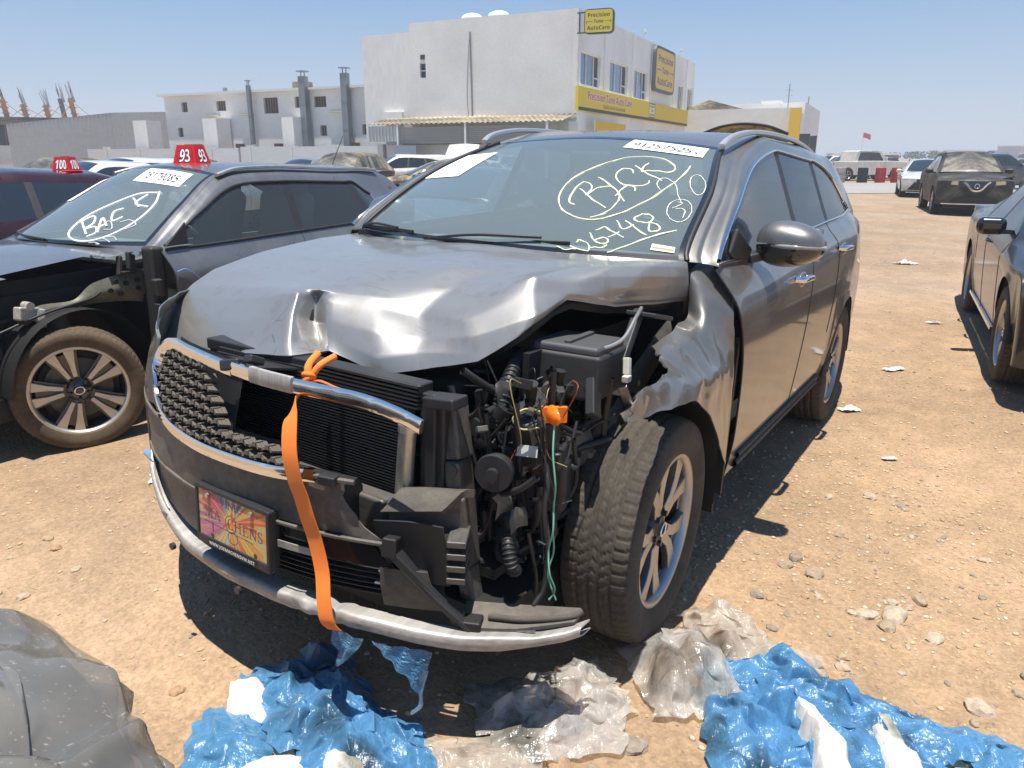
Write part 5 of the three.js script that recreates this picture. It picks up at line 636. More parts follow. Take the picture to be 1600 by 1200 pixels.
// --- black saloon with broken front at the right edge
{
  const { t, P } = simpleCar('sedan', 'black_sedan', 'glossy black saloon with broken front corner at the right edge', 'car', 4.15, -4.66, 4.253, W_.blackGrey, { cs: 8, y: 0, P: { wb: 2.83, H: 1.45, wheelR: .335, noseY: .76 }, wheel: { style: '5', tread: 1, tyre: M.rubberDust }, glass: M.glassTint, interior: {}, mirror: M.gloss });
  part('broken_lamp_hole', [box(.16, .12, .26, .60, .68, .70, 0, -.7, 0, .02), box(.06, .06, .20, .72, .62, .55, 0, -.5, 0, .01)], M.black, t);
  part('fog_lamp_frame', sheet(nosePatch(P, .62, .82, .36, .50, 6, 4, .014), .01), M.trim, t); part('fog_lamp', sheet(nosePatch(P, .66, .78, .46, .49, 6, 3, .022), .006), M.amber, t);
  for (const l of [false, true]) part('rocker_molding', bar([[-.5, .26, l ? -.88 : .88], [-2.35, .26, l ? -.88 : .88]], .02, .03), M.chrome, t);
}
// --- dusty black crossover with V grille
{
  const { t, P } = simpleCar('suv', 'black_crossover', 'dusty black crossover with chrome V grille facing the lane', 'car', 12.45, -21.05, 4.33, W_.blackDust, { y: -.01, cs: 6, ws: M.glassDust, face: { lamp: mat(.42, .36, .22, .5), grille: M.gloss }, rails: true });
  part('chrome_v', bar([.30, .24, .10, 0, -.10, -.24, -.30].map((z, i) => [P.fo + .02 - .3 * z * z - .03 * Math.abs(z), [.88, .84, .68, .655, .68, .84, .88][i], z]), .03, .045), M.chrome, t);
  part('badge', new THREE.TorusGeometry(.055, .010, 8, 24).rotateY(PI / 2).translate(P.fo + .03, .78, 0), M.chrome, t);
  part('bumper_chrome', bar(nosePatch(P, .75, -.75, .32, .32, 14, 1, .02)[0], .02, .03), M.chrome, t);
  part('crushed_corner', [box(.22, .20, .36, .55, .78, -.72, .2, .4, .1, .05), box(.3, .06, .3, .4, .95, -.72, .2, .2, .25, .02)], W_.black, t);
}
// --- white saloon
{
  const { t, P } = simpleCar('sedan', 'white_sedan', 'white saloon with black lower grille and yellow plate behind the black crossover', 'car', 16.2, -30.4, 4.30, W_.white, { cs: 5, face: { grille: M.black, plate: mat(.85, .50, .04, .5) } });
  part('lower_grille', sheet(nosePatch(P, .62, -.62, .30, .58, 12, 4, .012, (z, y, u, v) => [z * lerp(1.1, .75, v), y]), .01), M.black, t); part('front_lip', bar(nosePatch(P, .80, -.80, .24, .24, 12, 1, .02)[0], .05, .04), M.black, t);
}
// --- back rows
const row = 'cars parked in the back rows';
const bg = (u, z) => [(u - 800) / 1173 * (-z * .957 + .2), z];
for (const [type, name, label, u, z, th, m, o] of [
  ['sedan', 'dark_sedan', 'dark saloon with pale roof edge just behind the stripped crossover', 655, -10.2, 4.2, W_.graph, { P: { H: 1.36 } }],
  ['suv', 'dusty_suv', 'dust covered grey SUV parked before the boundary wall', 512, -24, 4.5, W_.dusty, { glass: M.glassDust }],
  ['suv', 'white_suv', 'white SUV with dark rear windows beside the dusty SUV', 572, -30, 3.4, W_.white, { P: { H: 1.62 } }],
  ['sedan', 'beige_sedan', 'cream yellow saloon with dark oval windows in the back row', 618, -25, 3.3, W_.beige, { P: { H: 1.40 } }],
  ['hatch', 'dusty_hatchback', 'dusty hatchback with paper on its windshield in the back row', 690, -19, 4.5, W_.dusty, { P: { H: 1.46 }, ws: M.glassDust }],
  ['sedan', 'silver_sedan', 'pale silver saloon behind the maroon saloon', 165, -13, 4.2, W_.silver, { P: { H: 1.40 } }],
  ['hatch', 'dusty_compact', 'dusty tan compact far behind the maroon saloon', 210, -21, 4.4, W_.dusty, { glass: M.glassDust }],
  ['sedan', 'white_taxi', 'white saloon roof showing left of the 100 marker', 40, -15, 4.2, W_.white, {}],
  ['hatch', 'white_hatchback', 'white hatchback between the 100 marker and the dusty tan compact', 120, -17, 4.3, W_.white, {}],
  ['sedan', 'grey_sedan', 'grey saloon left of the dusty grey SUV in the back row', 440, -27, 4.4, W_.silver, { P: { H: 1.46 } }],
  ['sedan', 'cream_saloon', 'cream saloon farthest back against the grey boundary wall', 668, -34, 3.3, W_.beige, { P: { H: 1.46 } }],
  ['suv', 'silver_suv', 'silver SUV behind the crashed SUV windshield corner', 745, -33, 4.3, W_.silver, {}],
  ['hatch', 'tan_hatchback', 'dusty tan hatchback far left below the concrete building', 20, -24, 4.3, W_.dusty, { glass: M.glassDust }],
  ['sedan', 'white_limousine', 'small white saloon far beyond the silver saloon', 1470, -82, 3.2, W_.white, {}],
  ['suv', 'far_white_suv', 'white SUV far behind the black crossover roof', 1500, -95, 3.4, W_.white, {}],
  ['hatch', 'far_red_hatch', 'dark red hatchback far off left of the pickup cab', 1352, -74, 3.3, W_.maroon, {}],
  ['sedan', 'far_silver_sedan', 'silver saloon far off at the right border', 1565, -75, 3.3, W_.silver, {}],
  ['suv', 'far_wagon', 'white wagon leftmost in the far row behind the SUV roof', 1275, -64, 3.4, W_.white, {}],
  ['suv', 'white_wagon', 'white estate car behind the roof of the crashed SUV at the right', 1296, -56, 3.4, W_.white, {}],
  ['sedan', 'black_coupe', 'low black saloon left of the white pickup', 1338, -66, 3.3, W_.black, {}],
  ['sedan', 'silver_saloon', 'silver saloon right of the white pickup', 1432, -60, 3.5, W_.silver, {}],
  ['suv', 'grey_wagon', 'dark grey SUV side-on at the right border beyond the black crossover', 1590, -38, .2, W_.graph, { P: { H: 1.70 } }],
]) { const [x, zz] = bg(u, z); simpleCar(type, name, label, 'car', x, zz, th, m, { group: row, ...o }); }
// white car with its rear hatch up, and cream car with raised hood
{ const [x, z] = bg(722, -27); const { t } = simpleCar('sedan', 'white_hood_up_car', 'white car with its trunk lid raised by the grey wall', 'car', x, z, 4.4, W_.white, { group: row }); part('raised_lid', sheet(loft([[[.3, 1.0, .6], [.35, 1.0, 0], [.3, 1.0, -.6]], [[.05, 1.5, .6], [.08, 1.52, 0], [.05, 1.5, -.6]], [[-.3, 1.9, .55], [-.3, 1.93, 0], [-.3, 1.9, -.55]]], 5, 5), .03), W_.white, t); }
{ const [x, z] = bg(1158, -13); const { t } = simpleCar('sedan', 'cream_car', 'cream car behind the crashed SUV with its hood raised in an arc', 'car', x, z, 4.3, W_.beige, { group: row }); part('raised_hood', sheet(loft([[[.30, 1.86, .66], [.40, 1.96, .35], [.42, 2.0, 0], [.40, 1.96, -.35], [.30, 1.84, -.66]], [[.08, 1.52, .68], [.10, 1.57, .35], [.10, 1.58, 0], [.10, 1.57, -.35], [.08, 1.52, -.68]], [[-.25, 1.0, .7], [-.2, 1.02, .35], [-.2, 1.03, 0], [-.2, 1.02, -.35], [-.25, 1.0, -.7]]], 6, 5), .03), W_.beige, t); part('hood_seal', tube([[.31, 1.87, .67], [.41, 1.97, .35], [.43, 2.01, 0], [.41, 1.97, -.35], [.31, 1.85, -.67]], .022, 40, 6), M.trim, t); }
// white crew-cab pickup
{
  const [x, z] = [25.4, -53.1], t = thing('white_pickup', 'white crew-cab pickup side-on beyond the road', 'pickup', x, groundY(x, z), z, .25), W = W_.white, g = M.glassDark;
  const ext = (poly, d, zc) => { const s = new THREE.Shape(poly.map(p => new THREE.Vector2(...p))); return new THREE.ExtrudeGeometry(s, { depth: d, bevelEnabled: true, bevelThickness: .04, bevelSize: .04, bevelSegments: 2 }).translate(0, 0, zc - d / 2); };
  const arch = (xc, n = 10) => { const o = []; for (let i = 0; i <= n; i++) { const a = PI - i / n * PI; o.push([xc - .47 * Math.cos(a) * -1, .42 + .47 * Math.sin(a)]); } return o; };
  const archL = xc => { const o = []; for (let i = 0; i <= 10; i++) { const a = i / 10 * PI; o.push([xc + .47 * Math.cos(a), .42 + .47 * Math.sin(a)]); } return o; };
  part('body', ext([[.98, .5], [.98, 1.05], [.80, 1.18], [-.55, 1.24], [-3.0, 1.24], [-3.05, 1.20], [-4.75, 1.22], [-4.80, .55], ...archL(-3.68).reverse(), ...archL(0).reverse()], 1.86, 0), W, t);
  part('cab', ext([[-.50, 1.22], [-1.20, 1.86], [-1.5, 1.93], [-2.75, 1.92], [-3.0, 1.82], [-3.08, 1.22]], 1.5, 0), W, t);
  for (const s of [-1, 1]) { part('door_window', ext([[-.95, 1.30], [-1.35, 1.76], [-1.95, 1.79], [-1.95, 1.30]], .01, s * .80), g, t); part('rear_door_window', ext([[-2.05, 1.30], [-2.05, 1.79], [-2.72, 1.78], [-2.85, 1.32]], .01, s * .80), g, t); part('tail_light', box(.06, .28, .08, -4.80, 1.02, s * .92, 0, 0, 0, .02), M.red, t); part('side_mirror', box(.14, .26, .16, -.95, 1.40, s * 1.08, 0, 0, 0, .04), W, t); }
  part('windshield', gridGeo([[[-.52, 1.27, .68], [-.52, 1.27, -.68]], [[-1.14, 1.83, .62], [-1.14, 1.83, -.62]]]).translate(.06, .02, 0), g, t); part('front_bumper', box(.16, .24, 1.9, 1.02, .55, 0, 0, 0, 0, .05), M.chrome, t); part('bed_floor', box(1.65, .05, 1.6, -3.92, 1.19, 0), M.trim, t);
  for (const xx of [0, -3.68]) for (const l of [true, false]) addWheel(t, xx, .396, l ? -.86 : .86, { R: .40, r: .25, w: .26, style: '5', tread: 0 }, 0, l);
}
// ---------- film-wrapped car at the lower left ----------
{
  const P = { ...CAR.sedan, fo: .88, W: .90, nk: .40, ne: 2.4, noseY: .73, rake: .22, belt0: .90, cowlY: .94 };
  const t = thing('wrapped_car', 'grey car nose shrouded in dusty clear plastic film at the lower left corner', 'car', -1.385, 0, -.43, 1.36);
  const pm = phys(.17, .172, .175, .45, .3, { clearcoat: .6, clearcoatRoughness: .15, map: rep(texGrime, .9) });
  const S = buildCar(t, P, { paint: pm, wheel: { ...WH }, cs: 6, rs: 3, glass: M.glassDark, plain: true });
  frontFace(t, P, { lamp: phys(.12, .12, .12, .2, 0, {}) });
  part('trim_tape', bar([[.42, .845, .62], [.50, .838, .45], [.54, .832, .25], [.56, .832, .05]], .012, .03), mat(.62, .36, .12, .7), t);
  // film draped over nose and hood
  srand(606); const cs = S.cs, rs = S.rs, K = []; for (let i = 0; i <= 10 * cs; i += 2) { const row = []; for (let j = rs; j <= S.J - 1 - rs; j += 1) { const jj = j, p = S.D[i][jj], w = S.N[i][jj], x = p[0], y = p[1], z = p[2]; const ridge = Math.pow(1 - Math.abs(N3(x * 2.2 + z * 1.5, z * 5 - x * 2, y * 3 + 4)), 5); const d = .006 + .034 * ridge + .020 * Math.pow(rnd(), 3); row.push([x - w.x * d + rr(-.012, .012), y - w.y * d, z - w.z * d + rr(-.012, .012)]); } K.push(row); }
  const H = loft(K, 4, 5, .45); for (const r of H) for (const p of r) p[1] += .0016 * N3(p[0] * 45, p[1] * 45, p[2] * 45);
  const film = phys(.94, .92, .89, .10, 0, { transmission: .76, thickness: 0, ior: 1.45, map: dataTex(512, (u, v) => { const a = fbm(u, v, 6, 301, 5), s = pn(u, v, 160, 311), s2 = pn(u, v, 300, 317); const k = clamp(.72 + .35 * (a - .5) + (s > .93 ? .3 : 0) + (s2 > .95 ? .25 : 0)); return [k, k * .985, k * .95]; }) });
  part('plastic_film', gridGeo(H, p => [p[0] * 1.2, p[2] * 1.2 + p[1]]), film, t);
}
// ---------- buildings ----------
const wallM = (r, g, b) => mat(r, g, b, .92, 0, { map: rep(texWall, 1 / 7) });
const BW = { white: wallM(.86, .855, .84), side: wallM(.84, .835, .82), grey: wallM(.66, .665, .675), frame: mat(.78, .78, .76, .5), blueGlass: phys(.03, .10, .21, .06, 0, { clearcoat: 1 }), dark: mat(.05, .05, .05, .4), brown: mat(.10, .065, .04, .7), cream: mat(.66, .62, .50, .8, 0, { map: rep(texGrime, .4) }), duct: mat(.30, .34, .38, .55, .5, { map: rep(texDust, .5) }), shutter: mat(.34, .32, .28, .7, .2) };
const TH = 1.1204; // facing of the whole street block
function holed(len, h, holes, depth, y0 = 0, s0 = 0) { const s = new THREE.Shape([[s0, y0], [s0 + len, y0], [s0 + len, h], [s0, h]].map(p => new THREE.Vector2(...p))); for (const [a, b, c, d] of holes) { s.holes.push(new THREE.Path([[a, c], [b, c], [b, d], [a, d]].map(p => new THREE.Vector2(...p)))); } return new THREE.ExtrudeGeometry(s, { depth, bevelEnabled: false }); }
const toSide = g => g.rotateY(PI / 2); // shape x -> -z, depth -> +x
// --- workshop with yellow signs
{
  const t = thing('workshop_building', 'white two-storey workshop with blue windows and long yellow sign', 'building', 3.286, 0, -40.467, TH);
  const W = [[.4, 3.4, 5.04, 6.64], [4.95, 8.25, 5.02, 6.64], [9.5, 12.35, 4.98, 6.64], [20.3, 21.95, 4.9, 6.6], [23.2, 24.9, 4.9, 6.6]];
  part('front_wall', holed(25.4, 8.5, W, .3).translate(0, 0, -.3), BW.white, t);
  part('side_wall', toSide(holed(9.6, 8.48, [[8.9, 9.28, 5.65, 6.45]], .3, 0, .305)), BW.side, t);
  part('rear_block', [box(9, 8.05, 3.2, 4.6, 4.02, -11.55), box(24.8, 8.3, .3, 12.8, 4.15, -9.8), box(.3, 8.3, 9.6, 25.25, 4.15, -5)], BW.side, t);
  part('roof', box(24.8, .2, 9.4, 12.75, 7.9, -5), BW.grey, t);
  for (const [i, [a, b, c, d]] of W.entries()) {
    const w = sub('window', t); const fr = .07; part('frame', [box(b - a, fr, .10, (a + b) / 2, c + fr / 2, -.16), box(b - a, fr, .10, (a + b) / 2, d - fr / 2, -.16), box(fr, d - c - 2 * fr, .10, a + fr / 2, (c + d) / 2, -.16), box(fr, d - c - 2 * fr, .10, b - fr / 2, (c + d) / 2, -.16), ...[.36, .74].map(k => box(.06, d - c - 2 * fr, .09, lerp(a, b, k), (c + d) / 2, -.16)), box((b - a) * .26 - .1, .06, .09, lerp(a, b, .87), lerp(c, d, .30), -.16)], BW.frame, w);
    for (const [k0, k1] of [[0, .36], [.36, .74]]) part('pane', box((b - a) * (k1 - k0) - .1, d - c - .14, .02, lerp(a, b, (k0 + k1) / 2), (c + d) / 2, -.18), BW.blueGlass, w);
    part('pane', box((b - a) * .26 - .1, (d - c) * .68 - .12, .02, lerp(a, b, .87), lerp(c, d, .655), -.18), BW.brown, w); part('pane', box((b - a) * .26 - .1, (d - c) * .30 - .12, .02, lerp(a, b, .87), lerp(c, d, .155), -.18), BW.dark, w);
    part('sill', box(b - a + .3, .10, .12, (a + b) / 2, c - .05, .06), BW.frame, w);
  }
  { const w = sub('window', t); part('frame', [box(.06, .05, .42, .12, 6.43, -9.09), box(.06, .05, .42, .12, 6.05, -9.09), box(.06, .05, .42, .12, 5.67, -9.09)], BW.frame, w); part('pane', box(.02, .8, .40, .18, 6.05, -9.09), BW.dark, w); }
  part('vent', box(.06, .24, .27, -.02, 6.73, -9.06), BW.dark, t);
  part('drain_pipe', [rod([-.08, 3.4, -5.98], [-.08, 7.8, -6.06], .045), tube([[-.06, 7.7, -6.1], [-.06, 6.0, -6.25], [-.06, 4.4, -6.3], [-.06, 3.5, -6.2]], .015, 30, 5)], mat(.25, .25, .25, .7), t);
  for (const x of [3.9, 8.9, 13.0, 18.8, 22.6]) part('wall_pipe', rod([x, 5.0, .05], [x, 8.6, .05], .03), mat(.62, .62, .6, .7), t);
  for (const x of [10.8, 20.0]) part('floodlight', [box(.30, .22, .12, x, 8.85, .15, -.5, .4, 0, .02), rod([x, 8.5, 0], [x, 8.78, .1], .02)], mat(.5, .49, .45, .5), t);
  for (const [x, z, r] of [[3.0, -7.6, .62], [3.0, -5.9, .62]]) part('water_tank', [new THREE.SphereGeometry(r, 24, 12, 0, 2 * PI, 0, PI / 2).scale(1, .5, 1).translate(x, 8.95, z), cyl(r, r, 1.0, x, 8.45, z)], BW.frame, t);
  // signs
  const big = (c, w, h, bgc, fr) => { c.fillStyle = fr; c.fillRect(0, 0, w, h); c.fillStyle = bgc; const r = 70, m = 16; c.beginPath(); c.moveTo(m + r, m); c.lineTo(w - m - r, m); c.quadraticCurveTo(w - m, m, w - m, m + r); c.lineTo(w - m, h - m - r); c.quadraticCurveTo(w - m, h - m, w - m - r, h - m); c.lineTo(m + r, h - m); c.quadraticCurveTo(m, h - m, m, h - m - r); c.lineTo(m, m + r); c.quadraticCurveTo(m, m, m + r, m); c.fill(); c.textAlign = 'center'; c.textBaseline = 'middle'; c.fillStyle = '#181818'; c.font = 'bold 112px sans-serif'; c.fillText('Precision', w / 2, h * .25, w * .80); c.font = 'bold 92px sans-serif'; c.fillText('Tune', w / 2, h * .51, w * .36); c.font = 'bold 112px sans-serif'; c.fillText('AutoCare', w / 2, h * .78, w * .80); c.fillStyle = '#9a4a22'; c.fillRect(w * .06, h * .50, w * .24, 12); c.fillRect(w * .70, h * .50, w * .24, 12); c.fillRect(w * .06, h * .50, 14, h * .12); c.fillRect(w * .90, h * .46, 14, h * .12); };
  const s1 = canvasTex(640, 480, (c, w, h) => big(c, w, h, '#d3c248', '#23262a')), s2 = canvasTex(640, 480, (c, w, h) => big(c, w, h, '#e0b62e', '#22272c'));
  const rr4 = (w, h, d, r) => { const s = new THREE.Shape(); s.moveTo(-w / 2 + r, -h / 2); s.lineTo(w / 2 - r, -h / 2); s.quadraticCurveTo(w / 2, -h / 2, w / 2, -h / 2 + r); s.lineTo(w / 2, h / 2 - r); s.quadraticCurveTo(w / 2, h / 2, w / 2 - r, h / 2); s.lineTo(-w / 2 + r, h / 2); s.quadraticCurveTo(-w / 2, h / 2, -w / 2, h / 2 - r); s.lineTo(-w / 2, -h / 2 + r); s.quadraticCurveTo(-w / 2, -h / 2, -w / 2 + r, -h / 2); return new THREE.ExtrudeGeometry(s, { depth: d, bevelEnabled: false, curveSegments: 6 }); };
  const face = (w, h, r) => { const g = new THREE.ShapeGeometry(rr4(w, h, .1, r).parameters.shapes, 6); const p = g.attributes.position, u = g.attributes.uv; for (let i = 0; i < p.count; i++) u.setXY(i, p.getX(i) / w + .5, p.getY(i) / h + .5); return g; };
  const hs = thing('hanging_sign', 'small yellow rounded sign on a bracket at the workshop corner', 'sign', 3.286, 7.78, -40.467, TH); // faces the lot
  part('box', rr4(1.45, 1.1, .26, .24).translate(0, 0, -.18).rotateY(-PI / 2 + .12).translate(-.25, 0, 1.15), mat(.10, .11, .12, .5), hs); part('face', face(1.42, 1.07, .22).rotateY(-PI / 2 + .12).translate(-.39, 0, 1.167), mat(1, 1, 1, .4, 0, { map: s1 }), hs);
  part('bracket', [rod([-.2, .45, 0], [-.2, .45, .55], .035), rod([-.2, -.45, 0], [-.2, -.45, .55], .035), rod([-.2, -.45, .12], [-.2, .45, .12], .035)], BW.dark, hs);
  const ws = thing('wall_sign', 'large yellow rounded sign standing proud of the workshop front wall', 'sign', 3.286 + .4353 * 15.4, 7.02, -40.467 - .9003 * 15.4, TH);
  part('box', rr4(5.0, 2.75, .22, .6).translate(0, 0, .10), mat(.10, .115, .13, .5), ws); part('face', face(4.85, 2.6, .55).translate(0, 0, .325), mat(1, 1, 1, .4, 0, { map: s2 }), ws);
  const bt = canvasTex(2048, 112, (c, w, h) => { c.fillStyle = '#e8c40c'; c.fillRect(0, 0, w, h); c.fillStyle = '#35383c'; c.fillRect(0, h - 17, w, 17); c.textBaseline = 'middle'; c.font = 'bold 56px sans-serif'; c.lineWidth = 5; c.strokeStyle = '#f4e4e0'; c.fillStyle = '#a83048'; c.strokeText('Precision Tune Auto Care', 110, 34, 900); c.fillText('Precision Tune Auto Care', 110, 34, 900); c.fillStyle = '#5a4a10'; c.font = 'bold 26px sans-serif'; c.fillText('Quality Service Guaranteed', 330, 77, 500); c.fillStyle = '#e8e4b0'; c.fillRect(1120, 8, 120, 82); c.strokeStyle = '#222'; c.strokeRect(1120, 8, 120, 82); c.fillStyle = '#222'; c.font = 'bold 22px sans-serif'; c.fillText('Precision', 1130, 24, 100); c.fillText('Tune', 1154, 49, 60); c.fillText('AutoCare', 1130, 74, 100); c.font = 'bold 50px sans-serif'; c.strokeStyle = '#f4e4e0'; c.fillStyle = '#b04058'; c.strokeText('بريسيشن تيون أوتو كير', 1290, 36, 680); c.fillText('بريسيشن تيون أوتو كير', 1290, 36, 680); c.fillStyle = '#6a5a18'; c.font = 'bold 22px sans-serif'; c.fillText('خدمة ذات جودة مضمونة', 1480, 76, 400); });
  const bn = thing('long_banner', 'long yellow banner sign across the workshop front wall', 'sign', 3.286, 4.34, -40.467, TH);
  part('board', box(23.3, 1.14, .16, 11.3, 0, .12), mat(.78, .62, .03, .6), bn); part('print', new THREE.PlaneGeometry(23.2, 1.12).translate(11.3, 0, .205), mat(1, 1, 1, .5, 0, { map: bt }), bn);
  const sb = canvasTex(512, 64, (c, w, h) => { c.fillStyle = '#e2b210'; c.fillRect(0, 0, w, h); c.fillStyle = '#b06018'; c.font = 'bold 40px sans-serif'; c.fillText('✕', 60, 44); c.fillStyle = '#2a2410'; c.fillText('مركز فحص وصيانة', 170, 42, 300); });
  const s3 = thing('cloth_banner', 'small yellow cloth banner tied below the long workshop sign', 'banner', 3.286, 3.02, -40.467, TH); part('cloth', new THREE.PlaneGeometry(5.2, .6, 10, 2).translate(4.0, 0, .5), mat(1, 1, 1, .8, 0, { map: sb }), s3); part('pole', [rod([1.35, -2.9, .5], [1.35, .35, .5], .03), rod([6.65, -2.9, .5], [6.65, .35, .5], .03)], BW.grey, s3);
}
// --- lean-to along the workshop side
{
  const t = thing('lean_to', 'lean-to with cream corrugated awning along the workshop side', 'shed', 3.286, 0, -40.467, TH);
  const G = []; for (let i = 0; i <= 6; i++) { const r = []; for (let j = 0; j <= 160; j++) { const z = -.0 - j / 160 * 11.6; r.push([lerp(-.02, -2.0, i / 6), lerp(3.62, 3.20, i / 6) + .035 * Math.sin(j / 160 * 2 * PI * 38), z]); } G.push(r); } part('awning', sheet(G, .01), BW.cream, t);
  part('front_panel', [box(.1, .80, 1.9, -1.85, 2.72, -10.6), box(.08, .9, 1.1, -1.0, 2.75, -.1)], mat(.58, .60, .58, .6, .3, { map: rep(texWall, .3) }), t); for (let k = 0; k < 9; k++) part('panel_rib', box(.03, .80, .05, -1.92, 2.72, -9.75 - k * .22), mat(.62, .64, .62, .6, .3), t);
  part('shutter', (() => { const l = []; for (let k = 0; k < 9; k++) l.push(box(.06, .085, 8.9, -1.85 + .01 * (k % 2), 2.24 + k * .095, -5.2)); return l; })(), BW.shutter, t);
  for (const z of [-.8, -5.4, -9.6]) part('post', box(.10, 3.2, .10, -1.93, 1.6, z), BW.frame, t);
  part('gate', box(.06, 2.1, 1.4, -2.15, 1.05, -9.0), mat(.28, .31, .36, .6, .3), t);
}
// --- long warehouse
{
  const t = thing('warehouse', 'long white warehouse with tall grey ducts and barred windows', 'building', -5.953, 0, -46.243, TH);
  const Wn = [[17.75, 18.3, 4.43, 5.06], [14.25, 15.1, 4.43, 5.05], [9.8, 11.0, 4.17, 5.12], [7.88, 8.44, 4.46, 5.11], [5.98, 6.94, 4.45, 5.07], [18.42, 18.9, 2.84, 3.43], [11.98, 12.37, 2.81, 3.4], [8.62, 9.14, 2.81, 3.43], [6.08, 6.6, 2.78, 3.39], [2.85, 3.4, 2.81, 3.4]];
  part('front_wall', toSide(holed(20.2, 5.45, Wn, .25, 0, -.3)), BW.white, t); part('end_walls', [box(11.7, 5.4, .25, 6.1, 2.7, -19.8), box(11.7, 5.4, .25, 6.1, 2.7, .2), box(.25, 5.4, 20, 12, 2.7, -9.9)], BW.side, t); part('roof', box(12.5, .14, 20.8, 5.95, 5.52, -9.8), mat(.66, .66, .63, .8), t);
  for (const [a, b, c, d] of Wn) { const w = sub('window', t); part('pane', box(.03, d - c, b - a, .16, (c + d) / 2, -(a + b) / 2), BW.brown, w); const n = Math.max(2, Math.round((b - a) / .2)); part('bars', Array.from({ length: n }, (_, k) => box(.03, d - c, .035, .10, (c + d) / 2, -lerp(a, b, (k + .5) / n))), mat(.30, .24, .19, .7), w); }
  for (const [s, w, y1, y0] of [[11.77, .24, 5.85, 2.3], [7.32, .46, 6.2, 0], [4.18, .42, 6.25, 0]]) { const d = sub('duct', t); part('shaft', box(w * .9, y1 - y0, w, -.40, (y1 + y0) / 2, -s), BW.duct, d); part('clamp', [1, 2, 3].map(k => box(w * .9 + .03, .06, w + .03, -.40, y0 + (y1 - y0) * k / 4, -s)), mat(.24, .27, .30, .5, .5), d); part('cap', [box(w * 1.2, .06, w * 1.2, -.40, y1 + .28, -s), rod([-.40, y1, -s + w * .3], [-.40, y1 + .26, -s + w * .3], .03), rod([-.40, y1, -s - w * .3], [-.40, y1 + .26, -s - w * .3], .03)], BW.duct, d); }
  for (const [s, w, h] of [[14.5, 1.2, 3.9], [8.0, .9, 3.85], [21.0, 1.3, 3.9], [.3, 1.3, 3.95]]) part('annex', box(1.2, h, w, -.72, h / 2, -s), BW.white, t);
  for (const s of [17.0, 13.2, 9.9, 3.9]) part('cooler_hatch', [box(.25, .25, .55, -.14, 2.22, -s), box(.1, .16, .4, -.28, 2.22, -s)], BW.brown, t);
  for (const s of [15.4, 12.5, 5.2]) part('ledge', box(.2, .08, 1.1, -.1, 4.15, -s), mat(.55, .52, .44, .8), t);
  for (const s of [9.0, 2.6]) part('roof_unit', box(.9, .5, .9, 1.5, 5.85, -s), BW.cream, t); part('roof_vent', cyl(.15, .15, .5, 2, 5.8, -16.2), BW.duct, t);
}
// --- boundary wall
{
  const t = thing('boundary_wall', 'pale grey rendered boundary wall in front of the warehouse', 'wall', -4.4, 0, -43.2, TH);
  part('wall', [box(.25, 2.12, 10.6, 0, 1.06, -12.6 + 4.0), box(.25, 2.05, 14.2, .01, 1.02, -21.2), box(.24, 2.16, 8.6, .0, 1.08, 5.4 - 4.0)], BW.grey, t); for (let k = 0; k < 8; k++) part('pier', box(.34, 2.2, .34, 0, 1.1, -3.3 - k * 3.3), BW.grey, t);
}
// --- corrugated shed
{
  const t = thing('corrugated_shed', 'grey corrugated metal shed beside the warehouse', 'shed', -28.3, 0, -64.5, TH), m = mat(.42, .44, .45, .5, .45, { map: rep(texWall, .2) });
  const cor = (a, b, ha, hb, n) => { const G = [[], []]; const d = [b[0] - a[0], b[1] - a[1]], L = Math.hypot(...d), nn = [-d[1] / L, d[0] / L]; for (let j = 0; j <= n * 4; j++) { const s = j / (n * 4), o = [0, .04, .04, 0][j % 4]; G[0].push([a[0] + d[0] * s + nn[0] * o, 0, a[1] + d[1] * s + nn[1] * o]); G[1].push([a[0] + d[0] * s + nn[0] * o, lerp(ha, hb, s), a[1] + d[1] * s + nn[1] * o]); } return gridGeo(G); };
  part('wall', [cor([0, 1.5], [0, -6], 5.0, 5.1, 22), cor([0, 1.5], [5, 1.5], 5.0, 5.0, 14)], m, t); part('gable_wall', cor([0, -6], [-4.2, -13.8], 5.1, 4.15, 26), m, t); part('roof', gridGeo([[[0, 5.1, -6], [-4.2, 4.18, -13.8]], [[8, 5.3, -10], [4, 4.5, -18]]]), m, t); part('base', box(.3, .5, 9, -.1, .25, -2.4), BW.cream, t);
}
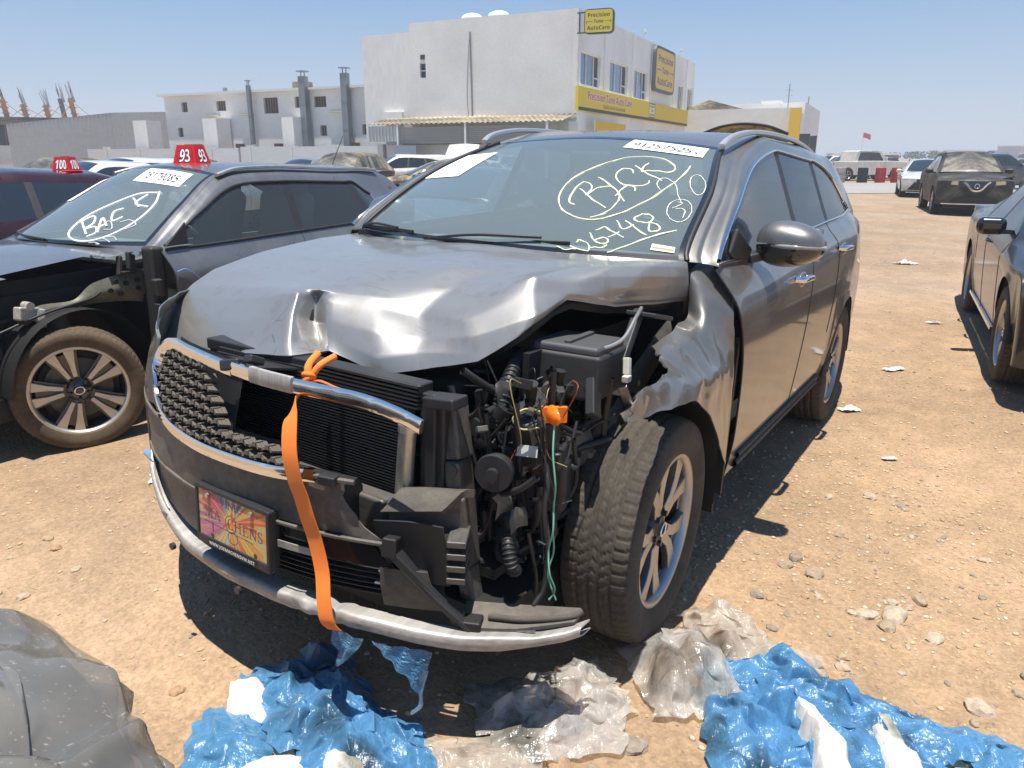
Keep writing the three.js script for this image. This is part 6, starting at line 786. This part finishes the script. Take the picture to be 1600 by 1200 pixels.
// --- unfinished concrete building
{
  const t = thing('concrete_building', 'unfinished concrete building with rebar columns at the far left', 'building', -49.6, 0, -76, .45), conc = mat(.36, .34, .31, .9, 0, { map: rep(texGrime, .25) }), wd = mat(.42, .22, .11, .85), bar_ = mat(.20, .11, .08, .7, .4);
  part('ground_floor', [box(7.5, 2.6, 6, 1.0, 1.3, -3), box(6, 3.0, 5, -7.5, 1.5, -3)], BW.white, t); part('slab', [box(11, .75, 7, 2.0, 4.85, -3.2), box(9, .9, 7, -6.5, 4.3, -3)], conc, t); part('column_row', [box(.5, 2.4, .5, 6.6, 3.6, -.4), box(.6, 4.5, .5, -2.9, 2.3, -.3)], conc, t); part('dark_opening', box(8.6, 1.9, 5.0, 1.9, 3.5, -3.3), BW.dark, t); part('window_hole', box(1.6, 1.0, .2, -5.4, 2.6, -.45), BW.dark, t);
  for (let k = 0; k < 14; k++) part('shore_prop', rod([-1.6 + k * .58, 2.6, -.4], [-1.6 + k * .58 + .1, 4.5, -.4], .035), wd, t); part('plank', box(.5, .1, 3.0, -.9, 1.8, .5, .9, .3, 0), mat(.50, .33, .18, .8), t); part('timber_stack', [box(6.5, .5, .8, -4.5, .95, 1.8, 0, .1, 0), box(3, .3, .8, 4.5, .9, 1.8)], mat(.60, .40, .22, .85), t); part('site_wall', box(20, .8, .2, -1, .4, 3), BW.grey, t);
  srand(55); for (const [x, h, full] of [[1.1, 2.0, 1], [2.7, 1.5, 1], [4.6, 1.5, 1], [6.0, 2.2, 0], [6.9, 2.3, 1]]) { const c = sub('column_cage', t), y0 = 5.2; const lean = -.12; part('formwork', box(.42, h * .85, .42, x + lean * h * .4, y0 + h * .42, -1, 0, 0, -lean * .8), full ? wd : mat(.16, .12, .10, .8), c); const l = []; for (let k = 0; k < 8; k++) { const a = rr(-.22, .22), b = rr(-.2, .2); l.push(rod([x + a, y0 + h * .7, -1 + b], [x + a + lean * 2 + rr(-.15, .15), y0 + h + rr(.5, 1.3), -1 + b], .022, .018, 5)); } part('rebar', l, bar_, c); if (full) part('yokes', [.2, .45, .7].map(k => box(.72, .09, .12, x + lean * k * h * .5, y0 + h * k, -.65)), wd, c); part('brace', [rod([x + .2, y0 + h * .6, -.8], [x + 1.6, y0, -.4], .03), rod([x - .2, y0 + h * .6, -.8], [x - 1.3, y0, -.4], .03)], wd, c); }
}
// --- shops on the right
{
  const t = thing('shop_row', 'low white shop block with yellow and black signboards on the right', 'building', 20.3, 0, -57.8, TH);
  part('near_block', [box(9, 4.95, 8.6, 4.6, 2.475, -4.4)], BW.side, t); part('pitched_roof', [gridGeo([[[1, 4.96, -8.6], [1, 5.7, -6.2]], [[8, 4.96, -8.6], [8, 5.7, -6.2]]]), gridGeo([[[1, 5.7, -6.2], [1, 4.98, -3.6]], [[8, 5.7, -6.2], [8, 4.98, -3.6]]]), gridGeo([[[1, 4.96, -8.6], [1, 5.7, -6.2]], [[1, 4.96, -6.2], [1, 4.96, -3.6]]])], BW.cream, t);
  part('sign_pier', box(.5, 2.6, .75, -.3, 3.6, .3), mat(.80, .50, .02, .6), t); part('far_block', [box(15, 5.9, 9, 17.2, 2.95, -4.6)], BW.white, t);
  const sg = canvasTex(512, 256, (c, w, h) => { c.fillStyle = '#6a6058'; c.fillRect(0, 0, w, h); srand(5); for (let k = 0; k < 60; k++) { c.fillStyle = ['#e8c010', '#c83030', '#e8e4dc', '#3a4a6a', '#d87a20'][k % 5]; c.fillRect(rr(0, 470), rr(0, 230), rr(15, 50), rr(8, 26)); } });
  part('poster_panel', new THREE.PlaneGeometry(4.2, 3.0).translate(2.6, 2.9, .06), mat(1, 1, 1, .6, 0, { map: sg }), t);
  for (const x of [6.2, 12.5]) part('black_board', box(.25, 2.0, .8, x, 2.3, .45), BW.dark, t); part('shop_window', box(4.0, 1.8, .08, 15.6, 1.5, -.08), BW.dark, t); part('shop_fascia', box(8, .7, .14, 16.5, 2.9, .0), mat(.60, .58, .55, .6), t);
  part('roof_tank', [box(1.2, .5, 1.2, 3, 5.25, -1.8), box(1.5, .12, 1.5, 3, 5.55, -1.8)], BW.frame, t); part('aerial', [rod([.6, 4.9, -.4], [.6, 6.6, -.4], .03), rod([.6, 6.2, -.7], [.6, 6.2, -.1], .02), rod([.6, 5.8, -.65], [.6, 5.8, -.15], .02), rod([15, 5.9, -.4], [15, 6.7, -.4], .05)], BW.duct, t);
}
{ const t = thing('flag_pole', 'red and white flag on a thin pole in the distance', 'flag', 44.4, 0, -100, 0); part('pole', rod([0, 0, 0], [0, 4.6, 0], .04), BW.frame, t); part('flag', gridGeo(loft([[[0, 4.5, 0], [.5, 4.4, .1], [1.0, 4.2, 0]], [[0, 3.9, 0], [.5, 3.8, .1], [1.0, 3.55, 0]]], 5, 4)), mat(.55, .12, .10, .8), t); }
srand(91); const skyU = [1320, 1345, 1480, 1500, 1512, 1555, 1575, 1590, 1600];
for (let k = 1; k < 9; k++) { const z = k < 2 ? -125 : -210 - rr(0, 60), [x] = bg(skyU[k], z), w = rr(6, 11), h = k < 2 ? 1.9 : rr(2.8, 4.4); const t = thing('far_building', ['low pale flat-roofed building', 'small sand coloured house', 'white shed'][k % 3] + ' on the skyline, ' + ['leftmost beside the shops', 'left of the flag', 'behind the white saloon', 'second behind the white saloon', 'left of the black crossover roof', 'right of the black crossover roof', 'third from the right border', 'second from the right border', 'at the right border'][k], 'building', x, 0, z, rr(-.3, .3), 'low buildings on the far skyline'); part('walls', box(w, h, 8, 0, h / 2, 0), [BW.white, BW.cream, BW.grey][k % 3], t); part('parapet', box(w + .3, .3, 8.3, 0, h + .1, 0), BW.side, t); for (let q = 0; q < 3; q++) part('window', box(.9, .9, .1, (q - 1) * w * .28, h * .55, 4.03), BW.dark, t); }
{ const leaf = mat(.075, .095, .045, .9); srand(17); for (let k = 0; k < 12; k++) { const z = -190 - rr(0, 60), [x] = bg(1400 + k * 18 + rr(-6, 6), z), h = rr(2.2, 3.4); const t = thing('far_tree', 'small dusty green tree on the far right skyline', 'tree', x, 0, z, 0, 'trees on the far skyline'); part('trunk', rod([0, 0, 0], [.1, h * .6, 0], .14, .08, 6), BW.brown, t); const l = []; for (let q = 0; q < 170; q++) { const a = rnd() * 6.28, r = Math.sqrt(rnd()) * h * .55, y = h * .4 + rnd() * h * .6; const f = 1 - Math.abs(y / h - .7); l.push(new THREE.PlaneGeometry(.45, .3).rotateX(rr(0, 3)).rotateY(rr(0, 3)).translate(Math.cos(a) * r * f * 1.3, y, Math.sin(a) * r * f * 1.3)); } part('crown', l, leaf, t); } }
// --- road and oil drums
{ const g = []; const G = []; for (let i = 0; i <= 60; i++) { const x = -30 + i * 4; G.push([[x, .012, -33.2 + .03 * (x - 18) + .25 * N3(x * .4, 1, 1)], [x, .03, -40], [x, .012, -47.5 + .03 * (x - 18)]]); } struct('road', gridGeo(G.map(r => r), p => [p[0] * .3, p[2] * .3]), mat(.30, .29, .275, .95, 0, { map: rep(texWall, .25) })); }
for (const [u, c, lb] of [[1314, [.42, .43, .44], 'silver oil drum beside the white pickup rear wheel'], [1349, [.02, .02, .02], 'black oil drum in front of the white pickup'], [1377, [.50, .03, .035], 'left red oil drum in front of the white pickup'], [1402, [.50, .03, .035], 'right red oil drum in front of the white pickup']]) { const [x, z] = bg(u, -47.9); const t = thing('oil_drum', lb, 'drum', x, .0, z, 0, 'oil drums along the far kerb'); part('barrel', latheZ([[0, 0], [.29, 0], [.30, .02], [.30, .30], [.315, .32], [.30, .34], [.30, .58], [.315, .60], [.30, .62], [.30, .87], [.29, .89], [0, .88]], 24).rotateX(-PI / 2), mat(...c, .5, .2, { map: rep(texDust, 1) }), t); }
{ const [x, z] = bg(1390, -47.9); one('barrier_rail', box(.7, .12, .06, x, .25, z), mat(.45, .04, .04, .6), 'red rail between the two red oil drums', 'barrier'); }
// ---------- plastic sheets, litter, stones ----------
function film(c, nu, nv, amp, lift, seed, o = {}) { // crumpled sheet; c: 4 world [x,z] corners (00,10,11,01)
  srand(seed); const d2 = (p, q) => Math.hypot(p[0] - q[0], p[1] - q[1]), cell = o.cell || .028, A = Math.max(4, Math.round((d2(c[0], c[1]) + d2(c[3], c[2])) / 2 / cell)), B = Math.max(4, Math.round((d2(c[0], c[3]) + d2(c[1], c[2])) / 2 / cell)), ph = rr(0, 60), dir = rr(0, 3.14), K = [];
  const at = (u, v) => [lerp(lerp(c[0][0], c[1][0], u), lerp(c[3][0], c[2][0], u), v), lerp(lerp(c[0][1], c[1][1], u), lerp(c[3][1], c[2][1], u), v)];
  for (let i = 0; i <= B; i++) { K.push([]); for (let j = 0; j <= A; j++) {
    const edge = i === 0 || j === 0 || i === B || j === A, jt = edge ? (o.jag ?? .06) * 6 : .75; let u = (j + rr(-.5, .5) * jt) / A, v = (i + rr(-.5, .5) * jt) / B; const [x, z] = at(u, v), e = clamp(Math.min(u, v, 1 - u, 1 - v), 0, .5), env = sstep(-.02, .3, e);
    const s = x * Math.cos(dir) + z * Math.sin(dir), t = -x * Math.sin(dir) + z * Math.cos(dir), bend = .06 * N3(x * 4, z * 4, ph);
    const h = .012 + .68 * lift * env * clamp(.72 + .8 * N3(x * 4.5, z * 4.5, ph + 40), .1, 1.15) + amp * (.25 + .75 * env) * (.75 * Math.abs(N3(s * 3.0, (t + bend) * 13, ph)) * 2 + .55 * N3(s * 9, t * 17, ph + 7)) + amp * .24 * rr(-.5, .7);
    K[i].push([x + amp * .5 * rr(-.5, .5), Math.max(.006, h), z + amp * .5 * rr(-.5, .5)]);
  } }
  const L = loft(K, 5, 5, o.soft ?? .5); for (const r of L) for (const p of r) { const [x, , z] = p; p[1] += groundY(x, z) + .0030 * Math.abs(N3(x * 38, z * 38, ph + 3)) + .0016 * N3(x * 90, z * 90, ph); }
  return gridGeo(L, p => [p[0] * 2, p[2] * 2]);
}
const dirt = dataTex(512, (u, v) => { const a = fbm(u, v, 4, 401, 6), b = fbm(u, v, 30, 409, 4); const k = clamp(.95 - .5 * Math.max(0, a - .48) * 3 + .12 * (b - .5)); return [k, k * lerp(.96, .99, k), k * lerp(.86, .98, k)]; });
const crinkle = dataTex(512, (u, v) => { let h = 0, a = .5, p = 9; for (let k = 0; k < 4; k++) { h += a * (1 - Math.abs(pn(u, v, p, 500 + k) * 2 - 1)); a *= .55; p *= 2; } return clamp(h); }, false);
const blueF = (r, g, b, tr = .25, ro = .36) => phys(r, g, b, ro, 0, { transmission: tr, thickness: 0, map: dirt, bumpMap: rep(crinkle, 1.6), bumpScale: .007 });
const PB = { deep: blueF(.13, .39, .72, .5), white: mat(.76, .75, .71, .6, 0, { map: dirt, bumpMap: rep(crinkle, 1.6), bumpScale: .006 }), clear: phys(.88, .85, .80, .26, 0, { transmission: .66, thickness: 0, map: dirt, bumpMap: rep(crinkle, 1.6), bumpScale: .007 }), clear2: phys(.82, .75, .65, .28, 0, { transmission: .62, thickness: 0, map: dirt, bumpMap: rep(crinkle, 1.6), bumpScale: .007 }) };
{
  const t = thing('blue_plastic_heap', 'crumpled blue plastic sheet with white patches left of the clear film', 'plastic sheet', 0, 0, 0, 0, 'torn plastic sheets on the ground');
  part('outer_sheet', film([[-.80, -1.86], [-.50, -1.98], [-.30, -1.62], [-.62, -1.58]], 110, 90, .055, .10, 11, { n: 7 }), PB.deep, t);
  part('dark_fold', film([[-.66, -1.99], [-.50, -1.98], [-.44, -1.84], [-.60, -1.86]], 50, 40, .03, .10, 12), PB.deep, t);
  part('light_fold', film([[-.66, -1.84], [-.42, -1.80], [-.32, -1.62], [-.58, -1.66]], 90, 80, .04, .135, 13, { n: 6 }), PB.deep, t);
  part('deep_fold', film([[-.58, -1.70], [-.36, -1.72], [-.26, -1.42], [-.52, -1.40]], 80, 80, .05, .075, 14, { n: 6 }), PB.deep, t);
  part('left_flap', film([[-.86, -1.74], [-.70, -1.72], [-.60, -1.54], [-.84, -1.44]], 70, 70, .045, .04, 15, { n: 6 }), PB.deep, t);
  part('right_flap', film([[-.36, -1.74], [-.24, -1.66], [-.12, -1.40], [-.34, -1.42]], 70, 70, .045, .05, 16, { n: 6 }), PB.deep, t);
  part('white_patch', film([[-.82, -1.84], [-.71, -1.85], [-.66, -1.68], [-.79, -1.71]], 30, 30, .012, .085, 17, { n: 3, jag: .02 }), PB.white, t);
  part('white_strip', film([[-.66, -1.56], [-.50, -1.57], [-.50, -1.50], [-.72, -1.49]], 40, 20, .012, .05, 18, { n: 3, jag: .03 }), PB.white, t);
  part('white_edge', film([[-.50, -1.55], [-.34, -1.54], [-.30, -1.45], [-.50, -1.44]], 30, 20, .012, .085, 19, { n: 3, jag: .02 }), PB.white, t);
}
{
  const t = thing('blue_plastic_pile', 'larger pile of bright blue plastic with long white strip at lower right', 'plastic sheet', 0, 0, 0, 0, 'torn plastic sheets on the ground');
  part('back_fold', film([[.55, -1.96], [.86, -2.02], [1.00, -1.84], [.62, -1.78]], 100, 70, .05, .10, 21, { n: 6 }), PB.deep, t);
  part('main_sheet', film([[.66, -1.90], [.98, -1.92], [1.14, -1.50], [.62, -1.46]], 120, 110, .06, .11, 22, { n: 8 }), PB.deep, t);
  part('tail_sheet', film([[.92, -1.88], [1.10, -1.80], [1.30, -1.62], [1.06, -1.54]], 90, 70, .045, .05, 23, { n: 7, jag: .1 }), PB.deep, t);
  part('tail_end', film([[1.16, -1.74], [1.28, -1.70], [1.38, -1.58], [1.20, -1.52]], 50, 40, .04, .02, 26, { n: 6, jag: .14 }), PB.deep, t);
  part('light_fold', film([[.84, -1.86], [1.00, -1.84], [1.03, -1.70], [.86, -1.68]], 60, 50, .04, .135, 24, { n: 5 }), PB.deep, t);
  part('left_flap', film([[.53, -1.86], [.68, -1.84], [.70, -1.46], [.50, -1.46]], 70, 80, .05, .05, 25, { n: 7 }), PB.deep, t);
  part('deep_fold', film([[.62, -1.80], [.74, -1.78], [.80, -1.42], [.66, -1.42]], 50, 70, .04, .10, 27, { n: 5 }), PB.deep, t);
  part('white_strip', film([[.725, -1.90], [.775, -1.91], [.87, -1.42], [.745, -1.42]], 24, 60, .02, .165, 28, { n: 3, jag: .02 }), PB.white, t);
  part('white_patch', film([[.91, -1.72], [1.04, -1.74], [1.06, -1.44], [.92, -1.44]], 40, 50, .028, .125, 29, { n: 4, jag: .03 }), PB.white, t);
}
{
  const t = thing('clear_film', 'dusty crumpled clear film lying between the two blue sheets', 'plastic sheet', 0, 0, 0, 0, 'torn plastic sheets on the ground');
  part('main_sheet', film([[-.14, -1.82], [.26, -1.99], [.34, -1.74], [-.06, -1.58]], 150, 110, .065, .045, 31, { n: 9, jag: .12, scale: .8 }), PB.clear, t); part('front_flap', film([[.04, -1.80], [.34, -1.82], [.30, -1.60], [-.10, -1.52]], 120, 80, .05, .05, 32, { n: 8, jag: .12, scale: .8 }), PB.clear, t); part('low_sheet', film([[-.30, -1.62], [.10, -1.66], [.06, -1.44], [-.30, -1.42]], 100, 70, .035, .02, 33, { n: 7, jag: .1 }), PB.clear2, t);
}
{
  const t = thing('clear_sheet', 'tall folded clear plastic sheet beside the front tyre of the crashed SUV', 'plastic sheet', 0, 0, 0, 0, 'torn plastic sheets on the ground');
  part('main_sheet', film([[.33, -2.06], [.66, -2.20], [.70, -1.76], [.40, -1.72]], 130, 110, .05, .14, 41, { n: 6, jag: .05 }), PB.clear, t); part('rear_fold', film([[.56, -2.26], [.78, -2.28], [.90, -1.96], [.62, -1.94]], 90, 80, .06, .10, 42, { n: 7, jag: .10 }), PB.clear2, t); part('side_fold', film([[.76, -2.12], [.98, -2.02], [.94, -1.90], [.70, -1.94]], 70, 40, .035, .05, 43, { n: 5, jag: .12 }), PB.clear2, t);
}
// blue scrap hanging from the bumper lip
{
  const m4 = new THREE.Matrix4().compose(suv.position, new THREE.Quaternion().setFromEuler(suv.rotation), V(1, 1, 1)), W = p => V(...p).applyMatrix4(m4).toArray(), t = thing('hanging_plastic', 'torn blue plastic scrap hanging from the silver bumper lip', 'plastic sheet');
  const wr = (G, s) => G.map(r => r.map(p => { const k = N3(p[1] * 18, p[2] * 18, s); return W([p[0] + .014 * k + .008 * tri(p[2] * 22 + p[1] * 9), p[1], p[2] + .005 * k]); }));
  part('left_flap', gridGeo(wr(loft([[[.945, .325, -.385], [.93, .315, -.425], [.91, .30, -.46]], [[.945, .28, -.392], [.935, .275, -.42], [.92, .27, -.45]], [[.945, .225, -.405], [.942, .222, -.41], [.94, .225, -.415]]], 10, 12), 1)), blueF(.12, .38, .72, .3), t);
  part('right_flap', gridGeo(wr(loft([[[.90, .292, -.47], [.86, .285, -.54], [.82, .275, -.615]], [[.89, .27, -.50], [.86, .245, -.545], [.825, .235, -.605]], [[.875, .22, -.55], [.86, .195, -.565], [.835, .18, -.60]], [[.85, .15, -.585], [.85, .145, -.59], [.85, .14, -.595]]], 12, 12), 2)), blueF(.10, .33, .66, .4), t);
  part('curl', gridGeo(wr(loft([[[.845, .23, -.60], [.835, .225, -.612]], [[.85, .17, -.592], [.845, .165, -.604]], [[.852, .125, -.59], [.85, .12, -.602]], [[.865, .105, -.575], [.867, .098, -.58]]], 4, 8), 3)), blueF(.30, .52, .80, .2), t);
}
// paper litter
for (const [x, z, s, lb] of [[5.75, -11.0, .17, 'white rag crumpled far down the dirt lane'], [2.83, -5.36, .075, 'thin white litter strip on the dirt lane'], [2.22, -4.68, .075, 'white torn cup lying beside the SUV rear wheel'], [2.06, -3.81, .045, 'flat white scrap right of the SUV shadow'], [3.96, -6.9, .07, 'white straw-like scrap near the black saloon'], [-1.62, -3.25, .10, 'pale scrap of film under the SUV front corner']]) { const o = film([[x - s, z - s * .35], [x + s * .8, z - s * .5], [x + s, z + s * .3], [x - s * .7, z + s * .4]], 24, 16, s * .35, s * .12, 700 + Math.round(x * 10), { n: 4, jag: .12, cell: s * .22 }); one('litter_scrap', o, PB.white, lb, 'litter', 'white litter on the dirt'); }
// stones
const stoneG = []; for (let k = 0; k < 6; k++) { const g = mergeVertices(new THREE.IcosahedronGeometry(1, 2).deleteAttribute('normal').deleteAttribute('uv')); const p = g.attributes.position; for (let i = 0; i < p.count; i++) { const x = p.getX(i), y = p.getY(i), z = p.getZ(i), d = 1 + .28 * N3(x * 1.4 + k * 7, y * 1.4, z * 1.4) + .10 * N3(x * 4, y * 4 + k, z * 4); p.setXYZ(i, x * d * 1.15, Math.max(-.35, y * d * .62), z * d * .9); } g.computeVertexNormals(); g.setAttribute('uv', new THREE.BufferAttribute(new Float32Array(p.count * 2).map((_, i) => p.array[(i >> 1) * 3 + (i & 1) * 2]), 2)); stoneG.push(toCreasedNormals(g, .55)); }
const stoneM = [[.48, .36, .24], [.42, .34, .25], [.52, .43, .32], [.34, .29, .24], [.55, .47, .37], [.48, .32, .20]].map(c => mat(...c, .95, 0, { map: rep(texSoft, .5) }));
srand(4242);
const inside = (x, z) => { const c = Math.cos(-4.143), s = Math.sin(-4.143), dx = x + .286, dz = z + 2.654, lx = dx * c + dz * s, lz = -dx * s + dz * c; return lx > -3.8 && lx < .95 && Math.abs(lz) < 1.0; };
const stoneLabel = (x, z, s) => (s > .028 ? 'large ' : s > .016 ? 'medium ' : 'small ') + 'weathered stone ' + (z < -5 ? 'far along the dirt lane' : x < -.5 ? 'on the dirt left of the crashed SUV' : z > -1.75 ? 'beside the plastic sheets in the foreground' : x < 1.15 ? 'near the front tyre shadow of the crashed SUV' : x > 1.55 ? 'on the open dirt towards the black saloon' : 'in the stony patch right of the clear sheet');
let ns = 0; const fixed = [[1.144, -2.70, .030], [1.17, -2.57, .038], [1.356, -1.81, .032], [1.43, -2.18, .028], [1.29, -2.23, .036], [1.08, -2.64, .026], [-.972, -1.83, .020], [.32, -1.63, .032], [-1.80, -2.65, .022], [1.74, -3.33, .028], [.12, -1.55, .034], [.20, -1.52, .028], [1.35, -2.30, .04], [1.25, -2.30, .03], [1.50, -2.42, .028], [1.60, -1.95, .028]];
for (let k = 0; k < 290; k++) {
  let x, z, s; if (k < fixed.length) [x, z, s] = fixed[k]; else { const q = rnd(); if (q < .62) { x = rr(.85, 2.1); z = rr(-3.4, -1.6); } else if (q < .75) { x = rr(-2.8, -.9); z = rr(-3.2, -1.9); } else { x = rr(1.6, 5); z = rr(-9, -3.6); } if (inside(x, z)) continue; s = .006 + .016 * Math.pow(rnd(), 3); }
  const o = new THREE.Mesh(stoneG[k % 6], stoneM[(rnd() * 6) | 0]); o.name = numbered('stone'); o.position.set(x, groundY(x, z) + s * .12, z); o.scale.set(s * rr(.8, 1.3), s * rr(.7, 1.1), s * rr(.8, 1.2)); o.rotation.y = rnd() * 6.28; o.userData = { label: stoneLabel(x, z, s), category: 'stone', group: 'loose stones on the dirt' }; scene.add(o); ns++;
}
{ const N = 22000, im = new THREE.InstancedMesh(cached('grit', () => { const g = mergeVertices(new THREE.IcosahedronGeometry(1, 1).deleteAttribute('normal').deleteAttribute('uv')); const p = g.attributes.position; for (let i = 0; i < p.count; i++) { const d = 1 + .3 * N3(p.getX(i) * 2, p.getY(i) * 2, p.getZ(i) * 2); p.setXYZ(i, p.getX(i) * d * 1.15, p.getY(i) * d * .65, p.getZ(i) * d * .9); } g.computeVertexNormals(); return g; }), mat(1, 1, 1, .95), N); const m = new THREE.Matrix4(), q = new THREE.Quaternion(), c = new THREE.Color(); srand(8080);
  for (let k = 0; k < N; k++) { let x, z; const w = rnd(); if (w < .45) { x = rr(-3.5, 4.5); z = rr(-6, -1.2); } else if (w < .68) { x = rr(.7, 2.6); z = rr(-4, -1.3); } else { const d = rr(3, 22); const a = rr(.12, .75); x = d * Math.sin(a); z = -d * Math.cos(a) - 1; } const den = N3(x * .9, z * .9, 77) + .5 * N3(x * 3, z * 3, 78); if (den < rr(-.5, .25)) { x += rr(-.5, .5); z += rr(-.5, .5); } const far = 1 + Math.hypot(x, z) * .05; const s = (.0016 + .0065 * Math.pow(rnd(), 5)) * far; q.setFromEuler(new THREE.Euler(0, rnd() * 6.28, 0)); m.compose(V(x, groundY(x, z) + s * .2, z), q, V(s, s, s)); im.setMatrixAt(k, m); const t = rnd(), b = rr(.75, 1.15); t < .6 ? c.setRGB(.52 * b, .35 * b, .20 * b) : t < .92 ? c.setRGB(.46 * b, .38 * b, .28 * b) : c.setRGB(.28 * b, .24 * b, .20 * b); im.setColorAt(k, c); }
  im.name = 'gravel'; im.userData = { kind: 'stuff', label: 'fine scattered gravel and grit on the dirt', category: 'gravel' }; scene.add(im); }
scene.fog = new THREE.FogExp2(C(.62, .66, .72), .0016);
scene.traverse(o => { if (o.isMesh) { o.castShadow = true; o.receiveShadow = true; } });
renderer.render(scene, camera);
